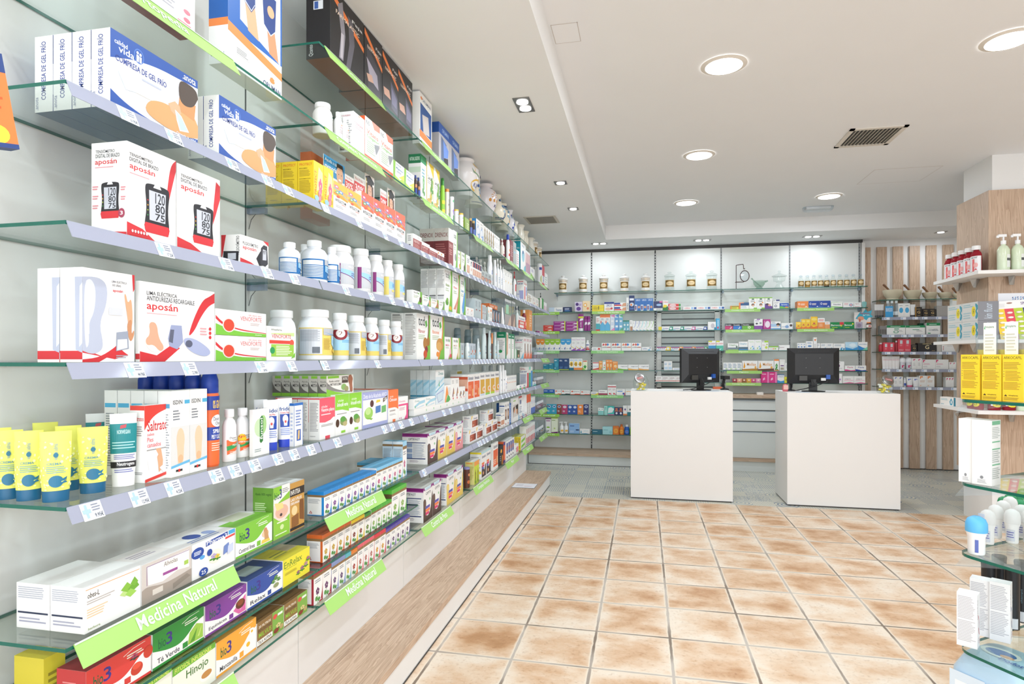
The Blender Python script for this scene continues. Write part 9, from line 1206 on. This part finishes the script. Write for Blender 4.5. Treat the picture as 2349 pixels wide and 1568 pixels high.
DUC = lambda c: dict(F=[L(.05, .1, .95, .95, 30, '#b9b7bd'), R(.0, .5, 1, .52, '#eceaea')], R=[V(.06, .55, .26, .92, 'DUCRAY', '#8a8a90'), P(c, .3, .62, .55, .58, .75, .45, .7, .35, .6, .5, .4, .56), P(c, .9, .2, .6, .25, .4, .36, .5, .38, .65, .3), V(.6, .3, .72, .5, 'SQUANORM', '#b05a6a'), L(.5, .06, .9, .18, 3, '#d9a9b0')])
for i, (u, v, h, c) in enumerate(((2221, 1478, .165, '#c0404e'), (2250, 1452, .18, '#3a4f90'), (2296, 1466, .185, '#3a4f90'))): o = link('shampoo_carton', carton('shampoo_carton', .052, h, .045, '#eeecec', DUC(c)), None, (*ground(u, v, GZ[4]), GZ[4]+.0006), AN+.36); tag(o, ['short white shampoo carton with red curve, lowest glass shelf', 'tall white shampoo carton behind short one, lowest glass shelf', 'tall white shampoo carton beside black bottles, lowest glass shelf'][i], 'box')
for i, (u, v) in enumerate(((2268, 1426), (2292, 1408), (2322, 1440), (2344, 1424))): f = MB(); S = [(0, .040, .040), (.19, .042, .042), (.2, .044, .044), (.205, .042, .042)]; f.loft(S, '#1b1a1c', 24); o = f.obj('shampoo_bottle', None, (*ground(u, v, GZ[4]), GZ[4]+.0006), AN, smooth=True); g = MB(); stamp(g, [R(.55, .02, .95, .2, '#d9d9dc'), V(.62, .35, .7, .6, 'champú', '#6f8a94')], curved([(0, .0405, .0405), (.19, .0425, .0425)]), .0002, .0001, cols=10); g.obj('label', o); tag(o, f'black cylindrical shampoo bottle, {ORD[i+1]} of four, lowest glass shelf', 'bottle', 'black shampoo bottles')
# nappy packs under the lowest shelf
t_ = [('pale blue nappy pack with striped sides at stand corner', .075, .13, '#bcd6ea'), ('lilac nappy pack beside the pale blue one', .36, .15, '#cfc6e0'), ('turquoise wrapped pack at the back', .62, .25, '#4fa8dc')]
for i, (lb, x, y, c) in enumerate(t_):
    f = MB(); f.loft([(0, .2, .2), (.03, .225, .215), (.18, .235, .225), (.31, .225, .215), (.36, .17, .18), (.368, .12, .05)], pm(c, .25), 32, 5); o = f.obj('nappy_pack', None, (*SL(x, y), .062), AN, smooth=True)
    g = MB(); fr = lambda a, b, oo: ((a-.5)*.2, -.1135-oo,   .03+b*.28); stamp(g, [R(0, 0, .5, 1, '#d9e6f2'), R(.08, .2, .3, .9, '#f2f4f8'), E(.19, .7, .07, .08, '#4a5ab0'), E(.19, .45, .07, .08, '#4a5ab0'), R(.55, 0, .7, 1, '#9fc4e0'), R(.8, 0, .9, 1, '#9fc4e0'), E(.75, .2, .12, .1, '#e8d94a' if i else '#f0e0b0')], fr); g.obj('printed_panel', o)
    g = MB(); stamp(g, [E(.4, .5, .34, .26, '#f0ece8'), E(.4, .5, .26, .18, '#3f6fae'), E(.55, .4, .12, .08, '#d9a07c'), T(.5, .15, .9, .3, 'Dodot', '#3f5fae')], lambda a, b, oo: ((a-.5)*.16, (b-.5)*.14, .3688+oo)); g.obj('top_print', o); tag(o, lb, 'nappy pack')
# ================================================================== ON THE COUNTERS
CZ = 1.0306
def monitor(x, y, rz, lb):
    t = empty('computer_monitor', (x, y, CZ), rz); b = pm('#1d1d1f', .45); w, h = .45, .335
    f = MB(); f.loft([(0, .20, .16), (.008, .21, .17), (.012, .1, .06)], b, 28); f.obj('base', t, smooth=True)
    f = MB(); f.box(-.035, .0, .01, .035, .025, .16, b); f.box(-.022, -.012, .05, .022, 0, .12, b); f.obj('neck', t)
    f = MB(); z0 = .075; yb, yf_ = -.045, .035
    f.box(-w/2, .005, z0, w/2, yf_, z0+h, b)
    q = [(-w/2, .005, z0), (w/2, .005, z0), (w/2, .005, z0+h), (-w/2, .005, z0+h)]; r = [(-w*.37, -.03, z0+h*.25), (w*.37, -.03, z0+h*.25), (w*.37, -.03, z0+h*.84), (-w*.37, -.03, z0+h*.84)]
    for i in range(4): j = (i+1) % 4; f.poly([q[i], q[j], r[j], r[i]], b)
    f.poly(r, b); f.obj('housing', t)
    f = MB(); 
    for i in range(34): xx = -w*.30+i*w*.6/33; f.poly([(xx, -.0205, z0+h*.875), (xx+.002, -.0205, z0+h*.875), (xx+.002, -.0132, z0+h*.93), (xx, -.0132, z0+h*.93)], '#3a3a3c')
    for a, c in ((-.07, .45), (.05, .45), (-.07, .72), (.05, .72)): f.tube((a, -.032, z0+h*c), (a, -.0302, z0+h*c), .0025, '#a9a9a9', 8)
    f.obj('vent_slots', t); f = MB(); f.box(-w/2+.02, yf_, z0+.02, w/2-.02, yf_+.001, z0+h-.02, '#2b3a4a'); f.obj('screen', t)
    f = MB(); f.box(-.13, -.0325, z0+.03, -.06, -.0165, z0+.075, '#3c3b38'); f.obj('rating_plate', t); f = MB(); f.box(.06, -.034, z0+.03, .10, -.018, z0+.055, '#e3e3e0'); f.obj('white_plug', t); f = MB(); f.box(.10, -.05, z0+.045, .135, -.02, z0+.085, '#2456a8'); f.obj('blue_plug', t)
    f = MB(); f.path([(.118, -.04, z0+.045), (.11, -.05, z0+.02), (.02, -.05, .06), (-.06, -.045, .035), (-.14, -.02, .012), (-.19, .03, .006)], .004, b, 8); f.path([(-.02, -.04, z0+.04), (.0, -.055, .06), (-.08, -.05, .03), (-.17, .0, .006)], .0035, b, 8); f.obj('cable', t); tag(t, lb, 'monitor')
monitor(GB(1867, 6.2), 6.22, 0.0, 'black computer monitor seen from behind on counter beside slatted wall'); monitor(GB(1609, 6.2), 6.24, radians(33), 'black computer monitor turned aside on counter next to shelving')
def scanner(x, y, rz, lb):
    t = empty('barcode_scanner', (x, y, CZ), rz); b = pm('#1a1a1c', .4); f = MB(); f.loft([(0, .08, .1), (.01, .075, .09), (.02, .03, .04)], b, 20); f.obj('base', t, smooth=True); f = MB(); f.path([(0, 0, .015), (0, .02, .06), (0, .01, .11)], .009, b, 10); f.obj('stand_arm', t); f = MB(); f.box(-.03, -.05, .105, .03, .03, .14, b); f.tube((0, .01, .105), (0, .035, .03), .016, b, 12, .013); f.obj('head', t); tag(t, lb, 'barcode scanner')
scanner(GB(1662, 6.4), 6.40, .4, 'black barcode scanner on stand beside turned monitor'); scanner(GB(1815, 6.3), 6.32, -.3, 'black barcode scanner on stand by second counter monitor')
def candy(x, y, rz, lb):
    t = empty('sweet_jar', (x, y, CZ), rz); f = MB(); f.loft([(0, .10, .10), (.01, .125, .12), (.05, .15, .135), (.09, .15, .135), (.125, .12, .12), (.14, .10, .10)], M_JAR, 28); f.obj('glass', t, smooth=True); rr = random.Random(5)
    for i in range(26):
        a = rr.uniform(0, 6.28); r = rr.uniform(0, .042); z = .008+.009*(i//5)*1.6; g = MB(); g.loft([(0, .03, .018), (.004, .034, .021), (.010, .034, .021), (.014, .03, .018)], pm(['#f0dc3c', '#f4f2e6', '#f0dc3c'][i % 3], .4), 10, 3); o = g.obj('sweet', t, (r*cos(a), r*sin(a), z)); o.rotation_euler = (rr.uniform(-.3, .3), rr.uniform(-.3, .3), a)
    f = MB(); f.loft([(-.012, .098, .098), (.0, .104, .104), (.008, .1, .1), (.01, .09, .09)], pm('#c4c4c6', .25, 1), 32); stamp(f, [R(.15, .38, .85, .62, '#b03a3e'), T(.2, .42, .8, .58, 'CANDIES', '#f2e4dc')], lambda a, b, o: ((a-.5)*.09, (b-.5)*.09, .0104+o)); o = f.obj('lid', t, (-.012 if rz == 0 else .012, -.04, .118), 0, smooth=True); o.rotation_euler = (radians(62), radians(12 if rz else -12), .6 if rz == 0 else 0); tag(t, lb, 'sweet jar')
candy(GB(1470, 6.1), 6.12, 0, 'tilted lid glass jar of yellow sweets on counter next to shelving'); candy(GB(2030, 6.1), 6.12, .2, 'tilted lid glass jar of yellow sweets on counter near slatted wall')
f = MB(); f.loft([(0, .045, .03), (.02, .055, .045), (.05, .05, .04), (.07, .03, .03)], pm('#d9707a', .35), 14, 2); f.box(-.02, -.026, .02, .02, -.02, .06, '#e8b4a8'); tag(f.obj('sweet_bag', None, (GB(1802.5, 6.18), 6.2, CZ), 0, smooth=True), 'small pink wrapped sweet bag left by second counter monitor', 'bag')
for i, (u, z) in enumerate(((1622, 6.12), (1830, 6.10))): f = MB(); f.box(-.06, -.03, 0, .06, .03, .002, '#c9d3dc'); f.box(-.05, -.02, .002, .05, .02, .0024, '#8fa8c4'); tag(f.obj('leaflet', None, (GB(u+12, z), z, CZ), .1), ['small pale leaflet lying by the turned monitor', 'small pale blue leaflet lying on second counter'][i], 'leaflet')
for i, (u, w) in enumerate(((1513, .20), (1549, .165))):
    x = GB(u, 7.85); f = MB(); f.loft([(0, w*.7, .13), (.02, w*.9, .17), (.05, w, .19), (.055, w*1.03, .195), (.055, w*.94, .175), (.015, w*.66, .12)], pm('#a87f4c', .7), 28)
    o = f.obj('wicker_basket', None, (x, 7.85, .9056)); g = MB()
    for q in range(9): zz = .006+q*.0054; ww = w*.74+w*.27*q/8; g.loft([(zz, ww, .14+.052*q/8), (zz+.0025, ww+.004, .144+.052*q/8), (zz+.005, ww, .14+.052*q/8)], pm('#8a6436' if q % 2 else '#b9905a', .8), 28, cap0=False, cap1=False)
    g.obj('weave', o); tag(o, ['larger brown wicker basket on oak countertop under window', 'smaller brown wicker basket on oak countertop behind monitor'][i], 'basket')
f = MB(); f.box(-.035, -.03, 0, .035, .03, .004, '#efece6'); f.box(-.035, -.03, .004, .035, -.026, .03, '#efece6'); f.box(-.035, .026, .004, .035, .03, .03, '#efece6'); f.box(-.035, -.026, .004, -.031, .026, .03, '#efece6'); f.box(.031, -.026, .004, .035, .026, .03, '#efece6'); tag(f.obj('small_tray', None, (GB(1743, 7.8), 7.8, .9056)), 'small white open tray on oak countertop between the counters', 'tray')
for u, v, s, c, lb in ((1646, 878, .09, '#e06a3a', 'orange and red carton on oak countertop behind turned monitor'), (1629, 884, .05, '#e8d83c', 'yellow carton on oak countertop behind turned monitor')):
    x = GB(u, 7.8); f = MB(); f.box(-.05, -.04, 0, .05, .04, s, c); stamp(f, [R(.1, .3, .9, .6, '#f0e0d0')], lambda a, b, o: ((a-.5)*.1, -.04-o, b*s)); tag(f.obj('carton', None, (x, 7.82, .9056)), lb, 'box')
# leaflet holder on the bench end
f = MB(); f.box(-.11, -.10, 0, .11, .10, .003, M_CLR); f.box(-.105, -.095, .003, .105, .095, .0036, '#eeedf2'); stamp(f, [L(.1, .3, .5, .8, 5, '#c9c4cc'), P('#d9a9b0', .5, .3, .85, .35, .85, .4, .5, .4)], lambda a, b, o: ((a-.5)*.2, (b-.5)*.18, .0037+o)); tag(f.obj('paper_sheet', None, (-1.09, 5.62, .1486), 0), 'white printed sheet under clear plastic lying on the long bench', 'paper')
